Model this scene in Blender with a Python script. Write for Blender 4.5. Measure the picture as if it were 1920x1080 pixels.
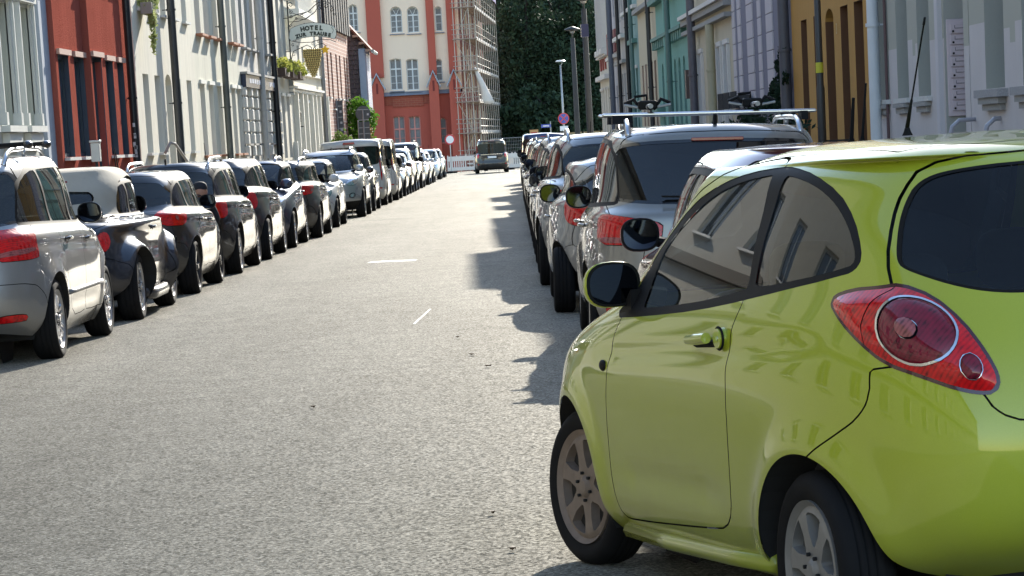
import bpy, math, random
import numpy as np
from mathutils import Vector, Matrix
for o in list(bpy.data.objects): bpy.data.objects.remove(o)
scn = bpy.context.scene
COL = scn.collection
RAD = math.radians
# ---------------------------------------------------------------- camera, sky, sun, exposure
FPX, PITCH, ROLL, YAW, CAMH = 5300.0, math.atan(.146), .0548, .0079, 1.56
cam = bpy.data.cameras.new('camera'); cam.sensor_width = 36; cam.lens = 36*FPX/1920
cam.shift_y = (1031-540)/1920; cam.clip_end = 3000; cam.clip_start = .1
camo = bpy.data.objects.new('camera', cam); COL.objects.link(camo); scn.camera = camo
_F = Vector((0, math.cos(PITCH), -math.sin(PITCH))); _R = Vector((1, 0, 0)); _U = Vector((0, math.sin(PITCH), math.cos(PITCH)))
_r = _R*math.cos(ROLL)-_U*math.sin(ROLL); _u = _U*math.cos(ROLL)+_R*math.sin(ROLL)
_M = Matrix((_r, _u, -_F)).transposed().to_4x4()
camo.matrix_world = Matrix.Translation((0, 0, CAMH)) @ Matrix.Rotation(YAW, 4, 'Z') @ _M
SUN_EL, SUN_AZ = RAD(24.5), RAD(11.5)          # azimuth from +Y towards +X
world = bpy.data.worlds.new('World'); scn.world = world; world.use_nodes = True
wn = world.node_tree; wn.nodes.clear()
sky = wn.nodes.new('ShaderNodeTexSky'); sky.sky_type = 'NISHITA'; sky.sun_disc = False
sky.sun_elevation = SUN_EL; sky.sun_rotation = SUN_AZ; sky.air_density = 1.0; sky.dust_density = .3; sky.ozone_density = .7
bg = wn.nodes.new('ShaderNodeBackground'); bg.inputs['Strength'].default_value = .15
wo = wn.nodes.new('ShaderNodeOutputWorld'); wn.links.new(sky.outputs[0], bg.inputs[0]); wn.links.new(bg.outputs[0], wo.inputs[0])
sl = bpy.data.lights.new('sun', 'SUN'); sl.energy = 4.5; sl.angle = RAD(.53); sl.color = (1, .94, .83)
so = bpy.data.objects.new('sun', sl); COL.objects.link(so)
SV = Vector((math.sin(SUN_AZ)*math.cos(SUN_EL), math.cos(SUN_AZ)*math.cos(SUN_EL), math.sin(SUN_EL)))
so.rotation_euler = SV.to_track_quat('Z', 'Y').to_euler(); so.location = (20, 60, 60)
vs = scn.view_settings; vs.view_transform = 'Standard'; vs.look = 'None'; vs.gamma = 1; vs.exposure = 1.35
scn.render.resolution_x = 1024; scn.render.resolution_y = 576
# ---------------------------------------------------------------- object helpers
def G(y): return -.003*(y-12)                 # the street falls gently away
def CB(x): return -.03*max(0, x-.25)-.02*max(0, -3.7-x)      # camber towards both kerbs
def tag(o, label=None, cat=None, group=None, kind=None):
    if label: o['label'] = label
    if cat: o['category'] = cat
    if group: o['group'] = group
    if kind: o['kind'] = kind
    return o
def empty(name, loc=(0, 0, 0), rz=0, label=None, cat=None, group=None, parent=None):
    o = bpy.data.objects.new(name, None); COL.objects.link(o); o.location = loc; o.rotation_euler = (0, 0, rz)
    o.empty_display_size = .2
    if parent: o.parent = parent
    return tag(o, label, cat, group)
def mesh(name, V, F, mats, mi=None, smooth=False, normals=None):
    me = bpy.data.meshes.new(name); me.from_pydata([tuple(v) for v in V], [], F)
    for m in (mats if isinstance(mats, (list, tuple)) else [mats]): me.materials.append(m)
    if mi: me.polygons.foreach_set('material_index', mi)
    if smooth: me.polygons.foreach_set('use_smooth', [True]*len(me.polygons))
    me.update()
    if normals is not None: me.normals_split_custom_set_from_vertices([tuple(n) for n in normals])
    return me
def link(name, me, parent=None, loc=None, rot=None):
    o = bpy.data.objects.new(name, me); COL.objects.link(o)
    if parent: o.parent = parent
    if loc is not None: o.location = loc
    if rot is not None: o.rotation_euler = rot
    return o
def copy_tree(o, parent=None):
    c = o.copy(); COL.objects.link(c); c.parent = parent
    for ch in list(o.children): copy_tree(ch, c)
    return c
class MB:
    def __init__(s): s.V = []; s.F = []; s.mi = []; s.M = []; s.cur = 0
    def mat(s, m):
        if m not in s.M: s.M.append(m)
        s.cur = s.M.index(m); return s
    def add(s, V, F):
        k = len(s.V); s.V += [tuple(v) for v in V]; s.F += [tuple(i+k for i in f) for f in F]; s.mi += [s.cur]*len(F); return s
    def box(s, x0, x1, y0, y1, z0, z1, bev=0):
        if bev > 0:
            b = bev; V = []
            for (z, i) in ((z0, b), (z0+b, 0), (z1-b, 0), (z1, b)):
                V += [(x0+i+b, y0+i, z), (x1-i-b, y0+i, z), (x1-i, y0+i+b, z), (x1-i, y1-i-b, z), (x1-i-b, y1-i, z), (x0+i+b, y1-i, z), (x0+i, y1-i-b, z), (x0+i, y0+i+b, z)]
            F = [tuple(range(7, -1, -1)), tuple(range(24, 32))]
            for l in range(3):
                for k in range(8): a = l*8+k; c = l*8+(k+1) % 8; F.append((a, c, c+8, a+8))
            return s.add(V, F)
        return s.add([(x0, y0, z0), (x1, y0, z0), (x1, y1, z0), (x0, y1, z0), (x0, y0, z1), (x1, y0, z1), (x1, y1, z1), (x0, y1, z1)],
                     [(0, 3, 2, 1), (4, 5, 6, 7), (0, 1, 5, 4), (1, 2, 6, 5), (2, 3, 7, 6), (3, 0, 4, 7)])
    def tube(s, pts, r, n=8, cap=True, closed=False):
        pts = [Vector(p) for p in pts]; V = []; F = []; rr = r if isinstance(r, (list, tuple)) else [r]*len(pts); up = None
        for i, p in enumerate(pts):
            a = pts[i-1] if (i > 0 or closed) else p; b = pts[(i+1) % len(pts)] if (i < len(pts)-1 or closed) else p
            t = (b-a).normalized()
            if up is None: up = Vector((0, 0, 1)) if abs(t.z) < .9 else Vector((1, 0, 0))
            u = (up-t*up.dot(t)); u = u.normalized() if u.length > 1e-5 else t.orthogonal().normalized(); w = t.cross(u); up = u
            V += [p+(u*math.cos(2*math.pi*k/n)+w*math.sin(2*math.pi*k/n))*rr[i] for k in range(n)]
        m = len(pts)
        for i in range(m if closed else m-1):
            for k in range(n): a = i*n+k; b = i*n+(k+1) % n; c = ((i+1) % m)*n+(k+1) % n; d = ((i+1) % m)*n+k; F.append((a, b, c, d))
        if cap and not closed: F += [tuple(range(n-1, -1, -1)), tuple(range((m-1)*n, m*n))]
        return s.add(V, F)
    def lathe(s, prof, n=24, axis='z', c=(0, 0, 0)):     # prof: (r, h)
        V = []; F = []
        for (r, h) in prof:
            for k in range(n):
                a = 2*math.pi*k/n; x, y = r*math.cos(a), r*math.sin(a)
                V.append({'z': (c[0]+x, c[1]+y, c[2]+h), 'y': (c[0]+x, c[1]+h, c[2]+y), 'x': (c[0]+h, c[1]+x, c[2]+y)}[axis])
        for i in range(len(prof)-1):
            for k in range(n): a = i*n+k; b = i*n+(k+1) % n; F.append((a, b, b+n, a+n))
        return s.add(V, F)
    def prism(s, poly, h0, h1, axis='y'):            # poly (a,b) in the plane normal to axis
        n = len(poly); f = {'y': lambda a, b, h: (a, h, b), 'x': lambda a, b, h: (h, a, b), 'z': lambda a, b, h: (a, b, h)}[axis]
        V = [f(a, b, h0) for a, b in poly]+[f(a, b, h1) for a, b in poly]
        return s.add(V, [tuple(range(n)), tuple(range(2*n-1, n-1, -1))]+[(i, i+n, (i+1) % n+n, (i+1) % n) for i in range(n)])
    def ell(s, c, r, nu=16, nv=10, pw=1.0):
        V = []; F = []
        for j in range(nv+1):
            p = math.pi*j/nv
            for i in range(nu):
                t = 2*math.pi*i/nu; cx, sx = math.cos(t), math.sin(t); sp = math.sin(p); cp = math.cos(p)
                g = lambda v: math.copysign(abs(v)**pw, v)
                V.append((c[0]+r[0]*g(sp)*g(cx), c[1]+r[1]*g(sp)*g(sx), c[2]+r[2]*g(cp)))
        for j in range(nv):
            for i in range(nu): a = j*nu+i; b = j*nu+(i+1) % nu; F.append((a, b, b+nu, a+nu))
        return s.add(V, F)
    def mesh(s, name, smooth=False):
        me = mesh(name, s.V, s.F, s.M, s.mi, smooth)
        if smooth == 'auto':
            me.set_sharp_from_angle(angle=RAD(38))
        return me
    def build(s, name, parent=None, smooth=False, loc=None, rot=None): return link(name, s.mesh(name, smooth), parent, loc, rot)
def lettering(parent, txt, loc, size, mat, face='rear', name='lettering', ext=.0008, spacing=1.0, align='CENTER', rot=None, bold=0.0):
    cu = bpy.data.curves.new(name, 'FONT'); cu.body = txt; cu.size = size; cu.align_x = align; cu.extrude = ext; cu.space_character = spacing; cu.resolution_u = 3; cu.offset = bold
    tmp = bpy.data.objects.new('tmp', cu); COL.objects.link(tmp)
    dg = bpy.context.evaluated_depsgraph_get(); me = bpy.data.meshes.new_from_object(tmp.evaluated_get(dg)); bpy.data.objects.remove(tmp)
    me.materials.clear(); me.materials.append(mat)
    o = link(name, me, parent, loc)
    o.rotation_euler = rot if rot is not None else {'rear': (math.pi/2, 0, -math.pi/2), 'front': (math.pi/2, 0, math.pi/2), 'left': (math.pi/2, 0, math.pi), 'right': (math.pi/2, 0, 0)}[face]
    return o
# ---------------------------------------------------------------- materials
class NT:
    def __init__(s, name):
        s.m = bpy.data.materials.new(name); s.m.use_nodes = True; s.n = s.m.node_tree.nodes; s.l = s.m.node_tree.links; s.n.clear()
        s.out = s.n.new('ShaderNodeOutputMaterial')
    def node(s, t, ins=None, **kw):
        n = s.n.new('ShaderNode'+t)
        for k, v in kw.items(): setattr(n, k, v)
        for k, v in (ins or {}).items(): s.put(n.inputs[k], v)
        return n
    def put(s, sock, v):
        if isinstance(v, bpy.types.NodeSocket): s.l.new(v, sock)
        elif isinstance(v, bpy.types.Node): s.l.new(v.outputs[0], sock)
        else:
            if sock.type == 'RGBA' and len(v) == 3: v = (*v, 1)
            sock.default_value = v
    def bsdf(s, **ins):
        b = s.node('BsdfPrincipled')
        for k, v in ins.items(): s.put(b.inputs[k.replace('_', ' ')], v)
        s.l.new(b.outputs[0], s.out.inputs[0]); return b
    def coord(s, kind='Object', scale=None):
        c = s.node('TexCoord').outputs[kind]
        if scale is not None:
            m = s.node('Mapping', {'Vector': c, 'Scale': scale}); return m.outputs[0]
        return c
    def noise(s, vec, scale, detail=4, rough=.55, out='Fac'):
        return s.node('TexNoise', {'Vector': vec, 'Scale': scale, 'Detail': detail, 'Roughness': rough}).outputs[out]
    def ramp(s, fac, stops):
        r = s.node('ValToRGB', {'Fac': fac}); e = r.color_ramp.elements
        while len(e) > len(stops): e.remove(e[-1])
        while len(e) < len(stops): e.new(1)
        for q, (p, c) in zip(e, stops): q.position = p; q.color = (*c, 1) if len(c) == 3 else c
        return r.outputs[0]
    def mix(s, fac, a, b, mode='MIX'):
        n = s.node('Mix', data_type='RGBA', blend_type=mode); s.put(n.inputs[0], fac); s.put(n.inputs[6], a); s.put(n.inputs[7], b); return n.outputs[2]
    def math(s, op, a, b=0.0):
        n = s.node('Math', operation=op); s.put(n.inputs[0], a); s.put(n.inputs[1], b); return n.outputs[0]
    def bump(s, h, strength=.3, dist=.01):
        return s.node('Bump', {'Height': h, 'Strength': strength, 'Distance': dist}).outputs[0]
MC = {}
def simple(name, col, rough=.6, metal=0, coat=0, spec=.5, var=.0, vs=8, bump=0, bs=40, **kw):
    if name in MC: return MC[name]
    t = NT(name); c = t.coord()
    base = col
    if var > 0:
        n = t.noise(c, vs, 5); base = t.mix(n, tuple(v*(1-var) for v in col), tuple(min(1, v*(1+var)) for v in col))
    ins = dict(Base_Color=base, Roughness=rough, Metallic=metal, Coat_Weight=coat, Coat_Roughness=.05, Specular_IOR_Level=spec)
    ins.update(kw)
    b = t.bsdf(**ins)
    if bump: t.put(b.inputs['Normal'], t.bump(t.noise(c, bs, 6, .6), bump, .01))
    MC[name] = t.m; return t.m
def paint(name, col, metal=.35, rough=.32, dirt=.15):
    k = 'paint_'+name
    if k in MC: return MC[k]
    t = NT(k); c = t.coord(); fl = t.node('TexVoronoi', {'Vector': c, 'Scale': 900.0}).outputs['Color']
    sep = t.node('SeparateColor', {'Color': fl}).outputs[0]
    base = t.mix(t.math('MULTIPLY', sep, .12 if metal > 0 else 0.0), col, tuple(min(1, v*1.8+.05) for v in col))
    d = t.noise(c, 3.0, 6, .65); geo = t.node('SeparateXYZ', {'Vector': c}).outputs[2]
    low = t.node('MapRange', {'Value': geo, 'From Min': .65, 'From Max': .15, 'To Min': .0, 'To Max': .8}).outputs[0]
    dm = t.math('MULTIPLY', t.math('ADD', t.math('MULTIPLY', d, dirt), t.math('MULTIPLY', low, t.math('MULTIPLY', d, .55))), 1.0)
    base = t.mix(dm, base, (.17, .15, .12))
    ro = t.math('ADD', t.math('MULTIPLY', dm, .5), rough)
    cr = t.math('ADD', t.math('MULTIPLY', dm, .35), .02)
    t.bsdf(Base_Color=base, Metallic=metal, Roughness=ro, Coat_Weight=1.0, Coat_Roughness=cr, Coat_IOR=1.5, Specular_IOR_Level=.12)
    MC[k] = t.m; return t.m
def glass(name, tint=(.45, .5, .48), refl=1.0, dirt=.06):
    if name in MC: return MC[name]
    t = NT(name); c = t.coord()
    fr = t.node('Fresnel', {'IOR': 1.55}).outputs[0]
    f2 = t.math('MULTIPLY', t.math('ADD', t.math('MULTIPLY', fr, 1.15), .01), refl)
    tr = t.node('BsdfTransparent', {'Color': tint}); gl = t.node('BsdfGlossy', {'Color': (1, 1, 1), 'Roughness': .012})
    m = t.node('MixShader', {0: f2}); t.l.new(tr.outputs[0], m.inputs[1]); t.l.new(gl.outputs[0], m.inputs[2])
    df = t.node('BsdfDiffuse', {'Color': (.45, .43, .4)})
    n = t.math('MULTIPLY', t.noise(c, 5, 6, .7), dirt)
    m2 = t.node('MixShader', {0: n}); t.l.new(m.outputs[0], m2.inputs[1]); t.l.new(df.outputs[0], m2.inputs[2])
    t.l.new(m2.outputs[0], t.out.inputs[0]); MC[name] = t.m; return t.m
GLASS = glass('car_glass', (.72, .80, .77), .85, .04); GLASSD = glass('privacy_glass', (.12, .14, .16), 1.0, .03)
RUB = simple('black_rubber', (.010, .010, .011), .85, spec=.2, var=.3, vs=12)
TRIM = simple('black_trim', (.007, .0065, .0065), .6, spec=.2)
BLACKG = simple('gloss_black', (.008, .008, .009), .18, coat=1)
CHROME = simple('chrome', (.75, .76, .78), .12, 1)
ALU = simple('aluminium', (.62, .63, .65), .28, 1, var=.1)
HUBM = simple('wheel_cover_silver', (.24, .232, .222), .5, .2, var=.2, vs=14)
HUBB = simple('wheel_cover_brake_dust', (.20, .155, .125), .65, .1, var=.35, vs=18)
ALLOY = simple('alloy', (.5, .5, .51), .3, .85, var=.15, vs=20)
ALLOYD = simple('dark_alloy', (.07, .07, .075), .3, .6, coat=.4)
BRAKE = simple('brake_metal', (.09, .075, .065), .5, .6, var=.4, vs=30)
DARK = simple('underbody', (.012, .012, .012), .9)
INT = simple('interior_grey', (.035, .036, .038), .85, var=.2, vs=30)
SEATM = simple('seat_fabric', (.03, .032, .036), .95, var=.3, vs=60)
CLEAR = simple('lamp_lens_clear', (.55, .57, .6), .08, .7, coat=1, var=.25, vs=30)
ORANGE = simple('indicator_amber', (.75, .22, .02), .2, coat=1)
WHITEP = simple('number_plate_white', (.78, .78, .76), .35, coat=.3)
def redlamp(name, col):
    if name in MC: return MC[name]
    t = NT(name); c = t.coord(); v = t.node('TexVoronoi', {'Vector': c, 'Scale': 38.0}, feature='F1').outputs[0]
    n = t.noise(c, 14, 4, .7)
    f = t.math('MULTIPLY', v, n)
    w = t.node('TexWave', {'Vector': c, 'Scale': 28.0, 'Distortion': 1.5}, bands_direction='DIAGONAL').outputs[1]
    f = t.math('MULTIPLY', f, t.math('ADD', w, .5))
    base = t.ramp(f, [(.0, tuple(x*.18 for x in col)), (.16, col), (.5, tuple(min(1, x*1.35) for x in col))])
    b = t.bsdf(Base_Color=base, Roughness=.5, Coat_Weight=1.0, Coat_Roughness=.015, Specular_IOR_Level=.1)
    t.put(b.inputs['Normal'], t.bump(v, .35, .004)); MC[name] = t.m; return t.m
RED = redlamp('tail_lamp_red', (.55, .002, .004)); REDD = redlamp('tail_lamp_dark_red', (.16, .004, .018))
LAMPIN = redlamp('tail_lamp_inner', (.30, .08, .08))
# ---------------------------------------------------------------- car body surface (numpy)
def nspline(t, Y, tt):
    n = len(t); h = np.diff(t); A = np.zeros((n, n)); B = np.zeros((n, Y.shape[1]))
    A[0, 0] = A[-1, -1] = 1
    for i in range(1, n-1):
        A[i, i-1] = h[i-1]; A[i, i] = 2*(h[i-1]+h[i]); A[i, i+1] = h[i]
        B[i] = 6*((Y[i+1]-Y[i])/h[i]-(Y[i]-Y[i-1])/h[i-1])
    M = np.linalg.solve(A, B)
    k = np.clip(np.searchsorted(t, tt, 'right')-1, 0, n-2); d = tt-t[k]; hk = h[k][:, None]; d = d[:, None]
    return Y[k]+d*((Y[k+1]-Y[k])/hk-hk*(2*M[k]+M[k+1])/6)+d*d*M[k]/2+d**3*(M[k+1]-M[k])/(6*hk)

def body_grid(lv, NU, NV, wheels=(), flare=0.02, Rf=0.36, cx=0.0, crease=()):
    """lv rows: Fx,Fz,Rx,Rz,W,zsf,zsr,nf,nr ; returns P[NV+1,NU+1,3]"""
    L = np.array(lv, float); m = L[-2].copy(); m[4] *= -1; Lx = np.vstack([L, m])
    q = Lx[:, [0, 2, 4]].copy(); q = np.hstack([q*[0.35, 0.35, 1], ((Lx[:, 5]+Lx[:, 6]+Lx[:, 1]+Lx[:, 3])/4)[:, None]])
    t = np.r_[0, np.cumsum(np.linalg.norm(np.diff(q, axis=0), axis=1))]
    tt = np.linspace(0, t[-2], NV+1)
    C = nspline(t, Lx, tt)
    th = np.linspace(0, math.pi, 361); c = np.cos(th); s = np.sin(th)
    P = np.zeros((NV+1, NU+1, 3))
    for j in range(NV+1):
        Fx, Fz, Rx, Rz, W, zf, zr, nf, nr = C[j]; W = max(W, 1e-4)
        n = np.where(c > 0, nf, nr); n = np.clip(n, 1.8, 9)
        c0 = cx if Rx+.1 < cx < Fx-.1 else (Fx+Rx)/2
        x = np.where(c > 0, c0+(Fx-c0)*np.abs(c)**(2/n), c0-(c0-Rx)*np.abs(c)**(2/n)); y = W*np.abs(s)**(2/n)
        zs = zr+(zf-zr)*np.clip((x+1.7)/3.2, 0, 1)
        w = np.abs(c)**3; zz = zs*(1-w)+np.where(c > 0, Fz, Rz)*w
        ds = np.r_[0, np.cumsum(np.sqrt(np.diff(x)**2+np.diff(y)**2))]; u = np.linspace(0, ds[-1], NU+1)
        P[j, :, 0] = np.interp(u, ds, x); P[j, :, 1] = np.interp(u, ds, y); P[j, :, 2] = np.interp(u, ds, zz)
    P[:, 0, 1] = 0; P[:, -1, 1] = 0; P[-1, :, 1] = 0
    for (wx, wz) in wheels:
        r = np.hypot(P[:, :, 0]-wx, P[:, :, 2]-wz)
        g = flare*np.exp(-(np.clip(r-Rf, 0, 9)/.07)**2)*np.clip((P[:, :, 1]-.45)/.2, 0, 1)
        P[:, :, 1] += g
    for (x0, z0, x1, z1, sg, amp) in crease:
        x = P[:, :, 0]; z = P[:, :, 2]; zl = z0+(z1-z0)*(x-x0)/(x1-x0)
        f = np.clip((x-min(x0, x1))/.25, 0, 1)*np.clip((max(x0, x1)-x)/.25, 0, 1)
        P[:, :, 1] += amp*np.exp(-((z-zl)/sg)**2)*f*np.clip((P[:, :, 1]-.4)/.15, 0, 1)
    return P

def grid_normals(P):
    du = np.gradient(P, axis=1); dv = np.gradient(P, axis=0)
    n = np.cross(du, dv); n[-1, :] = (0, 0, 1); n /= (np.linalg.norm(n, axis=2)[:, :, None]+1e-12)
    mid = n[P.shape[0]//3, P.shape[1]//2]
    if mid[1] < 0: n = -n
    n[-1, :] = (0, 0, 1)
    for k in (0, -1): n[:, k, 1] = 0
    n /= (np.linalg.norm(n, axis=2)[:, :, None]+1e-12)
    return n

class Surf:                         # V columns: x y z nx ny nz sF sR
    def __init__(s, P):
        n = grid_normals(P); seg = np.linalg.norm(np.diff(P[:, :, :2], axis=1), axis=2)
        sF = np.concatenate([np.zeros((P.shape[0], 1)), np.cumsum(seg, axis=1)], axis=1); sR = sF[:, -1:]-sF
        s.V = [tuple(v) for v in np.concatenate([P, n, sF[:, :, None], sR[:, :, None]], axis=2).reshape(-1, 8).tolist()]
        nv, nu = P.shape[:2]
        s.F = [(j*nu+i, j*nu+i+1, (j+1)*nu+i+1, (j+1)*nu+i) for j in range(nv-1) for i in range(nu-1)]
        s.lab = ['body']*len(s.F)
    def split(s, field, new, only=None, delete=False):
        A = np.array(s.V); f = field(A); f = np.where(np.abs(f) < 1e-6, 1e-6, f)
        neg = f < 0; V = s.V; cache = {}; F2 = []; L2 = []; fl = f.tolist(); ng = neg.tolist()
        def cut(a, b):
            k = (a, b) if a < b else (b, a)
            if k in cache: return cache[k]
            t = fl[k[0]]/(fl[k[0]]-fl[k[1]]); p = V[k[0]]; q = V[k[1]]
            V.append(tuple(pp+(qq-pp)*t for pp, qq in zip(p, q))); cache[k] = len(V)-1; return cache[k]
        for F, L in zip(s.F, s.lab):
            if only and L not in only: F2.append(F); L2.append(L); continue
            k = sum(ng[i] for i in F)
            if k == 0: F2.append(F); L2.append(L)
            elif k == len(F):
                if not delete: F2.append(F); L2.append(new)
            else:
                a = []; b = []
                for i in range(len(F)):
                    p = F[i]; q = F[(i+1) % len(F)]
                    (a if ng[p] else b).append(p)
                    if ng[p] != ng[q]: c = cut(p, q); a.append(c); b.append(c)
                if len(b) > 2: F2.append(tuple(b)); L2.append(L)
                if len(a) > 2 and not delete: F2.append(tuple(a)); L2.append(new)
        s.F = F2; s.lab = L2

def chaikin(p, n):
    p = [tuple(q) for q in p]
    for _ in range(n):
        r = []
        for i in range(len(p)):
            a = p[i]; b = p[(i+1) % len(p)]
            r += [(a[0]*.75+b[0]*.25, a[1]*.75+b[1]*.25), (a[0]*.25+b[0]*.75, a[1]*.25+b[1]*.75)]
        p = r
    return p

def sdpoly(poly, X, Y):             # signed distance, negative inside
    p = np.array(poly, float); d = np.full(X.shape, 1e9); ins = np.zeros(X.shape, bool)
    for i in range(len(p)):
        a = p[i]; b = p[(i+1) % len(p)]; e = b-a; L = (e@e)+1e-12
        t = np.clip(((X-a[0])*e[0]+(Y-a[1])*e[1])/L, 0, 1)
        d = np.minimum(d, np.hypot(X-a[0]-t*e[0], Y-a[1]-t*e[1]))
        c = ((a[1] > Y) != (b[1] > Y)); xx = a[0]+(Y-a[1])*e[0]/(e[1] if abs(e[1]) > 1e-12 else 1e-12)
        ins ^= c & (X < xx)
    return np.where(ins, -d, d)

def proj2(A, mode):
    if mode == 'side': return A[:, 0], A[:, 2], A[:, 1] < .3
    if mode == 'sidec': return A[:, 0], A[:, 2], A[:, 1] < -9
    if mode == 'rear': return A[:, 1], A[:, 2], A[:, 0] > -.6
    if mode == 'front': return A[:, 1], A[:, 2], A[:, 0] < .0
    if mode == 'sR': return A[:, 7], A[:, 2], A[:, 0] > -.4
    if mode == 'sF': return A[:, 6], A[:, 2], A[:, 0] < .4
    if mode == 'top': return A[:, 0], A[:, 1], A[:, 5] < .3
    if mode == 'diag': return (A[:, 1]+A[:, 0])*.7071, A[:, 2], A[:, 0] > -.4

def field(mode, poly, grow=0., ch=2):
    pl = chaikin(poly, ch) if ch else poly
    def f(A):
        X, Y, bad = proj2(A, mode); d = sdpoly(pl, X, Y)+(-grow)
        return np.where(bad, 1.0, d)
    return f

def half_levels(L, W, H, xf=None, **k):
    pass
KA_LV = [  # Fx,Fz,Rx,Rz,W,zsf,zsr,nf,nr
 (1.66, .20, -1.62, .30, .72, .15, .22, 3.6, 3.8),
 (1.76, .32, -1.76, .40, .79, .24, .31, 4.0, 4.2),
 (1.81, .48, -1.81, .56, .822, .46, .50, 4.2, 4.2),
 (1.78, .64, -1.80, .74, .835, .66, .72, 4.2, 4.1),
 (1.66, .77, -1.765, .90, .830, .80, .88, 3.9, 3.9),
 (1.40, .87, -1.72, 1.02, .80, .90, 1.02, 3.3, 3.6),
 (1.10, .95, -1.68, 1.12, .762, .955, 1.13, 3.2, 3.4),
 (.72, 1.12, -1.61, 1.23, .716, 1.11, 1.24, 3.2, 3.3),
 (.40, 1.28, -1.52, 1.345, .66, 1.26, 1.345, 3.3, 3.3),
 (.16, 1.39, -1.43, 1.425, .605, 1.385, 1.425, 3.6, 3.4),
 (-.05, 1.455, -1.35, 1.46, .50, 1.455, 1.47, 3.6, 3.4),
 (-.30, 1.485, -1.2, 1.48, .26, 1.49, 1.49, 2.8, 2.8),
 (-.55, 1.495, -1.0, 1.49, .0, 1.5, 1.5, 2.2, 2.2)]
# ---------------------------------------------------------------- ground, road, pavements
def asphalt():
    t = NT('asphalt'); c = t.coord()
    v = t.node('TexVoronoi', {'Vector': c, 'Scale': 165.0}).outputs['Color']; g = t.node('SeparateColor', {'Color': v}).outputs[0]
    v2 = t.node('TexVoronoi', {'Vector': c, 'Scale': 78.0}).outputs['Color']; g2 = t.node('SeparateColor', {'Color': v2}).outputs[1]
    big = t.noise(t.coord(scale=(.5, .12, 1)), 1.0, 6, .6); med = t.noise(c, 2.6, 6, .65)
    tr = t.noise(t.coord(scale=(1.1, .035, 1)), 1.0, 3, .5)  # lengthwise bands: polished wheel tracks, with sun glare also put into the colour
    h = t.math('ADD', t.math('MULTIPLY', g, .6), t.math('MULTIPLY', g2, .4))
    base = t.ramp(h, [(.10, (.090, .083, .067)), (.42, (.164, .153, .127)), (.75, (.242, .226, .188)), (.95, (.41, .385, .32))])
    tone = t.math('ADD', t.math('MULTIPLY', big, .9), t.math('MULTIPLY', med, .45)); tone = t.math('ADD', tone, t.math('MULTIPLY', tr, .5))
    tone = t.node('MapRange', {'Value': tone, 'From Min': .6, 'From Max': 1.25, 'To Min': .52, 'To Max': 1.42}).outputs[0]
    cmb = t.node('CombineColor', {'Red': tone, 'Green': tone, 'Blue': tone}).outputs[0]
    base = t.mix(1.0, base, cmb, 'MULTIPLY')
    # wandering hairline cracks and dark tar smears
    w = t.node('TexVoronoi', {'Vector': t.node('VectorMath', {0: t.coord(scale=(.22, .30, 1)), 1: t.node('VectorMath', {0: t.node('TexNoise', {'Vector': c, 'Scale': .9, 'Detail': 6.0}).outputs[1], 1: (.55, .55, .0)}, operation='MULTIPLY').outputs[0]}, operation='ADD').outputs[0], 'Scale': 1.0}, feature='DISTANCE_TO_EDGE').outputs[0]
    cr = t.node('MapRange', {'Value': w, 'From Min': .0, 'From Max': .007, 'To Min': .55, 'To Max': 0.0}).outputs[0]
    cr = t.math('MULTIPLY', cr, t.node('MapRange', {'Value': big, 'From Min': .45, 'From Max': .6}).outputs[0])
    base = t.mix(cr, base, (.05, .048, .045))
    sp = t.noise(t.coord(scale=(.8, .5, 1)), 2.2, 8, .75); sp = t.node('MapRange', {'Value': sp, 'From Min': .68, 'From Max': .76, 'To Min': 0.0, 'To Max': .45}).outputs[0]
    base = t.mix(sp, base, (.06, .057, .053))
    hh = t.math('ADD', h, t.math('MULTIPLY', t.noise(c, 400, 2), .3)); nb = t.bump(hh, .65, .0035)
    df = t.node('BsdfDiffuse', {'Color': base, 'Roughness': .6, 'Normal': nb}); gl = t.node('BsdfGlossy', {'Color': (.95, .92, .85), 'Roughness': .5, 'Normal': nb}); fc = t.math('POWER', t.node('LayerWeight', {'Blend': .5}).outputs['Facing'], 9.0); m = t.node('MixShader', {0: t.math('MULTIPLY', fc, t.node('MapRange', {'Value': g2, 'From Min': .1, 'From Max': .9, 'To Min': .03, 'To Max': .20}).outputs[0])})
    t.l.new(df.outputs[0], m.inputs[1]); t.l.new(gl.outputs[0], m.inputs[2]); t.l.new(m.outputs[0], t.out.inputs[0]); return t.m
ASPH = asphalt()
def sheet(name, x0, x1, y0, y1, dz, m, nx=1, ny=1, kind='structure', label=None):
    V = []; F = []
    for j in range(ny+1):
        for i in range(nx+1): y = y0+(y1-y0)*j/ny; V.append((x0+(x1-x0)*i/nx, y, G(y)+dz))
    for j in range(ny):
        for i in range(nx): a = j*(nx+1)+i; F.append((a, a+1, a+nx+2, a+nx+1))
    o = link(name, mesh(name, V, F, m)); tag(o, kind=kind); return o
EARTH = simple('earth', (.13, .12, .09), .95, var=.4, vs=.6, bump=.3, bs=20)
g = sheet('ground', -900, 900, -300, 2600, -.16, EARTH); 
xs_ = [-5.72, -3.7, -1.7, .25, 2.40]; ys_ = [-40+226*k/60 for k in range(61)]
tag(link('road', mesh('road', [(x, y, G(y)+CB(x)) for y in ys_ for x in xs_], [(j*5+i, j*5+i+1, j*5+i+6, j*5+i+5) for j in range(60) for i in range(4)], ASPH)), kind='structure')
PAVE = simple('pavement_slabs', (.27, .26, .24), .85, var=.18, vs=3, bump=.2)
def kerb(name, x0, x1):
    o = sheet(name, x0, x1, -40, 186, .08, PAVE); return o
KM = simple('granite_kerb', (.30, .29, .28), .8, var=.2, vs=12, bump=.2)
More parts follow.
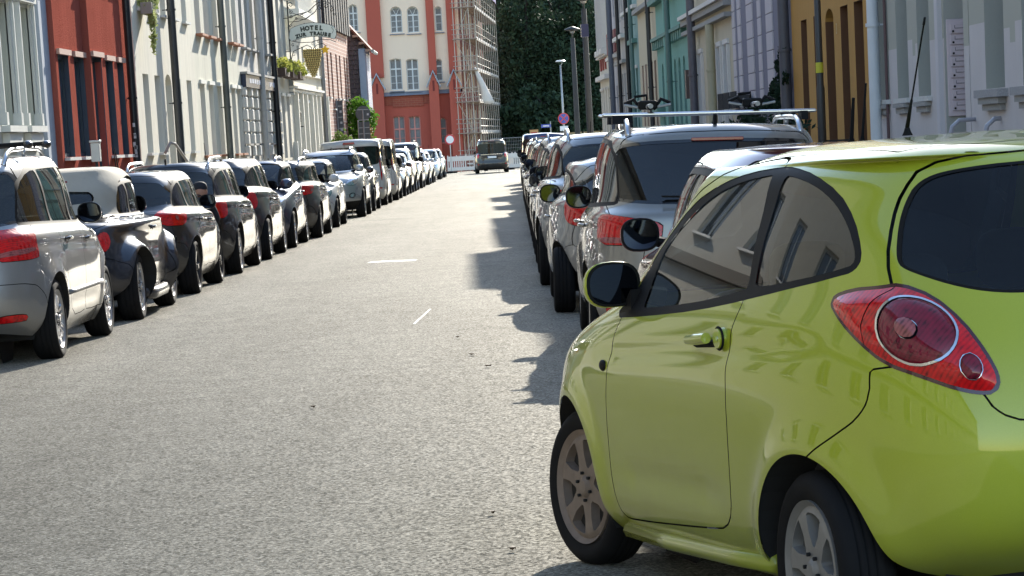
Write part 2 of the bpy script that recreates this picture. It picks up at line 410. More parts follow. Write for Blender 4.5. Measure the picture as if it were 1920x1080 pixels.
def kerbstones(xc, name):
    m = MB().mat(KM); y = -10
    while y < 186: m.box(xc-.075, xc+.075, y+.004, y+.996, G(y)-.12, G(y)+.084); y += 1.0
    o = m.build(name); tag(o, kind='stuff', label='row of granite kerbstones along the carriageway edge'); return o
sheet('pavement', -9.0, -5.875, -40, 186, .08, PAVE); sheet('pavement', 2.555, 6.0, -40, 186, .08, PAVE)
kerbstones(-5.795, 'kerb'); kerbstones(2.475, 'kerb')
LINE = simple('worn_white_paint', (.36, .36, .34), .8, var=.5, vs=16)
def decal(name, pts, label, dz=.004, m=LINE, cat=None):
    o = link(name, mesh(name, [(x, y, G(y)+dz) for x, y in pts], [tuple(range(len(pts)))], m)); tag(o, kind='structure'); return o
decal('road_marking', [(-2.13, 39.75), (-1.44, 39.5), (-1.42, 40.05), (-1.9, 40.35), (-2.1, 40.2)], '')
decal('road_marking', [(-.97, 25.1), (-.945, 25.08), (-.865, 27.35), (-.885, 27.4)], '')
LEAFD = simple('dry_leaf', (.06, .035, .015), .8)
for k, (x, y, s) in enumerate([(-.37, 20.9, .04), (-.25, 19.7, .028), (-.17, 11.7, .020), (-1.3, 17.2, .018), (-.08, 10.6, .018), (-.52, 22.9, .025)]):
    a = k*1.7; pts = [(math.cos(a+t)*s*(1 if t % 2 else .6), math.sin(a+t)*s*(1 if t % 2 else .6), .004+.012*(i % 2)) for i, t in enumerate([0, 1, 2, 3, 4, 5])]
    o = link('leaf', mesh('leaf', pts, [tuple(range(6))], LEAFD), loc=(x, y, G(y)+.004)); tag(o, ['largest dry leaf on the road before the coupe shadow', 'small dry leaf just left of the big car shadow', 'tiny leaf beside the front tyre of the green car', 'tiny leaf alone in the middle of the carriageway', 'tiny leaf nearest the bottom edge by the green car', 'small leaf farthest up the road by the dark patch'][k], 'leaf', 'dry leaves on the road')

# ---------------------------------------------------------------- facades
def stucco(name, col, var=.12, streak=.25, bump=.35, bs=90, col2=None, split=None, spec=.25):
    t = NT('stucco_'+name); c = t.coord()
    n = t.noise(c, 1.3, 6, .6); st = t.noise(t.coord(scale=(3, 3, .25)), 2.2, 6, .65); fine = t.noise(c, 45, 4, .6)
    base = t.mix(n, tuple(v*(1-var) for v in col), tuple(min(1, v*(1+var)) for v in col))
    s = t.node('MapRange', {'Value': st, 'From Min': .42, 'From Max': .70, 'To Min': 0.0, 'To Max': streak}).outputs[0]
    base = t.mix(s, base, tuple(v*.55 for v in col)); base = t.mix(t.math('MULTIPLY', fine, .35), base, tuple(v*.7 for v in col))
    if col2:      # overpainted band: edge at a fixed height with small steps
        z = t.node('SeparateXYZ', {'Vector': c}); stp = t.node('TexVoronoi', {'Vector': t.node('Mapping', {'Vector': c, 'Scale': (0, .9, 0)}).outputs[0], 'Scale': 1.0}).outputs['Color']
        e = t.math('ADD', z.outputs[2], t.math('MULTIPLY', t.node('SeparateColor', {'Color': stp}).outputs[0], .35))
        k1 = t.math('GREATER_THAN', e, split[0]); k2 = t.math('LESS_THAN', e, split[1]); base = t.mix(t.math('MULTIPLY', k1, k2), base, col2)
    b = t.bsdf(Base_Color=base, Roughness=.92, Specular_IOR_Level=spec); t.put(b.inputs['Normal'], t.bump(t.noise(c, bs, 5, .7), bump, .012)); return t.m
def brick_mat(name, c1, c2, mortar, scale=1.0, bw=.25, bh=.075):
    t = NT(name); c = t.coord(); s = t.node('SeparateXYZ', {'Vector': c}); cc = t.node('CombineXYZ', {'X': t.math('ADD', s.outputs[1], s.outputs[0]), 'Y': s.outputs[2]}).outputs[0]
    b = t.node('TexBrick', {'Vector': cc, 'Color1': (*c1, 1), 'Color2': (*c2, 1), 'Mortar': (*mortar, 1), 'Scale': 1.0, 'Mortar Size': .012, 'Brick Width': bw, 'Row Height': bh, 'Bias': 0.0})
    n = t.noise(c, 2, 5, .6); base = t.mix(t.math('MULTIPLY', n, .5), b.outputs[0], tuple(v*.5 for v in c1)); q = t.bsdf(Base_Color=base, Roughness=.9); t.put(q.inputs['Normal'], t.bump(b.outputs[1], -.6, .012)); return t.m
PANE = simple('window_pane_dark', (.018, .022, .028), .04, 0, coat=0, spec=.8)
FRW = simple('window_frame_white', (.62, .63, .62), .5, var=.08)
FRG = simple('window_frame_green', (.015, .07, .055), .45)
TILE = simple('roof_tiles', (.16, .06, .035), .85, var=.3, vs=4, bump=.5, bs=14)
def fx(side, y): return (-8.0+.016*y) if side == 'L' else (4.9-.015*y)
class Bld:
    def __init__(s, name, side, ya, yb, top, wall, label, cat='building', depth=7.0, reveal=None, group=None, roof=True, roofh=2.6, base=-1.2, off=0.0):
        s.sg = 1 if side == 'L' else -1; s.k = .016 if side == 'L' else -.015; s.ya, s.yb, s.top = ya, yb, top; s.wall = wall; s.reveal = reveal or wall; s.dep = depth; s.base = base
        s.root = empty(name, (fx(side, ya)+s.sg*off, ya, 0), label=label, cat=cat, group=group); s.op = []; s.roof = roof; s.roofh = roofh
    def v(s, y, o, z): return (s.sg*o+s.k*(y-s.ya), y-s.ya, z)
    def bx(s, m, y0, y1, o0, o1, z0, z1):
        V = [s.v(y, o, z) for z in (z0, z1) for (y, o) in ((y0, o0), (y1, o0), (y1, o1), (y0, o1))]
        m.add(V, [(0, 1, 2, 3), (7, 6, 5, 4), (0, 4, 5, 1), (1, 5, 6, 2), (2, 6, 7, 3), (3, 7, 4, 0)]); return m
    def part(s, name, m, y0, y1, o0, o1, z0, z1, parent=None): return s.bx(MB().mat(m), y0, y1, o0, o1, z0, z1).build(name, parent or s.root)
    def opening(s, yc, w, z0, z1, d=.22, kind='window', arch=0, frame=FRW, sill=None, pane=PANE, lintel=None, mull=True, trans=.0, reveal=None, sillw=.09):
        s.op.append(dict(yc=yc, w=w, z0=z0, z1=z1, d=d, kind=kind, arch=arch, frame=frame, sill=sill, pane=pane, lintel=lintel, mull=mull, trans=trans, sillw=sillw))
    def recess(s, y0, y1, z0, z1, d): s.op.append(dict(yc=(y0+y1)/2, w=y1-y0, z0=z0, z1=z1, d=d, kind='recess', arch=0))
    def finish(s):
        ys = sorted({round(v, 4) for v in [s.ya, s.yb]+[o['yc']-o['w']/2 for o in s.op]+[o['yc']+o['w']/2 for o in s.op] if s.ya-1e-6 <= v <= s.yb+1e-6})
        zs = sorted({round(v, 4) for v in [s.base, s.top]+[o['z0'] for o in s.op]+[o['z1'] for o in s.op] if v <= s.top+1e-6})
        m = MB().mat(s.wall); m.mat(s.reveal); m.mat(s.wall)
        for a, b in zip(ys[:-1], ys[1:]):
            for c, d in zip(zs[:-1], zs[1:]):
                yc, zc = (a+b)/2, (c+d)/2
                if any(abs(yc-o['yc']) < o['w']/2 and o['z0'] < zc < o['z1'] for o in s.op): continue
                m.add([s.v(a, 0, c), s.v(b, 0, c), s.v(b, 0, d), s.v(a, 0, d)], [(0, 1, 2, 3)])
        D = -s.dep
        for (p, q) in (((s.ya, 0), (s.ya, D)), ((s.ya, D), (s.yb, D)), ((s.yb, D), (s.yb, 0))):
            m.add([s.v(*p, s.base), s.v(*q, s.base), s.v(*q, s.top), s.v(*p, s.top)], [(0, 1, 2, 3)])
        m.add([s.v(s.ya, 0, s.top), s.v(s.yb, 0, s.top), s.v(s.yb, D, s.top), s.v(s.ya, D, s.top)], [(0, 1, 2, 3)])
        for o in s.op:
            y0, y1, z0, z1, d = o['yc']-o['w']/2, o['yc']+o['w']/2, o['z0'], min(o['z1'], s.top), o['d']
            m.mat(s.reveal)
            m.add([s.v(y0, 0, z0), s.v(y0, -d, z0), s.v(y0, -d, z1), s.v(y0, 0, z1)], [(0, 1, 2, 3)]); m.add([s.v(y1, 0, z0), s.v(y1, -d, z0), s.v(y1, -d, z1), s.v(y1, 0, z1)], [(0, 1, 2, 3)])
            m.add([s.v(y0, 0, z1), s.v(y1, 0, z1), s.v(y1, -d, z1), s.v(y0, -d, z1)], [(0, 1, 2, 3)]); m.add([s.v(y0, 0, z0), s.v(y1, 0, z0), s.v(y1, -d, z0), s.v(y0, -d, z0)], [(0, 1, 2, 3)])
            if o['kind'] == 'recess': m.mat(s.wall); m.add([s.v(y0, -d, z0), s.v(y1, -d, z0), s.v(y1, -d, z1), s.v(y0, -d, z1)], [(0, 1, 2, 3)])
            if o['arch']:
                n = 10; h = o['arch']; arc = [(o['yc']-o['w']/2*math.cos(math.pi*k/n), z1-h+h*math.sin(math.pi*k/n)) for k in range(n+1)]
                m.mat(s.wall)
                for k in range(n):
                    (p, q), (r, t_) = arc[k], arc[k+1]; m.add([s.v(p, .0, q), s.v(r, .0, t_), s.v(r, .0, z1), s.v(p, .0, z1)], [(0, 1, 2, 3)]); m.add([s.v(p, 0, q), s.v(r, 0, t_), s.v(r, -d, t_), s.v(p, -d, q)], [(0, 1, 2, 3)])
        m.build('wall', s.root)
        for o in s.op:
            if o['kind'] == 'recess': continue
            y0, y1, z0, z1, d = o['yc']-o['w']/2, o['yc']+o['w']/2, o['z0'], min(o['z1'], s.top), o['d']; f = .06
            q = MB().mat(o['frame'])
            s.bx(q, y0, y0+f, -d, -d+.05, z0, z1); s.bx(q, y1-f, y1, -d, -d+.05, z0, z1); s.bx(q, y0+f, y1-f, -d, -d+.05, z0, z0+f); s.bx(q, y0+f, y1-f, -d, -d+.05, z1-f, z1)
            if o['mull']:
                s.bx(q, o['yc']-.03, o['yc']+.03, -d, -d+.045, z0+f, z1-f)
                if o['trans']: s.bx(q, y0+f, y1-f, -d+.001, -d+.05, z1-o['trans'], z1-o['trans']+.06)
            w = q.build('door' if o['kind'] == 'door' else 'window', s.root)
            p = MB().mat(o['pane']).add([s.v(y0, -d+.01, z0), s.v(y1, -d+.01, z0), s.v(y1, -d+.01, z1), s.v(y0, -d+.01, z1)], [(0, 1, 2, 3)]); p.build('pane' if o['kind'] == 'window' else 'door_leaf', w)
            if o['sill']: s.bx(MB().mat(o['sill']), y0-.05, y1+.05, -.02, o['sillw'], z0-.055, z0-.004).build('sill', s.root)
            if o['lintel']: s.bx(MB().mat(o['lintel']), y0-.08, y1+.08, -.01, .05, z1+.003, z1+.09).build('lintel', s.root)
        if s.roof:
            h = s.roofh; q = MB().mat(TILE); e = .25; D = -s.dep
            A = [s.v(s.ya, e, s.top+.02), s.v(s.yb, e, s.top+.02), s.v(s.yb, D/2, s.top+h), s.v(s.ya, D/2, s.top+h), s.v(s.yb, D-e, s.top+.02), s.v(s.ya, D-e, s.top+.02)]
            q.add(A, [(0, 1, 2, 3), (3, 2, 4, 5), (0, 3, 5), (1, 4, 2), (0, 5, 4, 1)]); q.build('roof', s.root)
        return s
    def pipe(s, y, m, r=.055, o=.12, z0=-.4, z1=None, clamps=True, name='downpipe'):
        z1 = z1 or s.top; q = MB().mat(m); p = [s.v(y, o, z0), s.v(y, o, z1)]; q.tube(p, r, 12)
        if clamps:
            z = z0+1.1
            while z < z1: q.tube([s.v(y, o, z), s.v(y, o, z+.04)], r*1.25, 12); s.bx(q, y-.012, y+.012, 0, o, z+.01, z+.03); z += 1.9
        return q.build(name, s.root, 'auto')
WHS = simple('white_sill', (.6, .6, .57), .6, var=.15); TERR = simple('terracotta_sill', (.42, .17, .09), .8, var=.25, vs=14); GRS = simple('grey_stone_sill', (.33, .32, .30), .85, var=.25, vs=30)
PIPD = simple('dark_grey_pipe', (.05, .053, .055), .45, .3, var=.25, vs=6); PIPB = simple('black_pipe', (.02, .021, .024), .4, .2, var=.3, vs=5)
# --- left row, near to far
M_CREAM = stucco('cream_reflect', (.62, .57, .46))
b = Bld('town_house', 'L', -34, 20, 8.8, stucco('beige', (.60, .55, .44)), 'beige rendered town house left of the photographer with brown string course')
for k in range(19):
    y = -31.5+2.75*k; b.opening(y, 1.0, 1.5, 3.2, .16, sill=WHS); b.opening(y, 1.0, 4.5, 6.2, .16, sill=WHS, pane=simple('pane_sky', (.05, .07, .09), .04, spec=.8))
b.finish(); SC = simple('brown_string_course', (.10, .085, .06), .8)
b.part('string_course', SC, -34, 20, 0, .12, 3.72, 3.95); b.part('cornice', SC, -34, 20, 0, .3, 8.45, 8.8)
b = Bld('town_house', 'L', 20.0, 33.5, 9.2, stucco('pale_stone', (.66, .62, .52)), 'pale stone-coloured town house before the grey one at the left edge')
for k in range(5):
    y = 21.4+2.6*k; b.opening(y, 1.0, 1.5, 3.3, .18, sill=WHS); b.opening(y, 1.0, 4.6, 6.3, .18, sill=WHS)
b.finish(); b.part('string_course', SC, 20, 33.5, 0, .12, 3.85, 4.1)
# grey ornate house
GW = stucco('grey_green', (.62, .64, .59), .05, .12, .1); GR = stucco('grey_green_reveal', (.58, .60, .52), .05, .1, .05)
b = Bld('town_house', 'L', 33.5, 45.25, 9.5, GW, 'grey-green town house with moulded tall window surrounds at the left edge', reveal=GR)
for y in (35.6, 37.6, 39.7, 41.75, 43.45): b.opening(y, 1.0, 2.12, 3.9, .28, sill=None, frame=FRG); b.opening(y, 1.0, 5.4, 7.1, .28, sill=WHS, frame=FRG)
b.finish()
for y in (35.6, 37.6, 39.7, 41.75, 43.45):
    q = MB().mat(simple('grey_moulding', (.64, .65, .60), .7, var=.1))
    for s_ in (-1, 1):
        for (w_, o_) in ((.05, .05), (.11, .09)): a = y+s_*(.5+w_-.05); b.bx(q, min(a, a+s_*.055), max(a, a+s_*.055), -.02, o_, 2.30, 3.95)
        a = y+s_*.56; b.bx(q, a-.07, a+.07, -.02, .11, 2.12, 2.30)
    b.bx(q, y-.66, y+.66, -.02, .12, 3.96, 4.08); b.bx(q, y-.72, y+.72, -.02, .17, 4.10, 4.20); b.bx(q, y-.66, y+.66, -.02, .15, 2.02, 2.11); b.bx(q, y-.5, y+.5, -.02, .10, 1.78, 2.01); b.build = None
    link('window_surround', q.mesh('window_surround'), b.root)
b.part('corner_strip', simple('blue_grey_render', (.36, .41, .47), .8, var=.06), 44.55, 45.25, .0, .06, -.3, 9.4)
# red house
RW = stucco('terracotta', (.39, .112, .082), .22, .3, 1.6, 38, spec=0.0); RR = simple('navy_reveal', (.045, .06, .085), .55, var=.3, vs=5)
NAV = simple('navy_frame', (.03, .045, .065), .45)
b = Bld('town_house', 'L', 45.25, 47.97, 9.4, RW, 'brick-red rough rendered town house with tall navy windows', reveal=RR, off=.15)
SHN = simple('navy_shutter', (.03, .05, .075), .35, coat=.3, var=.3, vs=7); PRL = simple('pale_red_lintel', (.5, .33, .26), .8)
for y in (45.95, 47.45):
    b.opening(y, .98, 1.62, 3.24, .13, frame=NAV, sill=WHS, lintel=PRL, mull=False, pane=SHN); b.opening(y, .9, 4.55, 6.2, .13, frame=NAV, sill=WHS)
b.finish(); near = b
b = Bld('town_house', 'L', 47.97, 52.2, 9.4, RW, 'x', reveal=RR, off=.26)
for y, w_ in ((49.95, .80), (51.2, .68)):
    b.opening(y, w_, 1.62, 3.24, .15, frame=NAV, sill=WHS, lintel=PRL, mull=False, pane=SHN); b.opening(y, w_, 4.55, 6.2, .15, frame=NAV, sill=WHS)
b.opening(48.62, 1.0, -.2, 3.27, .16, kind='door', frame=NAV, pane=simple('red_door_leaf', (.33, .05, .035), .5, var=.1), mull=False, lintel=PRL); b.opening(48.62, .9, 4.55, 6.2, .15, frame=NAV, sill=WHS)
b.finish(); b.part('door_jamb', simple('red_door_leaf', (1, 1, 1)), 49.09, 49.115, -.15, -.012, -.2, 3.2)
b.pipe(51.75, PIPB, r=.07, o=.10)
st = simple('sticker_white', (.6, .6, .6), .6)
q = MB().mat(st); random.seed(3)
for k in range(9): z = 1.55+.22*random.random()*3; a = .10*random.random(); y = 51.75-.073; xx = b.v(51.75, .10, z); q.box(xx[0]-.04+a*.3, xx[0]+.005+a*.3, y-b.ya-.002, y-b.ya, z, z+.04+.05*random.random())
o = q.build('sticker', b.root); o['kind'] = 'stuff'
off_ = b.root.location-near.root.location
for ch in list(b.root.children): ch.parent = near.root; ch.location = ch.location+off_
bpy.data.objects.remove(b.root)
# letter box on a post
t = empty('letterbox', (-6.62, 45.4, G(45)+.12), label='white slant-topped letterbox on a post before the red door', cat='letterbox')
MB().mat(simple('off_white_metal', (.62, .61, .57), .5, var=.12)).box(-.07, .07, -.08, .08, 1.50, 1.80, .010).build('box', t); MB().mat(simple('off_white_metal', (1, 1, 1))).box(-.085, .085, -.10, .09, 1.803, 1.84, .008).build('lid', t); MB().mat(PIPD).tube([(0, 0, 0), (0, 0, 1.5)], .025, 8).build('post', t)
# grey-beige house with trailing plant
W2 = stucco('grey_beige', (.76, .72, .60), .08, .35, .35, 80)
b = Bld('town_house', 'L', 54.8, 63.9, 9.4, W2, 'grey-beige rendered town house with a trailing flower box and arched door', reveal=stucco('reveal2', (.68, .68, .62), .05, .1, .1))
for y in (56.1, 57.75, 60.9, 62.7): b.opening(y, .8, 1.63, 3.16, .25, sill=WHS, lintel=None); b.opening(y-.05, .8, 4.42, 6.1, .25, sill=WHS)
b.opening(59.35, .95, -.2, 3.22, .3, kind='door', arch=.22, frame=FRW, pane=simple('grey_door_leaf', (.36, .36, .33), .6, var=.1), mull=False); b.opening(59.3, .8, 4.42, 6.1, .25, sill=WHS)
b.finish(); b.pipe(59.2, PIPD, r=.082, o=.18)
t = MB().mat(GRS).tube([b.v(55.2, .4, 1.60), b.v(55.3, .5, 1.80), b.v(56.0, .5, 1.78), b.v(57.6, .55, 1.35), b.v(58.4, .6, .1)], .028, 8); o = link('handrail', t.mesh('handrail', True), None, b.root.location); tag(o, 'grey steel handrail at the arched house door', 'handrail')
# green-beige house with terracotta sills
W3 = stucco('green_beige', (.70, .68, .56), .08, .45, .3, 80); L3 = simple('pale_lintel', (.72, .71, .64), .8, var=.1)
b = Bld('town_house', 'L', 63.9, 73.0, 9.6, W3, 'green-beige rendered town house with terracotta window sills', reveal=stucco('reveal3', (.68, .68, .62), .04, .15, .1))
for y in (65.0, 66.6, 68.3, 71.2, 72.45): b.opening(y, .85, 1.52, 3.12, .25, sill=TERR, lintel=L3); b.opening(y, .95, 4.24, 6.1, .25, sill=TERR, sillw=.16)
b.finish(); b.pipe(68.3, simple('green_grey_pipe', (.09, .10, .09), .5, var=.3), r=.078, o=.16)
# grey house with sign band and rusticated piers
W4 = stucco('grey', (.62, .60, .55), .12, .3, .6, 70)
b = Bld('town_house', 'L', 73.0, 82.4, 9.8, W4, 'grey rendered town house with blocky rusticated piers and a narrow sign band', reveal=stucco('reveal4', (.42, .42, .40), .05, .1, .1))
wy = [74.0, 75.35, 76.7, 80.0, 81.25]
for y in wy+[78.4]:
    b.opening(y, .8, 1.75, 2.98, .25, sill=GRS)
    if y != 78.4: b.opening(y, .75, 4.2, 6.4, .28, sill=GRS, sillw=.17)
b.finish()
BLK = simple('rusticated_block', (.66, .64, .58), .9, var=.2, vs=5, bump=.5, bs=30); me = None
ends = [73.25]+[(a+c)/2 for a, c in zip(sorted(wy+[78.4])[:-1], sorted(wy+[78.4])[1:])]+[82.1]
for y in ends:
    for k in range(6):
        z = 1.42+.31*k
        if me is None: me = MB().mat(BLK).box(-.02, .11, -.19, .19, 0, .27, .02).mesh('block')
        p = b.v(y, 0, z); link('block', me, b.root, p)
q = b.bx(MB().mat(simple('sign_navy', (.025, .035, .07), .5)), 73.05, 80.4, .02, .14, 3.18, 3.50); sb = q.build('sign_board', b.root)
SW = simple('sign_white', (.55, .58, .66), .6)
b.bx(MB().mat(GRS), 73.03, 80.5, .0, .18, 3.51, 3.57).build('sign_ledge', b.root)
random.seed(5); q = MB().mat(SW); y = 73.9
while y < 80.1:
    w = .25+random.random()*.25
    if not (77.6 < y < 78.6): b.bx(q, y, y+w, .141, .146, 3.27+.03*random.random(), 3.41)
    y += w+.16
o = q.build('sign_lettering', b.root); o['kind'] = 'stuff'
b.pipe(76.8, simple('grey_stone_pipe', (.46, .45, .42), .8, var=.2), r=.085, o=.16); b.pipe(80.4, PIPB, r=.082, o=.16)
# hotel
W5 = stucco('cream', (.74, .69, .56), .05, .2, .2); CRM = simple('cream_moulding', (.78, .76, .69), .7, var=.08); C5 = simple('hotel_pilaster', (.76, .73, .64), .7, var=.1)
b = Bld('hotel', 'L', 82.45, 100.0, 10.5, W5, 'cream hotel facade with flower boxes, white oriel and hanging sign', cat='hotel', reveal=stucco('reveal5', (.62, .61, .57), .04, .1, .1))
for y in (84.0, 85.6): b.opening(y, .9, 4.0, 6.0, .22, sill=None, lintel=CRM)
for y in (84.0, 85.6): b.opening(y, .9, 1.3, 3.1, .22, lintel=CRM)
for y in (88.6, 90.0, 92.2, 93.6, 95.0, 98.3): b.opening(y, .85, .6, 2.98, .25, lintel=CRM, trans=.5)
b.opening(96.6, .8, -.3, 3.1, .25, kind='door', pane=simple('oxblood_door', (.12, .02, .02), .5), mull=False)
for y in (90.0, 91.6, 93.2, 94.8, 96.4, 98.0): b.opening(y, .7, 3.95, 4.75, .25)
b.finish()
b.part('string_course', CRM, 86.2, 97, 0, .12, 3.26, 3.34); b.part('cornice', CRM, 86.2, 97, 0, .20, 3.36, 3.43); b.part('string_course', CRM, 86.2, 99, 0, .10, 3.84, 3.90)
for y in (87.6, 89.3, 90.9, 92.9, 94.3, 95.9, 97.4, 99.3): b.part('pilaster', C5, y-.12, y+.12, 0, .14, -.4, 3.28)
# oriel with balusters, underside shadowed
q = b.bx(MB().mat(CRM), 86.5, 92.2, .0, .42, 5.52, 5.72); o_ = q.build('oriel', b.root)
q = MB().mat(CRM); V = [b.v(86.8, 0, 5.15), b.v(91.9, 0, 5.15), b.v(92.2, .40, 5.515), b.v(86.5, .40, 5.515), b.v(86.5, 0, 5.515), b.v(92.2, 0, 5.515)]; q.add(V, [(0, 1, 2, 3), (0, 3, 4), (1, 5, 2)]); q.build('oriel_console', b.root)
b.part('oriel_wall', CRM, 86.7, 92.0, .0, .34, 6.8, 10.2); b.part('balustrade_rail', CRM, 86.5, 92.2, .28, .41, 6.38, 6.48)
for k in range(16): y = 86.7+k*.355; b.part('baluster', CRM, y-.05, y+.05, .30, .39, 5.725, 6.375)
b.pipe(97.2, simple('grey_metal_pipe', (.25, .25, .25), .5, .3), r=.07, o=.15)
# brick house
BR = brick_mat('brown_brick', (.42, .20, .14), (.30, .14, .10), (.62, .54, .46), bh=.13)
b = Bld('brick_house', 'L', 100.05, 111.8, 10.6, BR, 'brown brick house with dark timber-clad upper floor past the hotel', cat='house')
for y in (101.5, 103.2, 105.6, 107.3, 109.6, 110.8): b.opening(y, .7, 3.3 if y != 103.2 else 2.9, 4.9, .15, sill=WHS, frame=simple('dark_brown_frame', (.04, .025, .02), .6), mull=False)
b.opening(108.8, .8, -.4, 2.4, .2, mull=False); b.finish()
TB = simple('dark_timber', (.045, .04, .04), .75, var=.4, vs=3)
for k in range(20): y = 100.2+k*.58; b.part('board', TB, y, y+.55, .02, .10+(.03 if k % 2 else 0), 5.75, 10.5)

# slate-hung gable
t = empty('gabled_house', (-6.72, 113.0, 0), label='house with dark shingled gable wall standing behind the brick house', cat='house')
SLT = simple('dark_shingle', (.075, .05, .05), .55, var=.55, vs=7, bump=.5, bs=20); 
m = MB().mat(stucco('dirty_cream', (.42, .38, .30))); m.box(-9.0, 1.10, .05, 3, -1, 3.40); m.prism([(-9, 3.4), (1.10, 3.4), (1.10, 5.38), (-.2, 6.95), (-5, 12.5), (-9, 12.5)], .05, 3, 'y'); m.build('wall', t)
q = MB().mat(SLT); random.seed(8); nz = 0; z = 3.40
while z < 8.6:
    x = -2.6+(.11 if nz % 2 else 0)
    while x < 1.1:
        if z+.2 < 5.35+(1.10-x)*1.18 and x+.2 < 1.12: d = random.random()*.02; q.add([(x+.006, .0-d, z), (x+.205, .0-d*.7, z+.004), (x+.205, .035, z+.22), (x+.006, .035, z+.22), (x+.006, .05, z), (x+.205, .05, z)], [(0, 1, 2, 3), (0, 4, 5, 1), (1, 5, 2), (0, 3, 4)])
        x += .215
    z += .185; nz += 1
o = q.build('shingles', t); o['kind'] = 'stuff'
q = MB().mat(TILE); q.prism([(1.35, 5.15), (1.40, 5.22), (-5, 12.78), (-5, 12.6)], -.15, 3.1, 'y'); q.build('roof', t); q = MB().mat(simple('verge_tiles', (.36, .24, .18), .8, var=.3, vs=12))
for k in range(15): a = k/15; q.box(1.28-3.6*a-.13, 1.28-3.6*a+.09, -.24, -.10, 5.18+4.25*a, 5.27+4.25*a)
q.build('verge', t); MB().mat(simple('zinc_blue', (.28, .36, .48), .5, .2, var=.15)).box(.86, 1.10, -.06, .04, 3.1, 5.3).build('corner_board', t); MB().mat(simple('pale_lilac_board', (.30, .29, .35), .7)).box(1.10, 1.16, .0, 3.0, 2.7, 5.3).build('corner_board', t); MB().mat(simple('zinc_gutter', (.30, .33, .33), .5, .4)).tube([(1.42, -.25, 5.18), (1.42, 3.1, 5.18)], .07, 8).build('gutter', t)
# ---------------------------------------------------------------- right row, near to far
LAV = (.66, .61, .59)
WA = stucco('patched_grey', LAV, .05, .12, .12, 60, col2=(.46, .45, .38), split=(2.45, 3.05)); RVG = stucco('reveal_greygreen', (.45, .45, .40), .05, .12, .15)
b = Bld('town_house', 'R', 8.0, 27.85, 8.8, WA, 'pale grey patched town house at the right edge beside the letterbox doorway', reveal=RVG, depth=8)
for y in (26.55, 24.75, 22.9, 20.0, 17.5, 15): b.opening(y, .95, 1.76, 3.6, .34, sill=None); b.opening(y, .9, 4.8, 6.4, .25, sill=WHS)
b.finish()
for y in (26.55, 24.75, 22.9, 20.0):
    b.part('sill', simple('granite_sill', (.34, .33, .33), .8, var=.4, vs=60), y-.62, y+.60, -.3, .10, 1.68, 1.752)
    q = MB().mat(GRS); b.bx(q, y-.52, y+.5, 0, .08, 1.62, 1.677); b.bx(q, y-.47, y+.45, 0, .05, 1.56, 1.617); q.build('sill_bracket', b.root)
b2 = Bld('town_house', 'R', 27.9, 34.55, 8.8, WA, 'pale grey town house with repainted patches between doorway and white downpipe', reveal=RVG, depth=8)
for y in (30.65, 32.15, 33.6): b2.opening(y, .82, 1.75, 3.6, .30, sill=WHS, sillw=.05); b2.opening(y, .82, 4.8, 6.4, .25, sill=WHS)
b2.opening(28.75, 1.15, -.4, 3.4, .62, kind='door', frame=simple('lilac_door_frame', (.52, .46, .50), .6), pane=simple('lilac_door', (.50, .44, .48), .6), mull=False)
b2.finish()
for y in (30.65, 32.15, 33.6):
    q = MB().mat(GRS); b2.bx(q, y-.40, y+.40, 0, .07, 1.645, 1.69); b2.bx(q, y-.34, y+.34, 0, .045, 1.58, 1.642); q.build('sill_bracket', b2.root)
b2.part('door_jamb_strip', simple('jamb_strip', (.60, .57, .58), .7), 29.42, 29.60, 0, .05, -.3, 3.4)
b2.pipe(33.55, simple('white_pipe', (.72, .75, .76), .5, var=.06), r=.068, o=.12); b2.pipe(33.2, simple('rust_brown_cable', (.13, .08, .08), .7), r=.018, o=.03, clamps=False, name='cable_duct')
# letterbox panel on the far jamb of the doorway (faces the camera)
LP = simple('letterbox_panel_lilac', (.66, .56, .58), .45, .1); xw = fx('R', 29.3)
t = empty('wall_letterboxes', (xw, 29.31, 0), label='column of eight lilac letterboxes set in the doorway wall', cat='letterbox')
MB().mat(LP).box(.02, .50, -.03, .0, 1.52, 2.50, .006).build('surround', t)
for k in range(8):
    z = 1.575+k*.111; f = MB().mat(LP).box(.055, .47, -.05, -.031, z, z+.10, .005); o = f.build('letterbox', t)
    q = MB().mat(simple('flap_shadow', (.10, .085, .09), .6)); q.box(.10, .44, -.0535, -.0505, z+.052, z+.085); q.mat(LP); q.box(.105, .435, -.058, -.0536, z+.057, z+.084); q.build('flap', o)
    q = MB().mat(DARK); q.lathe([(.0001, -.056), (.012, -.056), (.012, -.05)], 10, 'y', (.085, 0, z+.025)); q.build('lock', o)
    if k in (3, 4): q = MB().mat(simple('label_grey', (.2, .17, .18), .6)); q.box(.19, .32, -.0525, -.0508, z+.016, z+.036); q.build('name_label', o)
RT = simple('railing_lilac_grey', (.36, .36, .40), .4, .2)
for (xx, yy) in ((4.22, 27.6), (4.34, 26.3)):
    t = MB().mat(RT).tube([(xx, yy, -.1), (xx, yy, 1.30), (xx+.03, yy, 1.42), (xx+.10, yy, 1.48), (xx+.45, yy+.1, 1.49)], .022, 8); o = t.build('handrail', None, True); tag(o, 'left of two bent grey door handrails in front of the letterboxes' if xx < 4.3 else 'right bent grey handrail cut off by the green car roof', 'handrail')
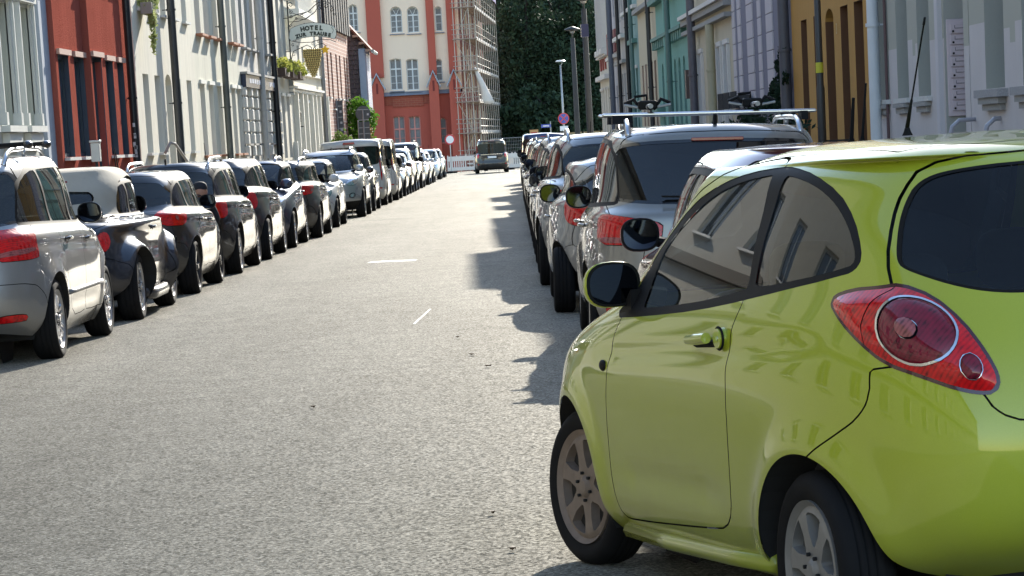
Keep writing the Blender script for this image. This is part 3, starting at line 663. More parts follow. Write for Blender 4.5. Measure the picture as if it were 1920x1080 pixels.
# ochre house
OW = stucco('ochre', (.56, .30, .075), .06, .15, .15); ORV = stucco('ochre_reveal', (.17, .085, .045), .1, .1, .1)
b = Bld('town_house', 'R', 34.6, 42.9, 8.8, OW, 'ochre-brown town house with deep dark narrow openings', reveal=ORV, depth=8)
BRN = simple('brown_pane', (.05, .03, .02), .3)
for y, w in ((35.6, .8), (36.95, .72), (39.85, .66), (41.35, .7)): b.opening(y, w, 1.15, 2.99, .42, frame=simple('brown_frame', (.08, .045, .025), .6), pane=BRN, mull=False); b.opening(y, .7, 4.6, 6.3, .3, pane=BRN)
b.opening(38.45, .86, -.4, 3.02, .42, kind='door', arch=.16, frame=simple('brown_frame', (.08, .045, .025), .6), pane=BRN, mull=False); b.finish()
lettering(b.root, '3', (b.v(37.65, .012, 2.66)), .20, simple('number_cream', (.55, .45, .22), .6), rot=(math.pi/2, 0, -math.pi/2), name='house_number')
# purple-grey rusticated house
PW = stucco('purple_grey', (.25, .24, .29), .06, .12, .1); PP = simple('lavender_panel', (.58, .53, .53), .85, var=.07, vs=4)
b = Bld('town_house', 'R', 42.95, 52.35, 7.9, PW, 'purple-grey town house with pale lavender block panels', reveal=PW, depth=8)
b.finish(); meS = {}
for (y, w) in ((44.3, .45), (45.95, 1.1), (47.5, .6), (49.1, 1.2), (50.95, .7), (52.0, .6)):
    for k in range(15):
        z = .95+.292*k
        if w not in meS: meS[w] = MB().mat(PP).box(-.014, .02, -w/2, w/2, 0, .280, .006).mesh('panel')
        link('panel', meS[w], b.root, b.v(y, 0, z))
b.part('cornice', GRS, 42.95, 52.35, 0, .14, 5.65, 5.85)
FB = simple('flower_box_iron', (.03, .03, .035), .6)
for y in (49.3, 50.6, 51.8):
    q = MB().mat(FB); b.bx(q, y-.45, y+.45, .05, .30, 1.85, 2.05)
    for k in range(7): b.bx(q, y-.46+k*.15, y-.43+k*.15, .30, .33, 1.83, 2.12)
    q.build('balcony_box', b.root)
b.pipe(43.06, simple('pipe_grey_lilac', (.10, .10, .115), .5, var=.2), r=.085, o=.10)
# cream-beige house with pediment cornice
CW = stucco('warm_beige', (.62, .55, .40), .06, .15, .15); CRV = stucco('lilac_reveal', (.52, .48, .48), .05, .1, .1); WS = simple('pale_surround', (.70, .67, .62), .75, var=.08)
b = Bld('town_house', 'R', 52.4, 62.9, 9.95, CW, 'warm beige town house with heavy stone cornice and cream downpipe', reveal=CRV, depth=8)
for y in (53.5, 54.95, 56.4, 59.4, 60.9): b.opening(y, .75, 1.0, 3.05, .22, lintel=WS, reveal=None); b.opening(y, .8, 4.7, 6.6, .22, lintel=WS)
b.finish(); b.part('cornice', GRS, 52.4, 62.9, 0, .15, 3.72, 3.84); b.part('cornice', WS, 52.4, 62.9, 0, .21, 3.85, 3.93); b.part('string_course', GRS, 52.4, 62.9, 0, .14, 3.52, 3.60)
for y in (53.5, 54.95, 56.4, 59.4, 60.9):
    q = MB().mat(WS); b.bx(q, y-.50, y-.38, -.02, .06, .9, 3.04); b.bx(q, y+.38, y+.50, -.02, .06, .9, 3.04); link('window_surround', q.mesh('window_surround'), b.root)
b.pipe(55.7, simple('cream_pipe', (.46, .42, .28), .6, var=.1), r=.085, o=.13, z1=3.5); b.pipe(59.8, simple('lilac_grey_pipe', (.13, .125, .14), .5, .1, var=.2), r=.088, o=.16)
b.part('meter_box', simple('brown_box', (.10, .07, .06), .6), 60.5, 60.8, .16, .26, 2.15, 2.75)
# teal house
TW = stucco('teal', (.24, .46, .39), .07, .2, .15); TD = simple('dark_teal_moulding', (.12, .25, .21), .75, var=.15); TRV = stucco('teal_reveal', (.19, .35, .31), .05, .1, .1)
b = Bld('town_house', 'R', 62.95, 73.0, 9.1, TW, 'teal green town house with bracketed dark teal cornices', reveal=TRV, depth=8)
for y in (64.2, 65.6, 67.0, 69.9, 71.2): b.opening(y, .7, .8, 3.15, .2, arch=.30, mull=False, pane=simple('teal_pane', (.05, .10, .09), .2)); b.opening(y, .8, 5.6, 7.4, .22, lintel=TD)
b.finish(); b.part('cornice', TD, 62.95, 73.0, 0, .17, 3.72, 3.80); b.part('cornice', TD, 62.95, 73.0, 0, .20, 4.62, 4.74)
for k in range(15): y = 63.2+k*.68; b.part('bracket', TD, y, y+.28, 0, .13, 3.52, 3.715)
b.part('window_ledge', TD, 71.0, 72.9, 0, .20, 1.97, 2.09); b.part('pilaster', TW, 68.2, 68.5, 0, .14, -.4, 4.6); b.pipe(66.4, simple('teal_pipe', (.11, .19, .17), .5), r=.065, o=.18)
# pale yellow, second teal, grey, claret, white ornate
YW = stucco('pale_yellow', (.72, .62, .44), .06, .12, .12)
b = Bld('town_house', 'R', 73.05, 80.6, 9.0, YW, 'pale yellow town house squeezed between the two teal houses', reveal=stucco('salmon_reveal', (.55, .38, .29), .05, .1, .1), depth=8)
for y in (74.0, 75.3, 77.8, 79.2): b.opening(y, .7, .8, 3.3, .2, mull=False); b.opening(y, .7, 5.3, 7.2, .2)
b.finish(); b.part('string_course', GRS, 73.05, 80.6, 0, .16, 4.72, 4.84); b.pipe(73.9, PIPD, r=.06, o=.14)
TW2 = stucco('teal_pale', (.30, .46, .43), .07, .15, .1)
b = Bld('town_house', 'R', 80.65, 87.0, 7.7, TW2, 'smaller grey-teal town house with dark hood moulding', reveal=TRV, depth=8)
for y in (82.0, 83.6, 85.4): b.opening(y, .75, .8, 3.3, .22, lintel=WS); b.opening(y, .7, 5.4, 7.4, .2, lintel=WS)
b.finish(); b.part('cornice', WS, 80.65, 87.0, 0, .14, 4.95, 5.05); b.part('hood_mould', TD, 81.2, 84.6, 0, .15, 4.0, 4.12); b.pipe(81.6, simple('teal_pipe', (1, 1, 1)), r=.06, o=.14); b.pipe(83.8, PIPB, r=.06, o=.14)
b = Bld('town_house', 'R', 87.05, 92.0, 8.6, stucco('warm_grey', (.56, .53, .50)), 'warm grey town house with stone first-floor cornice near the far end', depth=8)
for y in (88.2, 89.6, 91.0): b.opening(y, .75, .8, 3.3, .22); b.opening(y, .7, 4.9, 7.0, .2, lintel=WS)
b.finish(); b.part('cornice', WS, 87.05, 92, 0, .15, 4.35, 4.47); b.part('string_course', GRS, 87.05, 92, 0, .14, 3.6, 3.7); b.pipe(88.6, PIPB, r=.06, o=.14)
b = Bld('town_house', 'R', 92.05, 97.6, 7.6, stucco('lilac_stone', (.58, .56, .58)), 'lilac-grey town house with a claret band under its bay', depth=8)
for y in (93.2, 94.8, 96.4): b.opening(y, .75, .8, 3.0, .22); b.opening(y, .7, 5.2, 7.4, .2)
b.finish(); b.part('band', simple('claret_band', (.26, .08, .085), .8, var=.2), 92.05, 97.6, .0, .06, 4.1, 4.8); b.part('cornice', WS, 92.05, 97.6, 0, .13, 3.9, 4.0); b.pipe(92.7, simple('blue_grey_pipe', (.10, .115, .15), .5, .1), r=.09, o=.18)
WO = stucco('ivory', (.78, .74, .63), .06, .2, .15); CL = simple('claret_panel', (.32, .07, .055), .85, var=.15)
b = Bld('town_house', 'R', 97.65, 104.6, 8.6, WO, 'ivory ornate town house with claret panels at the far end of the row', depth=8)
for y in (98.8, 100.6, 102.4, 103.8): b.opening(y, .75, .8, 3.0, .22, lintel=WS); b.opening(y, .75, 4.6, 6.9, .3, lintel=WS)
b.finish()
for y in (98.8, 100.6, 102.4):
    q = MB().mat(WS); b.bx(q, y-.55, y-.40, 0, .16, 4.4, 7.0); b.bx(q, y+.40, y+.55, 0, .16, 4.4, 7.0); b.bx(q, y-.65, y+.65, 0, .28, 7.02, 7.2); b.bx(q, y-.65, y+.65, 0, .24, 4.2, 4.38); link('window_surround', q.mesh('window_surround'), b.root)
for y in (99.7, 101.5, 103.1): b.part('panel', CL, y-.3, y+.3, 0, .05, 4.5, 6.8); b.part('panel', CL, y-.3, y+.3, 0, .05, 3.7, 4.1)
b.part('cornice', WS, 97.65, 104.7, 0, .18, 3.35, 3.50); b.part('cornice', WS, 97.65, 104.7, 0, .13, 4.14, 4.2); b.part('lamp_box', simple('purple_lamp_box', (.10, .09, .16), .5), 104.2, 104.7, .35, .62, 5.0, 5.45)

# ---------------------------------------------------------------- the tall red and cream building at the end
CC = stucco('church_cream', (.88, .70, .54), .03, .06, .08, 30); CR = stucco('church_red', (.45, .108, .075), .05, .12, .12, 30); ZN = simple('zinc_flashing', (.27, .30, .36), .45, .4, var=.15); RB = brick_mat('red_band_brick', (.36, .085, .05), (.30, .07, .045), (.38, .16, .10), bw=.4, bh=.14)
T = empty('gothic_building', (0, 195.0, 0), label='tall red and cream gothic building closing the end of the street', cat='building')
def wall_with(m1, x0, x1, z0, z1, ops, name):
    m = MB().mat(m1); xs = sorted({x0, x1, *[o[0]-o[1]/2 for o in ops], *[o[0]+o[1]/2 for o in ops]}); zs = sorted({z0, z1, *[o[2] for o in ops], *[o[3] for o in ops]})
    for a, b_ in zip(xs[:-1], xs[1:]):
        for c, d in zip(zs[:-1], zs[1:]):
            if any(abs((a+b_)/2-o[0]) < o[1]/2 and o[2] < (c+d)/2 < o[3] for o in ops): continue
            m.add([(a, 0, c), (b_, 0, c), (b_, 0, d), (a, 0, d)], [(0, 1, 2, 3)])
    for (xc, w, a, c, h) in ops:
        x, y = xc-w/2, xc+w/2; D = .35
        for q in ([(x, 0, a), (x, D, a), (x, D, c), (x, 0, c)], [(y, 0, a), (y, D, a), (y, D, c), (y, 0, c)], [(x, 0, a), (y, 0, a), (y, D, a), (x, D, a)]): m.add(q, [(0, 1, 2, 3)])
        n = 12; arc = [(xc-w/2*math.cos(math.pi*k/n), c-h+h*math.sin(math.pi*k/n)) for k in range(n+1)]
        for k in range(n): (p, q), (r, s_) = arc[k], arc[k+1]; m.add([(p, 0, q), (r, 0, s_), (r, 0, c), (p, 0, c)], [(0, 1, 2, 3)]); m.add([(p, 0, q), (r, 0, s_), (r, D, s_), (p, D, q)], [(0, 1, 2, 3)])
    return m.build(name, T)
def church_window(xc, w, z0, z1, h, m, bars=2, trans=.35):
    q = MB().mat(m); D = .22; f = .07; n = 12; x0, x1 = xc-w/2, xc+w/2
    q.box(x0, x0+f, D, D+.06, z0, z1-h); q.box(x1-f, x1, D, D+.06, z0, z1-h); q.box(x0+f, x1-f, D, D+.06, z0, z0+f)
    arc = [(xc-(w/2-f/2)*math.cos(math.pi*k/n), D+.03, z1-h+(h-f/2)*math.sin(math.pi*k/n)) for k in range(n+1)]; q.tube(arc, f/2, 6)
    zt = z0+(z1-z0)*(1-trans); q.box(x0+f, x1-f, D-.01, D+.06, zt-.05, zt+.05)
    if w > .6: q.box(xc-.045, xc+.045, D-.005, D+.055, z0+f, z1-h*.3 if h < .4 else zt)
    if h > .35 and w > .6: q.tube([(xc, D+.03, zt), (xc-w*.3, D+.03, z1-h*.25)], .025, 5); q.tube([(xc, D+.03, zt), (xc+w*.3, D+.03, z1-h*.25)], .025, 5)
    for k in range(1, bars+1): z = z0+(zt-z0)*k/(bars+1); q.box(x0+f, x1-f, D+.01, D+.05, z-.018, z+.018)
    o = q.build('window', T); p = MB().mat(PANE).add([(x0, D+.07, z0), (x1, D+.07, z0), (x1, D+.07, z1), (x0, D+.07, z1)], [(0, 1, 2, 3)]); p.build('pane', o)
    c = MB().mat(simple('net_curtain', (.22, .22, .22), .9, var=.3, vs=9)); c.add([(x0+.08, D+.066, z0+.05), (x1-.05, D+.066, z0+.05), (x1-.05, D+.066, z1-.12), (x0+.08, D+.066, z1-.12)], [(0, 1, 2, 3)]); c.build('curtain', o)
A = [(-10.32, .62, 9.2, 11.0, .31), (-7.65, .82, 5.12, 7.22, .12), (-6.52, .82, 5.05, 7.15, .12), (-7.42, .80, 8.95, 10.70, .40), (-6.28, .80, 8.90, 10.65, .40), (-4.72, .48, 5.58, 7.05, .24), (-4.55, .48, 8.90, 10.55, .24), (-7.42, .80, 12.6, 14.3, .4), (-6.28, .80, 12.6, 14.3, .4)]
wall_with(CC, -14, -3.2, 4.98, 16.5, A, 'upper_wall')
Bo = [(-7.64, .80, 1.25, 3.36, .10), (-6.58, .80, 1.22, 3.31, .10), (-4.66, .50, 1.35, 3.10, .25)]
wall_with(CR, -14, -3.2, -1.2, 4.78, Bo, 'lower_wall')
PK = simple('pink_frame', (.62, .26, .22), .6)
for (x, w, a, c, h) in A: church_window(x, w, a, c, h, FRW, 2 if w > .6 else 1, .33)
for (x, w, a, c, h) in Bo: church_window(x, w, a, c, h, PK, 1, .42)
for (x, w, a) in [(q[0], q[1], q[2]) for q in A]: MB().mat(ZN).prism([(-.16, a-.14), (0.1, a-.02), (.1, a-.14)], x-w/2-.08, x+w/2+.12, 'x').build('sill', T)
MB().mat(ZN).prism([(-.32, 4.72), (.05, 5.0), (.05, 4.72)], -8.55, -3.3, 'x').build('string_flashing', T)
MB().mat(RB).box(-8.5, -5.45, -.03, .05, 4.08, 4.70).build('brick_band', T); MB().mat(RB).box(-8.0, -5.9, -.08, -.03, 3.95, 4.55).build('brick_panel', T)
def buttress(x, w, lw, name='buttress'):
    MB().mat(CR).box(x-w/2, x+w/2, -.35, .1, 6.0, 16.8).build(name, T)
    q = MB().mat(CR).box(x-lw/2, x+lw/2, -.9, .1, -1.2, 5.25); q.mat(CR).prism([(x-lw/2, 5.25), (x+lw/2, 5.25), (x, 6.15)], -.9, -.3, 'y'); o = q.build(name, T)
    for s_ in (-1, 1):
        c = MB().mat(ZN).prism([(x, 6.32), (x, 6.18), (x+s_*(lw/2+.14), 5.12), (x+s_*(lw/2+.16), 5.24)], -1.0, -.3, 'y'); c.build('coping', o)
    MB().mat(simple('niche_dark_red', (.16, .03, .025), .9)).box(x-.06, x+.06, -.915, -.89, 4.9, 5.6).build('niche', o)
buttress(-8.95, .98, .82); buttress(-5.12, .52, .66); buttress(-3.72, .58, .70); buttress(-12.5, .9, .8)
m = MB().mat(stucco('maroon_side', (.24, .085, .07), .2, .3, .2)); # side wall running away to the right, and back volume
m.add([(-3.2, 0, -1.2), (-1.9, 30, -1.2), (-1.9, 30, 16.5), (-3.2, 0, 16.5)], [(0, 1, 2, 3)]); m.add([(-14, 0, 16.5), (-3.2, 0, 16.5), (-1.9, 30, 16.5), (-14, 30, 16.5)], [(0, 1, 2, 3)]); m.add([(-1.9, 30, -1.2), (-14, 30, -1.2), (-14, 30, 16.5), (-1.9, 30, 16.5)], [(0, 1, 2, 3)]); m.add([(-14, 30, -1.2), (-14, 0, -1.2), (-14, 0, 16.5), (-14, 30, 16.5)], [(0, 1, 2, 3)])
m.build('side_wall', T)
for k in range(5):
    for zz in (1.0, 5.2, 9.2):
        y = 3+k*5.6; x = -3.2+1.3*y/30; MB().mat(CC).box(x-.02, x+.03, y-1.3, y+1.3, zz-.4 if zz > 2 else zz, zz+2.6).build('render_panel', T)
MB().mat(TILE).prism([(-14.4, 16.5), (-1.8, 16.5), (-8, 21)], -.3, 30.2, 'y').build('roof', T)
MB().mat(simple('cream_downpipe', (.55, .50, .42), .6)).tube([(-3.15, -.1, 4.9), (-3.0, -.15, 4.7), (-3.28, -.2, 4.4), (-3.25, -.2, -.6)], .05, 6).build('downpipe', T)
# scaffolding along the side wall
ST = simple('scaffold_tube', (.46, .42, .36), .6, .3, var=.2); DK = simple('scaffold_deck', (.33, .25, .20), .85, var=.3)
S = empty('scaffolding', (0, 195.0, 0), label='tall tube scaffolding wrapped round the right side of the red building', cat='scaffolding')
def sx(y, o): return -3.2+1.3*y/30+o
lv = [-.2, 1.9, 4.0, 6.1, 8.2, 10.3, 12.4, 14.5]
for k in range(11):
    y = -.6+k*2.95
    for o in (.25, 1.15):
        MB().mat(ST).tube([(sx(y, o), y, -.6), (sx(y, o), y, 15.6)], .032, 5).build('standard', S)
    q = MB().mat(ST)
    for z in lv: q.tube([(sx(y, .2), y, z), (sx(y, 1.2), y, z)], .025, 4); q.tube([(sx(y, .2), y, z+1.0), (sx(y, 1.2), y, z+1.0)], .02, 4)
    q.build('transom', S)
for z in lv:
    for o in (.25, 1.15):
        for dz in ((0, .5, 1.0) if o > 1 else (0, 1.0)): MB().mat(ST).tube([(sx(-.8, o), -.8, z+dz), (sx(29.5, o), 29.5, z+dz)], .024, 4).build('ledger', S)
    if z > 0:
        q = MB().mat(DK); V = [(sx(y, o), y, z+h) for h in (.02, .07) for (y, o) in ((-.7, .3), (29.4, .3), (29.4, 1.1), (-.7, 1.1))]; q.add(V, [(0, 1, 2, 3), (7, 6, 5, 4), (0, 4, 5, 1), (1, 5, 6, 2), (2, 6, 7, 3), (3, 7, 4, 0)]); q.build('deck', S)
        V = [(sx(y, 1.12)+d, y, z+h) for h in (.07, .22) for (y, d) in ((-.7, 0), (29.4, 0), (29.4, .02), (-.7, .02))]; MB().mat(simple('toe_board', (.55, .50, .46), .8)).add(V, [(0, 1, 2, 3), (7, 6, 5, 4), (0, 4, 5, 1), (1, 5, 6, 2), (2, 6, 7, 3), (3, 7, 4, 0)]).build('toe_board', S)
# front bay with extra ladder tubes
for x in (-3.55, -2.95, -2.5): MB().mat(ST).tube([(x, -1.3, -.6), (x, -1.3, 13.6)], .03, 5).build('standard', S)
for z in lv:
    if z > 0: MB().mat(DK).box(-3.65, -2.0, -1.45, -.5, z+.02, z+.08).build('deck', S)
    for dz in (.35, .7, 1.0): MB().mat(ST).tube([(-3.7, -1.35, z+dz), (-2.05, -1.35, z+dz)], .02, 4).build('guard_rail', S)
for k in range(6): z = lv[k]; MB().mat(ST).tube([(-3.5+(k % 2)*1.0, -1.3, z), (-2.5-(k % 2)*1.0, -1.3, z+2.1)], .02, 4).build('brace', S)
NET = simple('violet_net', (.20, .17, .36), .9)
V = []; 
for k in range(9): y = 6+k*2.9; V += [(sx(y, 1.25)+.06*math.sin(k*2), y, 11.9-.1*math.sin(k)), (sx(y, 1.25)+.05*math.cos(k*3), y, 15.5)]
o = link('debris_net', mesh('debris_net', V, [(2*k, 2*k+2, 2*k+3, 2*k+1) for k in range(8)], NET), None, (0, 195, 0)); tag(o, 'violet debris net hung on the top of the scaffolding', 'net')
V = []; n = 10
for k in range(n+1):
    t_ = k/n; z = 6.35-2.5*t_; x = -2.33+.55*t_; w = .10+.62*t_**.8
    V += [(x, -1.0-.12*math.sin(t_*9), z), (x+w*.55, -1.18+.10*math.sin(t_*7+1), z-.03), (x+w, -1.0+.10*math.cos(t_*8), z+.10*t_)]
o = link('tarpaulin', mesh('tarpaulin', V, [(3*k+i, 3*k+i+1, 3*k+4+i, 3*k+3+i) for k in range(n) for i in range(2)], simple('white_tarpaulin', (.62, .57, .52), .7, var=.15, vs=2), smooth=True), None, (0, 194.9, 0)); tag(o, 'torn white tarpaulin flapping from the scaffolding corner', 'tarpaulin')
o.modifiers.new('thickness', 'SOLIDIFY').thickness = .01
# ---------------------------------------------------------------- trees, bushes, plants
def leafmat(name, c1, c2, trans=.25):
    t = NT(name); c = t.coord(); i = t.node('TexNoise', {'Vector': c, 'Scale': 1.7, 'Detail': 3.0}).outputs[0]
    v = t.node('TexWhiteNoise', {'Vector': t.node('VectorMath', {0: c, 1: (.35, .35, .35)}, operation='SNAP').outputs[0]}).outputs[0]
    f = t.math('ADD', t.math('MULTIPLY', i, .6), t.math('MULTIPLY', v, .4)); col = t.ramp(f, [(.25, c1), (.75, c2)])
    b = t.node('BsdfPrincipled', {'Base Color': col, 'Roughness': .7, 'Specular IOR Level': .12}); tr = t.node('BsdfTranslucent', {'Color': col}); m = t.node('MixShader', {0: trans}); t.l.new(b.outputs[0], m.inputs[1]); t.l.new(tr.outputs[0], m.inputs[2]); t.l.new(m.outputs[0], t.out.inputs[0]); return t.m
LF1 = leafmat('foliage_dark', (.027, .048, .030), (.055, .095, .050), .10); LF2 = leafmat('foliage_fresh', (.045, .12, .015), (.13, .26, .03), .45); LF3 = leafmat('ivy_leaves', (.010, .022, .014), (.03, .055, .03), .1); LF4 = leafmat('yellow_flowers_leaves', (.10, .16, .03), (.42, .42, .10), .4)
BARK = simple('bark', (.032, .030, .026), .95, var=.4, vs=6)
def foliage(name, blobs, n, size, m, seed, parent=None, loc=(0, 0, 0), surf=.55):
    r = np.random.default_rng(seed); vol = np.array([b[3]*b[4]*b[5] for b in blobs])**(2/3); k = r.choice(len(blobs), n, p=vol/vol.sum()); B = np.array(blobs)[k]
    d = r.normal(size=(n, 3)); d /= np.linalg.norm(d, axis=1)[:, None]; rad = 1-(1-surf)*r.random(n)**1.0; rad *= 1+.16*r.normal(size=n); c = B[:, :3]+d*B[:, 3:6]*rad[:, None]
    u = r.normal(size=(n, 3)); u /= np.linalg.norm(u, axis=1)[:, None]; w = np.cross(u, r.normal(size=(n, 3))); w /= np.linalg.norm(w, axis=1)[:, None]; s = size*(.6+.8*r.random(n))[:, None]
    V = np.stack([c-u*s, c-w*s*.5+u*s*.1, c+u*s, c+w*s*.5-u*s*.1], 1).reshape(-1, 3); F = np.arange(n*4).reshape(-1, 4)
    me = bpy.data.meshes.new(name); me.vertices.add(n*4); me.vertices.foreach_set('co', V.ravel()); me.loops.add(n*4); me.loops.foreach_set('vertex_index', F.ravel().astype(np.int32)); me.polygons.add(n); me.polygons.foreach_set('loop_start', np.arange(0, n*4, 4, dtype=np.int32)); me.materials.append(m); me.update(calc_edges=True); me.validate()
    return link(name, me, parent, loc)
def tree(x, y, h, rad, seed, label, n=9000, size=.26, m=None):
    random.seed(seed); t = empty('tree', (x, y, G(y)-.1), label=label, cat='tree', group=None)
    q = MB().mat(BARK); q.tube([(0, 0, 0), (.1, 0, h*.25), (-.1, .1, h*.5), (.1, 0, h*.8)], [.28, .22, .16, .05], 8); blobs = []
    for k in range(16):
        z = h*(.12+.85*k/16); a = random.random()*6.3; rr = rad*(.45+.5*math.sin(math.pi*min(1, (k+2)/17)))*(.6+.5*random.random()); bx_, by = math.cos(a)*rr*.8, math.sin(a)*rr*.6
        blobs.append((bx_, by, z, rr*.55, rr*.55, h*.07+.5*random.random())); q.tube([(0, 0, max(.5, z-h*.12)), (bx_*.5, by*.5, z-.3), (bx_, by, z)], [.08, .05, .02], 5)
    blobs.append((0, 0, h*.45, rad*.8, rad*.6, h*.36)); blobs.append((0, 0, h*.2, rad*.9, rad*.6, h*.2)); q.build('trunk', t, True); foliage('crown', blobs, n, size, m or LF1, seed, t, surf=.35); return t
TL = ['dark leafy tree rising right beside the scaffolding', 'dark tree between the scaffolding and the street lamp', 'dark tree behind the modern street lamp', 'dark tree behind the tall grey lamp posts', 'dark tree partly hidden by the ivory house', 'tall background tree above the scaffolding side', 'tall background tree in the middle gap', 'tall background tree over the lamp posts', 'background tree at the right of the gap', 'low spreading tree behind the mesh fence']
for k, (x, y, h, r) in enumerate([(-.6, 236, 15.5, 2.9), (1.6, 230, 16.5, 3.0), (3.9, 238, 15.5, 3.2), (6.2, 231, 17, 3.1), (9.0, 238, 16, 3.4), (-3, 252, 19, 4.2), (1.2, 256, 20, 4.4), (5.5, 254, 20, 4.4), (10.5, 258, 19, 4.4), (2.5, 224, 6.0, 3.6)]):
    tree(x, y, h, r, 20+k, TL[k], n=20000 if k < 5 else 15000, size=.17 if k < 5 else .24)
o = foliage('woodland', [(-2+3.2*k, 275, 8, 3.5, 3, 11) for k in range(9)], 26000, .5, LF1, 77, surf=.2); tag(o, 'dense dark woodland closing the view behind the street end', 'woodland', kind='stuff')
random.seed(4)
def bush(x, y, z, blobs, n, size, m, seed, label, name='bush', stems=3):
    t = empty(name, (x, y, z), label=label, cat='bush' if name == 'bush' else 'plant'); q = MB().mat(BARK)
    for k in range(stems): b_ = blobs[k % len(blobs)]; q.tube([(0, 0, 0), (b_[0]*.5, b_[1]*.5, b_[2]*.5), (b_[0], b_[1], b_[2])], [.03, .02, .008], 5)
    q.build('stem', t); foliage('foliage', blobs, n, size, m, seed, t); return t
bush(-5.75, 109.5, G(109), [(-.1, 0, 3.15, .50, .5, .50), (.25, 0, 2.8, .42, .5, .5), (-.35, 0, 2.6, .35, .4, .5), (0, 0, 1.8, .5, .4, .8), (.3, 0, 1.4, .4, .4, .8)], 3200, .075, LF2, 5, 'bright sunlit green bush against the shingled gable')
bush(-5.9, 98.5, G(98)+.1, [(0, 0, 1.7, .38, .5, .5), (.3, 0, 1.5, .30, .4, .45), (-.2, 0, 1.2, .35, .4, .5), (.1, 0, .8, .4, .4, .6)], 2200, .06, leafmat('garden_green', (.03, .07, .015), (.16, .22, .05), .35), 6, 'loose leafy shrub in front of the brick house')
bush(-5.35, 106.0, G(106), [(0, 0, 2.2, .2, .3, .45), (.1, 0, 1.6, .25, .3, .5), (-.1, 0, 1.1, .25, .3, .5)], 900, .07, leafmat('rusty_leaves', (.07, .08, .02), (.30, .17, .07), .35), 16, 'rusty green climbing shrub between the two grey road signs')
# hotel flower boxes
for k, (y, lab) in enumerate([(81.9, 'yellow-green flower box on the hotel wall next to the black downpipe'), (84.3, 'yellow-green flower box on the hotel wall, middle of three'), (86.6, 'flower box on the hotel wall nearest the gilded grapes')]):
    x = fx('L', y)+.25; t = empty('flower_box', (x, y, 3.62), label=lab, cat='flower box', group='flower boxes on the hotel'); MB().mat(simple('brown_planter', (.09, .055, .04), .8)).box(-.16, .14, -.85, .85, -.02, .22, .01).build('planter', t)
    foliage('flowers', [(0, -.5, .36, .22, .45, .16), (0, .4, .34, .22, .5, .18), (.1, 0, .22, .18, .6, .14)], 500, .06, LF4, 30+k, t)
# trailing plant
t = empty('hanging_plant', (fx('L', 57.6)+.12, 56.0, 4.45), label='pale green trailing plant spilling from an upper window box', cat='plant'); MB().mat(simple('grey_planter', (.25, .24, .22), .8)).box(-.08, .14, -.45, .45, -.16, .06, .01).build('planter', t)
foliage('foliage', [(0, 0, .1, .2, .5, .16), (.1, -.1, -.2, .10, .28, .2), (.1, -.15, -.5, .06, .14, .28), (.1, -.18, -.75, .04, .08, .2)], 900, .045, leafmat('pale_trailing', (.14, .20, .05), (.48, .52, .25), .4), 40, t)
# climbing plant and hedge on the purple-grey house
bush(fx('R', 43.2)-.12, 43.4, 0, [(0, -.1, 2.62, .02, .35, .12), (0, .3, 2.42, .03, .7, .12), (.0, -.1, 2.22, .04, .8, .13), (-.03, .9, 2.05, .05, .9, .14), (-.04, 1.2, 1.85, .08, 1.5, .18), (-.08, 3.4, 1.80, .09, 1.2, .12), (-.1, 5.0, 1.64, .10, 1.8, .16)], 1300, .05, LF3, 50, 'dark ivy climbing the purple-grey house beside the downpipe', name='ivy')
bush(2.65, 31.5, G(31), [(0, 0, 1.50, .30, .5, .20), (.35, .2, 1.5, .3, .5, .18), (-.3, 0, 1.46, .3, .4, .18), (0, 0, .9, .4, .5, .5)], 2200, .04, LF3, 51, 'dark clipped shrub seen under the roof bar')
# ---------------------------------------------------------------- cars
LABMAT = {}
def glass_normals(P, N, lab):       # pressed glass is one clean curve: normals of a fitted quadratic
    side = 'window_' in lab and lab != 'rear_window'
    x, y, z = P[:, 0], P[:, 1], P[:, 2]; u, w, h = (x, z, y) if side else (y, z, x); uc, wc = (u.mean() if side else 0.0), w.mean(); u = u-uc; w = w-wc
    A = np.stack([np.ones_like(u), u, w, u*u, u*w, w*w], 1) if side else np.stack([np.ones_like(u), 0*u, w, u*u, 0*u, w*w], 1)
    c = np.linalg.lstsq(A, h, rcond=None)[0]; hu = c[1]+2*c[3]*u+c[4]*w; hw = c[2]+c[4]*u+2*c[5]*w
    M = np.stack([-hu, np.ones_like(u), -hw], 1) if side else np.stack([np.ones_like(u), -hu, -hw], 1)
    M /= np.linalg.norm(M, axis=1)[:, None]; M[(M*N).sum(1) < 0] *= -1
    return M
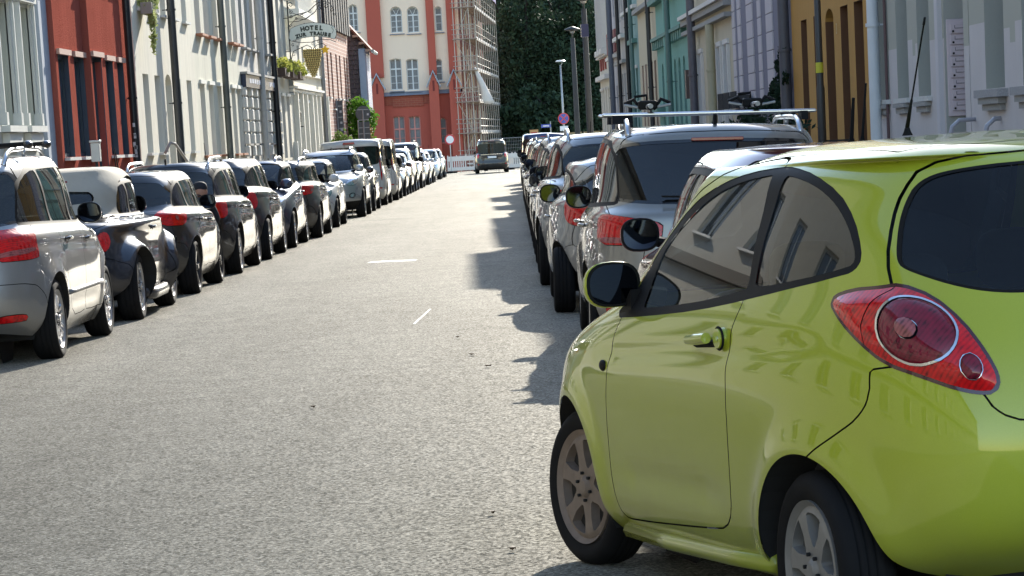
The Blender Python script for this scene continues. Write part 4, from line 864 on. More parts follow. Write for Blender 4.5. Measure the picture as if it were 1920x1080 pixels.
def surf_parts(sf, car, mats, order, off, names):
    """turn labelled half surface into mirrored child meshes"""
    A = np.array(sf.V); out = {}
    for lab in order:
        fs = [f for f, l in zip(sf.F, sf.lab) if l == lab]
        if not fs: continue
        idx = sorted({i for f in fs for i in f}); mp = {v: k for k, v in enumerate(idx)}; B = A[idx]
        o = off.get(lab, 0.0); N = B[:, 3:6]/(np.linalg.norm(B[:, 3:6], axis=1)[:, None]+1e-9); dome = callable(o)
        if dome: o = o(B)[:, None]
        Pn = B[:, :3]+N*o
        if lab in ('window_front', 'window_rear', 'window_quarter', 'rear_window', 'windshield') and len(B) > 12: N = glass_normals(Pn, N, lab)
        center = (np.abs(B[:, 1]).min() < 1e-3)
        ff = [tuple(mp[i] for i in f) for f in fs]
        Pm = Pn*[1, -1, 1]; Nm = N*[1, -1, 1]
        nm = names.get(lab, lab)
        sep = lab in ('door', 'door_rear', 'window_front', 'window_rear', 'window_quarter', 'tail_light', 'headlight', 'tail_light_inner', 'tail_light_lens', 'tail_light_ring', 'headlight_lens', 'fog_lamp', 'reflector', 'tail_light_housing', 'window_frame', 'tail_light_side', 'lamp_bezel', 'fog_lamp_bezel')
        if sep:
            a = link(nm, mesh(nm, Pn, ff, mats[lab], smooth=True, normals=None if dome else N), car)
            b = link(nm, mesh(nm, Pm, [tuple(reversed(f)) for f in ff], mats[lab], smooth=True, normals=None if dome else Nm), car)
            out[lab] = (a, b)
        else:
            k = len(Pn); V = np.vstack([Pn, Pm]); F = ff+[tuple(i+k for i in reversed(f)) for f in ff]
            if center:      # weld the centre line
                w = np.arange(2*k); cz = np.nonzero(np.abs(B[:, 1]) < 1e-4)[0]; w[cz+k] = cz
                F2 = []
                for f in F:
                    g = []
                    for i in f:
                        q = int(w[i])
                        if not g or g[-1] != q: g.append(q)
                    if len(g) > 2 and g[0] == g[-1]: g.pop()
                    if len(set(g)) > 2: F2.append(tuple(g))
                F = F2
            a = link(nm, mesh(nm, V, F, mats[lab], smooth=True, normals=np.vstack([N, Nm])), car); out[lab] = (a,)
    return out
WM = {}
def wheel_meshes(R, w, rr, style, mat):
    key = (R, w, rr, style, mat.name)
    if key in WM: return WM[key]
    t = MB().mat(RUB); h = w/2; sw = R-rr
    t.lathe([(rr-.01, -h+.03), (rr+.004, -h+.012), (rr+sw*.3, -h+.001), (rr+sw*.62, -h-.004), (R-.022, -h+.006), (R-.006, -h+.022), (R, -h+.045)], 48, 'y')
    for k in range(3):      # tread ribs and grooves
        a = -h+.045+(w-.09)*k/3; b = a+(w-.09)/3
        t.lathe([(R, a), (R, b-.008), (R-.008, b-.006), (R-.008, b)], 48, 'y')
    t.lathe([(R, h-.045), (R-.006, h-.022), (R-.022, h-.006), (rr+sw*.5, h), (rr, h-.02), (rr-.02, h-.05)], 48, 'y')
    tyre = t.mesh('tyre', True)
    # rim disc: polar grid, +y is outside
    NR, NA = 16, 96; ns, style_k = style; V = []; F = []; lab = []
    def prof(r):
        q = r/rr
        return h-.012-(.018 if style_k != 'cover' else .006)*(1-q)*1.6-(.012*math.exp(-((q-.93)/.05)**2)) + (.012 if q < .2 else 0)
    for j in range(NR+1):
        r = rr*(.02+.98*j/NR)
        for i in range(NA): a = 2*math.pi*i/NA; V.append((r*math.cos(a), prof(r), r*math.sin(a), r, a))
    F = [(j*NA+i, j*NA+(i+1) % NA, (j+1)*NA+(i+1) % NA, (j+1)*NA+i) for j in range(NR) for i in range(NA)]
    sf = Surf.__new__(Surf); sf.V = V; sf.F = F; sf.lab = ['face']*len(F)
    def fld(gr):
        def f(A):
            r = np.hypot(A[:, 0], A[:, 2])/rr; a = np.arctan2(A[:, 2], A[:, 0])+math.pi/2
            p = 2*math.pi/ns; u = np.abs((a+p*.5) % p-p*.5)*r     # distance from spoke axis
            if style_k == 'cover': sp = .115+.26*np.abs(r-.60)**1.3; r0, r1 = .36, .85
            elif style_k == 'twin': sp = np.where(u < .05, .9, .0)*0+np.where(u < .045, 9, .11-np.abs(u-.13)*0); r0, r1 = .26, .9; 
            else: sp = .075+.05*r; r0, r1 = .27, .9
            if style_k == 'twin':
                d = np.minimum(np.abs(u-.11)-.045, 9); hole = -d    # spokes in pairs
                e = np.maximum(np.maximum(r0-r, r-r1), -d); return (e+gr)*rr
            e = np.maximum(np.maximum(r0-r, r-r1), sp-u); return (e+gr)*rr
        return f
    sf.split(fld(.0), 'wall'); sf.split(fld(.014 if style_k == 'cover' else .03), 'deep', only=('wall',))
    A = np.array([v[:3] for v in sf.V]); deep = {i for f, l in zip(sf.F, sf.lab) if l == 'deep' for i in f}
    for i in deep: A[i, 1] -= .035 if style_k == 'cover' else .05
    depth_m = DARK if style_k != 'cover' else simple('cover_slot', (.02, .018, .017), .8)
    keep = [(f, 0 if l != 'deep' else 1) for f, l in zip(sf.F, sf.lab)]
    m = MB(); m.M = [mat, depth_m]; m.V = [tuple(a) for a in A]; m.F = [tuple(reversed(f)) for f, _ in keep]; m.mi = [k for _, k in keep]
    m.cur = 0; m.lathe([(rr, prof(rr)), (rr+.006, h-.008), (rr+.006, h-.03)], NA, 'y')
    m.lathe([(.0001, h-.006), (.024, h-.006), (.030, h-.012), (.030, h-.02)], 20, 'y')
    for k in range(ns):
        a = 2*math.pi*(k+.5)/ns; m.mat(DARK); x, z = .05*math.cos(a), .05*math.sin(a); q = h-.002-.018*.9 if style_k != 'cover' else h-.0065
        m.lathe([(.0001, q), (.006, q), (.006, q-.01)], 8, 'y', (x, 0, z))
    rim = m.mesh('wheel', 'auto'); WM[key] = (rim, tyre); return WM[key]
def put_wheel(car, x, y, z, side, R, w, rr, style, mat, steer=0):
    rim, tyre = wheel_meshes(R, w, rr, style, mat)
    rz = (0 if side > 0 else math.pi)+steer
    o = link('wheel', rim, car, (x, y, z), (0, 0, rz)); o.rotation_mode = 'ZYX'; o.rotation_euler = (0, random.uniform(0, 1.0), rz)
    link('tyre', tyre, o); return o
def interior(car, S, detail=1):
    hw = S['W']/2; cx, cz = S['cowl']; zf = S['belt'][0]; sx = S.get('seatx', cx-1.0)
    m = MB().mat(INT); m.box(cx-.32, cx+.12, -hw+.12, hw-.12, .5, zf-.06, .04)
    m.box(cx-.42, cx-.25, .15, .62, zf-.2, zf-.01, .03)
    m.build('dashboard', car, 'auto')
    sw = MB().mat(TRIM); c = Vector((cx-.52, .37, zf-.13)); t = Vector((.94, 0, .34)); u = Vector((0, 1, 0)); w = t.cross(u)
    sw.tube([c+(u*math.cos(a)+w*math.sin(a))*.18 for a in [2*math.pi*k/20 for k in range(20)]], .014, 6, closed=True)
    sw.tube([c-u*.17, c+t*.03, c+u*.17], .014, 5); sw.tube([c+t*.03, c-w*.17+t*.01], .014, 5); sw.tube([c+t*.02, c+t*.2], .03, 6)
    sw.build('steering_wheel', car, True)
    def seat(x, y, wd, hh):
        q = MB().mat(SEATM); q.box(x-.08, x+.42, y-wd/2, y+wd/2, .42, .60, .05)
        V = []; prof = [(.02, .5), (-.04, .7), (-.10, hh-.28), (-.15, hh)]
        for (dx, z) in prof:
            s = .9 if z > hh-.1 else 1
            for (a, b) in ((.06, -.5), (.06, .5), (-.06, .42), (-.06, -.42)): V.append((x+dx+a, y+b*wd*s, z))
        F = [(3, 2, 1, 0), (12, 13, 14, 15)]+[(l*4+k, l*4+(k+1) % 4, l*4+4+(k+1) % 4, l*4+4+k) for l in range(3) for k in range(4)]
        q.add(V, F); o = q.build('seat', car, 'auto')
        for yy in ([y] if wd < .8 else [y-.38, y+.38]):
            h = MB().mat(SEATM); h.ell((x-.18, yy, hh+.10), (.055, .13, .10), 12, 8, .6); h.mat(CHROME); h.tube([(x-.17, yy-.05, hh-.02), (x-.17, yy-.05, hh+.06)], .006, 5); h.tube([(x-.17, yy+.05, hh-.02), (x-.17, yy+.05, hh+.06)], .006, 5)
            h.build('headrest', o, 'auto')
    sh = S['H']-.52
    seat(sx, .36, .5, sh); seat(sx, -.36, .5, sh)
    if S.get('rear_seat', True): seat(sx-.85, 0, 1.15, sh-.02)
def mirror(car, x, y, z, side, paintm, sx=.10, sy=.11, sz=.085, lean=0):
    """door mirror: rounded shell, glass on the rear face (-x)"""
    m = MB().mat(paintm); V = []; F = []; nu = 24; rings = [(0, .90), (.012, 1.0), (.035, .99), (.075, .88), (.11, .62), (.125, .28)]
    c = Vector((x, y+side*sy*.9, z))
    def ring(dx, k, zz=0): return [(c.x+dx, c.y+side*(sy*k*math.copysign(abs(math.cos(t))**.75, math.cos(t))), c.z+sz*k*math.copysign(abs(math.sin(t))**.8, math.sin(t))-dx*.1) for t in [2*math.pi*i/nu for i in range(nu)]]
    for dx, k in rings: V += ring(dx*sx/.1, k)
    for j in range(len(rings)-1):
        for i in range(nu): a = j*nu+i; b = j*nu+(i+1) % nu; q = (a, b, b+nu, a+nu); F.append(q if side < 0 else q[::-1])
    F.append(tuple(range((len(rings)-1)*nu, len(rings)*nu))[::1 if side > 0 else -1])
    m.add(V, F); m.mat(TRIM)
    m.tube([(x+.03, y-side*.10, z-sz*.75), (x+.035, y+side*.0, z-sz*.45), (x+.04, y+side*sy*.7, z-sz*.25)], [.035, .028, .03], 8)
    m.add([(c.x-.003, c.y+side*sy*.975*math.copysign(abs(math.cos(t))**.75, math.cos(t)), c.z+sz*.975*math.copysign(abs(math.sin(t))**.8, math.sin(t))) for t in [2*math.pi*i/nu for i in range(nu)]], [tuple(range(nu))])
    o = m.build('mirror', car, 'auto')
    g = MB().mat(MIRG)
    g.add([(c.x-.005, c.y+side*sy*.86*math.copysign(abs(math.cos(t))**.75, math.cos(t)), c.z+sz*.86*math.copysign(abs(math.sin(t))**.8, math.sin(t))) for t in [2*math.pi*i/nu for i in range(nu)]], [tuple(range(nu))])
    link('mirror_glass', g.mesh('mirror_glass'), o); return o
MIRG = simple('mirror_glass', (.035, .04, .052), .03, 1)
def side_at(P, x, z):
    d = (P[:, :, 0]-x)**2+(P[:, :, 2]-z)**2+(P[:, :, 1] < .25)*9; j, i = np.unravel_index(np.argmin(d), d.shape); return float(P[j, i, 1])
def handle(car, P, x, z, side, m, w=.10):
    y = side_at(P, x, z); q = MB().mat(m)
    q.tube([(x-w, side*(y+.004), z), (x-w*.8, side*(y+.032), z+.004), (x, side*(y+.038), z+.004), (x+w*.8, side*(y+.032), z), (x+w, side*(y+.004), z-.002)], [.010, .014, .015, .013, .010], 8)
    q.mat(RUB); V = [(x+w*.72*math.cos(t), side*(y+.0035+.0*w), z+.028*math.sin(t)) for t in [2*math.pi*k/16 for k in range(16)]]
    q.add(V, [tuple(range(16))[::-side]])
    return q.build('door_handle', car, 'auto')
def plate(car, x, z, front=False, w=.52, text='', tilt=0):
    m = MB().mat(WHITEP); d = 1 if front else -1
    m.box(min(x, x+d*.012), max(x, x+d*.012), -w/2, w/2, z-.055, z+.055, .003)
    m.mat(simple('plate_blue', (.02, .06, .35), .4)); xx = x+d*.0135; y0 = w/2-.005 if not front else -w/2+.005; y1 = y0-.04*(1 if not front else -1)
    m.add([(xx, y0, z-.05), (xx, y1, z-.05), (xx, y1, z+.05), (xx, y0, z+.05)], [(0, 1, 2, 3), (3, 2, 1, 0)])
    o = m.build('number_plate', car)
    if text: lettering(o, text, (xx-.001*0+d*.001, 0, z-.033), .085, simple('plate_ink', (.01, .01, .01), .5), 'rear' if not front else 'front')
    return o
def rails(car, P, S, m, x0, x1, h=.05, inset=.10, r=.018):
    for sd in (-1, 1):
        pts = []; n = 12
        for k in range(n+1):
            x = x0+(x1-x0)*k/n; j = np.argmin(np.abs(P[-1, :, 0]-x)); col = P[:, j]
            y = S['W']/2*S['gh'][3]-inset+.04; jj = np.argmin(np.abs(P[:, :, 0]-x)*1.0+np.abs(P[:, :, 1]-y)*1.0+(P[:, :, 2] < 1.1)*9); z = P.reshape(-1, 3)[jj][2]
            e = min(k, n-k)/n; lift = h*min(1, (e*7)**.6) if e > 0 else -.005
            pts.append((x, sd*y, z+lift))
        q = MB().mat(m).tube(pts, [r*1.3]+[r]*(n-1)+[r*1.3], 8)
        for k in (0, n//2, n): p = pts[k]; q.tube([(p[0], p[1], p[2]-h-.01), p], r*1.1, 6)
        q.build('roof_rail', car, True)

def finish_surf(car, P, regions, arches, Rarch, mats, off, names, NU=None, closed_floor=True, S=None):
    sf = Surf(P)
    for (wx, wz) in arches:
        sf.split(lambda A, wx=wx, wz=wz: np.where(A[:, 1] < .45, 1., np.hypot(A[:, 0]-wx, A[:, 2]-wz)-Rarch), 'x', delete=True)
    for rg in regions:
        only = rg.get('only', ('body',)); lab = rg['label']; mode = rg['mode']; poly = rg['poly']; ch = rg.get('ch', 2)
        if 'ring' in rg:
            sf.split(field(mode, poly, rg['ring'][1], ch), rg['ring'][0], only=only); sf.split(field(mode, poly, 0, ch), lab, only=(rg['ring'][0],))
        elif 'gap' in rg:
            g = rg['gap']; sf.split(field(mode, poly, g, ch), '_gap', only=only); sf.split(field(mode, poly, -g, ch), lab, only=('_gap',))
            sf.lab = ['panel_gap' if l == '_gap' else l for l in sf.lab]
        else: sf.split(field(mode, poly, 0, ch), lab, only=only)
    labs = []
    for l in sf.lab:
        if l not in labs: labs.append(l)
    mats = dict(mats)
    for l in labs: mats.setdefault(l, mats['body'])
    out = surf_parts(sf, car, mats, labs, off, names)
    # arch liners and floor
    m = MB().mat(DARK)
    for (wx, wz) in arches:
        for sd in (-1, 1):
            n = 20; V = []; F = []
            for k in range(n+1):
                a = -.35+(math.pi+.7)*k/n; x = wx+(Rarch+.006)*math.cos(a); z = wz+(Rarch+.006)*math.sin(a)
                y = side_at(P, x, max(z, .2))
                V += [(x, sd*(y-.004), z), (x, sd*.42, z)]
            F = [(2*k, 2*k+1, 2*k+3, 2*k+2) for k in range(n)]; m.add(V, F)
            m.add([(wx+(Rarch+.01)*math.cos(2*math.pi*k/24), sd*.42, wz+(Rarch+.01)*math.sin(2*math.pi*k/24)) for k in range(24)], [tuple(range(24))])
    xs = sorted([a[0] for a in arches]); x0, x1 = P[0, -1, 0], P[0, 0, 0]; z0 = .22; wy = abs(P[0, :, 1]).max()
    pr = [(x0+.1, .30), (xs[0]-Rarch-.02, z0), (xs[0]-Rarch-.01, .45), (xs[0]+Rarch+.01, .45), (xs[0]+Rarch+.02, z0-.02), (xs[1]-Rarch-.02, z0-.02), (xs[1]-Rarch-.01, .45), (xs[1]+Rarch+.01, .45), (xs[1]+Rarch+.02, z0), (x1-.1, .24)]
    m.add([(x, -wy*.72, z) for x, z in pr]+[(x, wy*.72, z) for x, z in pr], [(k, k+1, k+1+len(pr), k+len(pr)) for k in range(len(pr)-1)])
    m.build('underbody', car)
    return sf, out
# ---------------------------------------------------------------- the green hatchback in front
def build_ka():
    S = dict(W=1.66, H=1.5, belt=(.95, 1.15), cowl=(1.08, .95), seatx=.02)
    car = empty('hatchback', label='lime green three-door hatchback filling the right foreground', cat='car', group=None)
    PM = paint('lime', (.375, .425, .022), metal=.05, rough=.3, dirt=.09)
    P = body_grid(KA_LV, 250, 150, wheels=[(1.09, .29), (-1.21, .29)], flare=.022, Rf=.34,
                  crease=[(.75, .80, -1.3, .93, .035, -.009), (.62, .40, -.62, .44, .05, -.012)])
    reg = [
     dict(label='window_frame', mode='side', ch=1, poly=[(.60, .925), (.44, 1.04), (.31, 1.175), (.09, 1.312), (-.134, 1.378), (-.337, 1.41), (-.56, 1.425), (-.66, 1.424), (-.85, 1.402), (-1.03, 1.353), (-1.17, 1.275), (-1.262, 1.195), (-1.285, 1.15), (-1.25, 1.122), (-.72, 1.04), (-.3, .99), (.2, .95)]),
     dict(label='window_front', mode='side', ch=2, only=('window_frame',), poly=[(.24, .975), (.27, .98), (.285, 1.05), (.235, 1.175), (.045, 1.288), (-.134, 1.352), (-.337, 1.387), (-.53, 1.403), (-.545, 1.40), (-.675, 1.08), (-.67, 1.068), (-.3, 1.017)]),
     dict(label='window_rear', mode='side', ch=2, only=('window_frame',), poly=[(-.735, 1.072), (-.71, 1.11), (-.64, 1.395), (-.66, 1.402), (-.84, 1.38), (-1.005, 1.334), (-1.146, 1.262), (-1.235, 1.19), (-1.255, 1.155), (-1.23, 1.146), (-1.124, 1.123)]),
     dict(label='windshield', mode='front', ch=2, poly=[(-.3, .985), (.5, .995), (.69, 1.0), (.64, 1.12), (.55, 1.32), (.50, 1.405), (.3, 1.425), (-.3, 1.43)], ring=('windshield_seal', .018)),
     dict(label='rear_window', mode='rear', ch=2, poly=[(-.4, 1.412), (.2, 1.412), (.39, 1.397), (.46, 1.370), (.50, 1.315), (.536, 1.247), (.568, 1.162), (.56, 1.142), (.492, 1.105), (.413, 1.083), (.31, 1.075), (-.4, 1.075)], ring=('rear_window_seal', .008)),
     dict(label='tail_light', mode='sR', ch=1, poly=[(.95, 1.055), (.847, 1.080), (.732, 1.087), (.666, 1.096), (.573, 1.064), (.508, 1.0), (.465, .92), (.440, .852), (.450, .822), (.475, .816), (.542, .828), (.64, .864), (.751, .898), (.83, .948), (.905, 1.004)], ring=('tail_light_housing', .010)),
     dict(label='tail_light_lens', mode='sR', ch=0, only=('tail_light',), poly=[(.636+.113*math.cos(a), .974+.086*math.sin(a)) for a in [2*math.pi*k/24 for k in range(24)]], ring=('tail_light_ring', .006)),
     dict(label='tail_light_inner', mode='sR', ch=0, only=('tail_light_lens',), poly=[(.655+.032*math.cos(a), .974+.026*math.sin(a)) for a in [2*math.pi*k/16 for k in range(16)]], ring=('tail_light_ring', .003)),
     dict(label='reflector', mode='sR', ch=0, only=('tail_light',), poly=[(.503+.028*math.cos(a), .878+.034*math.sin(a)) for a in [2*math.pi*k/16 for k in range(16)]], ring=('tail_light_ring', .002)),
     dict(label='tail_light_side', mode='sR', ch=1, only=('tail_light',), gap=.0018, poly=[(1.1, 1.2), (.66, 1.2), (.668, 1.098), (.755, 1.055), (.805, .995), (.822, .93), (.80, .85), (1.1, .80)]),
     dict(label='tailgate', mode='rear', ch=1, gap=.0028, poly=[(-.4, 1.45), (.3, 1.445), (.44, 1.418), (.50, 1.35), (.545, 1.27), (.59, 1.165), (.605, 1.08), (.55, .92), (.478, .815), (.45, .76), (.37, .73), (-.4, .73)]),
     dict(label='door', mode='side', ch=1, gap=.003, poly=[(.46, .945), (.535, .80), (.60, .60), (.622, .42), (.62, .27), (.60, .235), (.50, .235), (-.40, .315), (-.55, .335), (-.62, .39), (-.638, .494), (-.668, .725), (-.655, .93), (-.69, 1.05), (-.655, 1.25), (-.59, 1.425), (-.56, 1.447), (-.465, 1.450), (-.15, 1.425), (.10, 1.335), (.32, 1.19), (.45, 1.04)]),
     dict(label='bumper', mode='sidec', ch=1, gap=.0028, poly=[(-1.476, .90), (-1.500, .80), (-1.46, .74), (-1.37, .69), (-1.288, .642), (-1.22, .60), (-1.22, .0), (-2.2, .0), (-2.2, .90)]),
     dict(label='front_bumper', mode='sidec', ch=1, gap=.0028, poly=[(1.36, .56), (1.42, .60), (2.2, .62), (2.2, 0), (1.3, 0), (1.3, .5)]),
     dict(label='headlight', mode='sF', ch=1, poly=[(.42, .66), (.62, .72), (.95, .84), (.98, .80), (.80, .66), (.5, .60)], ring=('lamp_bezel', .006)),
     dict(label='roof_panel', mode='top', ch=1, gap=.0035, poly=[(-1.285, -.3), (-1.29, .452), (-.9, .515), (-.4, .54), (0, .50), (.1, .44), (.12, -.3)]),
     dict(label='fuel_trim', mode='rear', ch=2, only=('bumper',), poly=[(-.26, .40), (.255, .40), (.30, .44), (.30, .50), (.25, .56), (-.26, .56)]),
    ]
    mats = {'body': PM, 'window_frame': TRIM, 'window_front': GLASS, 'window_rear': GLASS, 'windshield': GLASS, 'windshield_seal': RUB, 'rear_window': glass('rear_privacy', (.30, .36, .40), .55, .02), 'rear_window_seal': RUB,
            'tail_light': RED, 'tail_light_side': redlamp('tail_lamp_bright_red', (.62, .006, .006)), 'tail_light_housing': simple('lamp_housing_dark', (.05, .004, .006), .2, coat=1), 'tail_light_lens': REDD, 'tail_light_ring': CHROME, 'tail_light_inner': LAMPIN, 'reflector': REDD, 'panel_gap': DARK, 'headlight': CLEAR, 'lamp_bezel': TRIM, 'fuel_trim': PM, 'door': PM}
    TLP = chaikin([(.95, 1.055), (.847, 1.080), (.732, 1.087), (.666, 1.096), (.573, 1.064), (.508, 1.0), (.465, .92), (.440, .852), (.450, .822), (.475, .816), (.542, .828), (.64, .864), (.751, .898), (.83, .948), (.905, 1.004)], 1)
    def tl(B): return .003+np.clip(-sdpoly(TLP, B[:, 7], B[:, 2])*.55, 0, .020)
    def dm(cx_, cz_, rx_, rz_, a, h): return lambda B: tl(B)+a+h*np.clip(1-((B[:, 7]-cx_)/rx_)**2-((B[:, 2]-cz_)/rz_)**2, 0, 1)**.5
    off = {'window_front': -.006, 'window_rear': -.006, 'windshield': -.004, 'rear_window': -.003, 'tail_light': tl, 'tail_light_housing': .002, 'tail_light_lens': dm(.636, .974, .114, .087, -.006, .016), 'tail_light_ring': (lambda B: tl(B)+.004), 'tail_light_inner': dm(.655, .974, .034, .028, .012, .012), 'reflector': dm(.503, .878, .029, .035, -.004, .008), 'tail_light_side': tl, 'panel_gap': -.012, 'window_frame': -.002, 'fuel_trim': -.006}
    names = {'body': 'body', 'window_front': 'side_window', 'window_rear': 'side_window', 'window_frame': 'window_frame', 'tail_light_inner': 'tail_light_bulb', 'fuel_trim': 'plate_recess', 'tail_light_ring': 'tail_light_ring'}
    finish_surf(car, P, reg, [(1.09, .29), (-1.21, .29)], .335, mats, off, names)
    # black borders printed inside the rear glass, door cards, floor
    interior(car, S)
    m = MB().mat(INT)
    for sd in (-1, 1):
        m.box(-1.25, .95, sd*.66-.02, sd*.66+.02, .35, .93); m.box(-1.25, -.72, sd*.62-.03, sd*.62+.03, .9, 1.03)
    m.box(-1.4, 1.0, -.6, .6, .33, .36); m.build('door_cards', car)
    # wheels
    put_wheel(car, 1.09, .715, .287, 1, .287, .165, .202, (6, 'cover'), HUBB, steer=RAD(11)); put_wheel(car, 1.09, -.715, .287, -1, .287, .165, .202, (6, 'cover'), HUBB, steer=RAD(11))
    put_wheel(car, -1.21, .715, .287, 1, .287, .165, .198, (6, 'cover'), HUBM); put_wheel(car, -1.21, -.715, .287, -1, .287, .165, .198, (6, 'cover'), HUBM)
    mirror(car, .46, .735, 1.048, 1, PM, .10, .098, .078); mirror(car, .46, -.735, 1.048, -1, PM, .10, .098, .078)
    # mirror foot triangle
    for sd in (-1, 1):
        y0 = side_at(P, .45, .96); q = MB().mat(TRIM); q.prism([(.56, .93), (.40, .955), (.40, 1.03)], sd*(y0-.05), sd*(y0-.0)); q.build('mirror_base', car)
    # door handle with round lock
    for sd in (-1, 1):
        y = side_at(P, -.50, .915); q = MB().mat(PM)
        q.tube([(-.35, sd*(y+.002), .905), (-.37, sd*(y+.03), .907), (-.47, sd*(y+.036), .915), (-.55, sd*(y+.034), .922)], [.011, .016, .018, .017], 10)
        q.add([(-.595+.034*math.cos(t), sd*(y+.016), .922+.030*math.sin(t)) for t in [2*math.pi*k/20 for k in range(20)]]+[(-.595+.036*math.cos(t), sd*(y-.01), .922+.033*math.sin(t)) for t in [2*math.pi*k/20 for k in range(20)]], [tuple(range(20))[::-sd]]+[(k, (k+1) % 20, (k+1) % 20+20, k+20) for k in range(20)])
        q.mat(RUB).tube([(-.595+.037*math.cos(t), sd*(y+.008), .922+.034*math.sin(t)) for t in [2*math.pi*k/20 for k in range(20)]], .004, 5, closed=True)
        q.tube([(-.37, sd*(y+.004), .893), (-.56, sd*(y+.004), .905)], [.012, .012], 6)
        q.mat(CHROME).lathe([(.0001, y+.018) if sd > 0 else (.0001, -y-.018), (.008, sd*(y+.018)), (.008, sd*(y+.01))], 10, 'y', (-.60, 0, .922))
        q.build('door_handle', car, 'auto')
        y = side_at(P, .60, .765); q = MB().mat(TRIM); q.ell((.60, sd*(y+.001), .765), (.032, .012, .020), 14, 8); q.build('side_indicator', car, True)
        y = side_at(P, -.02, .26); q = MB().mat(PM); q.tube([(.62, sd*(y-.03), .185), (.1, sd*(y-.012), .205), (-.5, sd*(y-.012), .235), (-.88, sd*(y-.02), .262)], .03, 8); q.build('sill', car, True)
    # aerial
    q = MB().mat(RUB); q.lathe([(.018, 0), (.012, .012), (.008, .025)], 12, 'z', (-.16, 0, 1.494)); a = Vector((-.16, 0, 1.52)); b = Vector((-.33, -.0, 1.86))
    q.tube([a, a.lerp(b, .25), a.lerp(b, .26), a.lerp(b, .93), a.lerp(b, .935), b], [.0075, .0045, .003, .003, .0045, .004], 8); q.build('aerial', car, True)
    # rear wiper, plate, badge, high brake lamp
    q = MB().mat(TRIM); q.lathe([(.0001, 0), (.02, 0), (.022, .03)], 12, 'x', (-1.705, -.02, 1.065)); q.tube([(-1.71, -.02, 1.07), (-1.70, -.25, 1.10), (-1.685, -.42, 1.12)], [.012, .008, .006], 6); q.tube([(-1.685, .02, 1.13), (-1.66, -.2, 1.155), (-1.63, -.45, 1.17)], .006, 5); q.build('rear_wiper', car, True)
    plate(car, -1.81, .50)
    q = MB().mat(CHROME); q.ell((-1.775, 0, .93), (.012, .06, .026), 20, 8); q.build('badge', car, True)
    q = MB().mat(RUB); q.tube([(-1.70, -.3, .34), (-1.84, -.3, .30)], .03, 10); q.build('exhaust_pipe', car)
    return car
ka = build_ka()
KTH = RAD(15.14); ka.rotation_euler = (0, 0, math.pi/2+KTH); ka.location = (1.230, 9.352, G(9.3)-.008)
# ---------------------------------------------------------------- other cars
def gen_levels(S):
    L, W, H = S['L'], S['W'], S['H']; hw = W/2; xf, xr = L/2, -L/2; cx, cz = S['cowl']; wx, wz = S['ws_top']; rx, rz = S['rg_base']; tx, tz = S['rg_top']
    bf, br = S['belt']; hz = S['hood']; g = S['gh']; nf, nr = S.get('nf', 3.4), S.get('nr', 4.0); zr = S.get('zr', .0); mid = lambda a, b, t: a+(b-a)*t
    hx = mid(xf-.25, cx, .5); zl = S.get('sill', .19); wb = S.get('bulge', 1.0)
    return [
     (xf-.12, .20, xr+.14, .28, hw*.87, zl-.02, zl, nf, nr),
     (xf-.03, .33, xr+.03, .40, hw*.955, zl+.11, zl+.12, nf+.3, nr+.2),
     (xf, .48, xr, .56, hw*.99, .48, .52, nf+.4, nr+.3),
     (xf-.03, .62, xr+.02, .70, hw*wb, .68, .72, nf+.3, nr+.3),
     (xf-.16, hz-.04, xr+S.get('r4', .045), mid(.7, rz, .62), hw*.99, mid(.68, bf, .62), mid(.72, br, .6), nf, nr),
     (hx, mid(hz, cz, .62), xr+S.get('r5', .075), mid(.7, rz, .88), hw*.965, bf-.035, br-.035, nf-.2, nr-.2),
     (cx, cz, rx, rz, hw*g[0], bf+.02, br+.03, 3.0, nr-.3),
     (mid(cx, wx, .45), mid(cz, wz, .48), mid(rx, tx, .45), mid(rz, tz, .48), hw*g[1], mid(bf, wz, .46), mid(br, tz, .48), 3.3, nr-.3),
     (mid(cx, wx, .82), mid(cz, wz, .83), mid(rx, tx, .82), mid(rz, tz, .83), hw*g[2], mid(bf, wz, .84), mid(br, tz, .84), 3.6, nr-.2),
     (wx, wz, tx, tz, hw*g[3], H-.055, H-.055+zr, 3.6, nr-.2),
     (wx-.22, H-.022, tx+.10, H-.022+zr*.7, hw*g[3]*.82, H-.018, H-.02+zr*.7, 3.4, 3.6),
     (wx-.45, H-.004, tx+.28, H-.008+zr*.5, hw*.36, H-.004, H-.006+zr*.5, 2.8, 2.8),
     (wx-.65, H, tx+.5, H, 0.0, H, H, 2.2, 2.2)]
def lerp2(a, b, t): return (a[0]+(b[0]-a[0])*t, a[1]+(b[1]-a[1])*t)
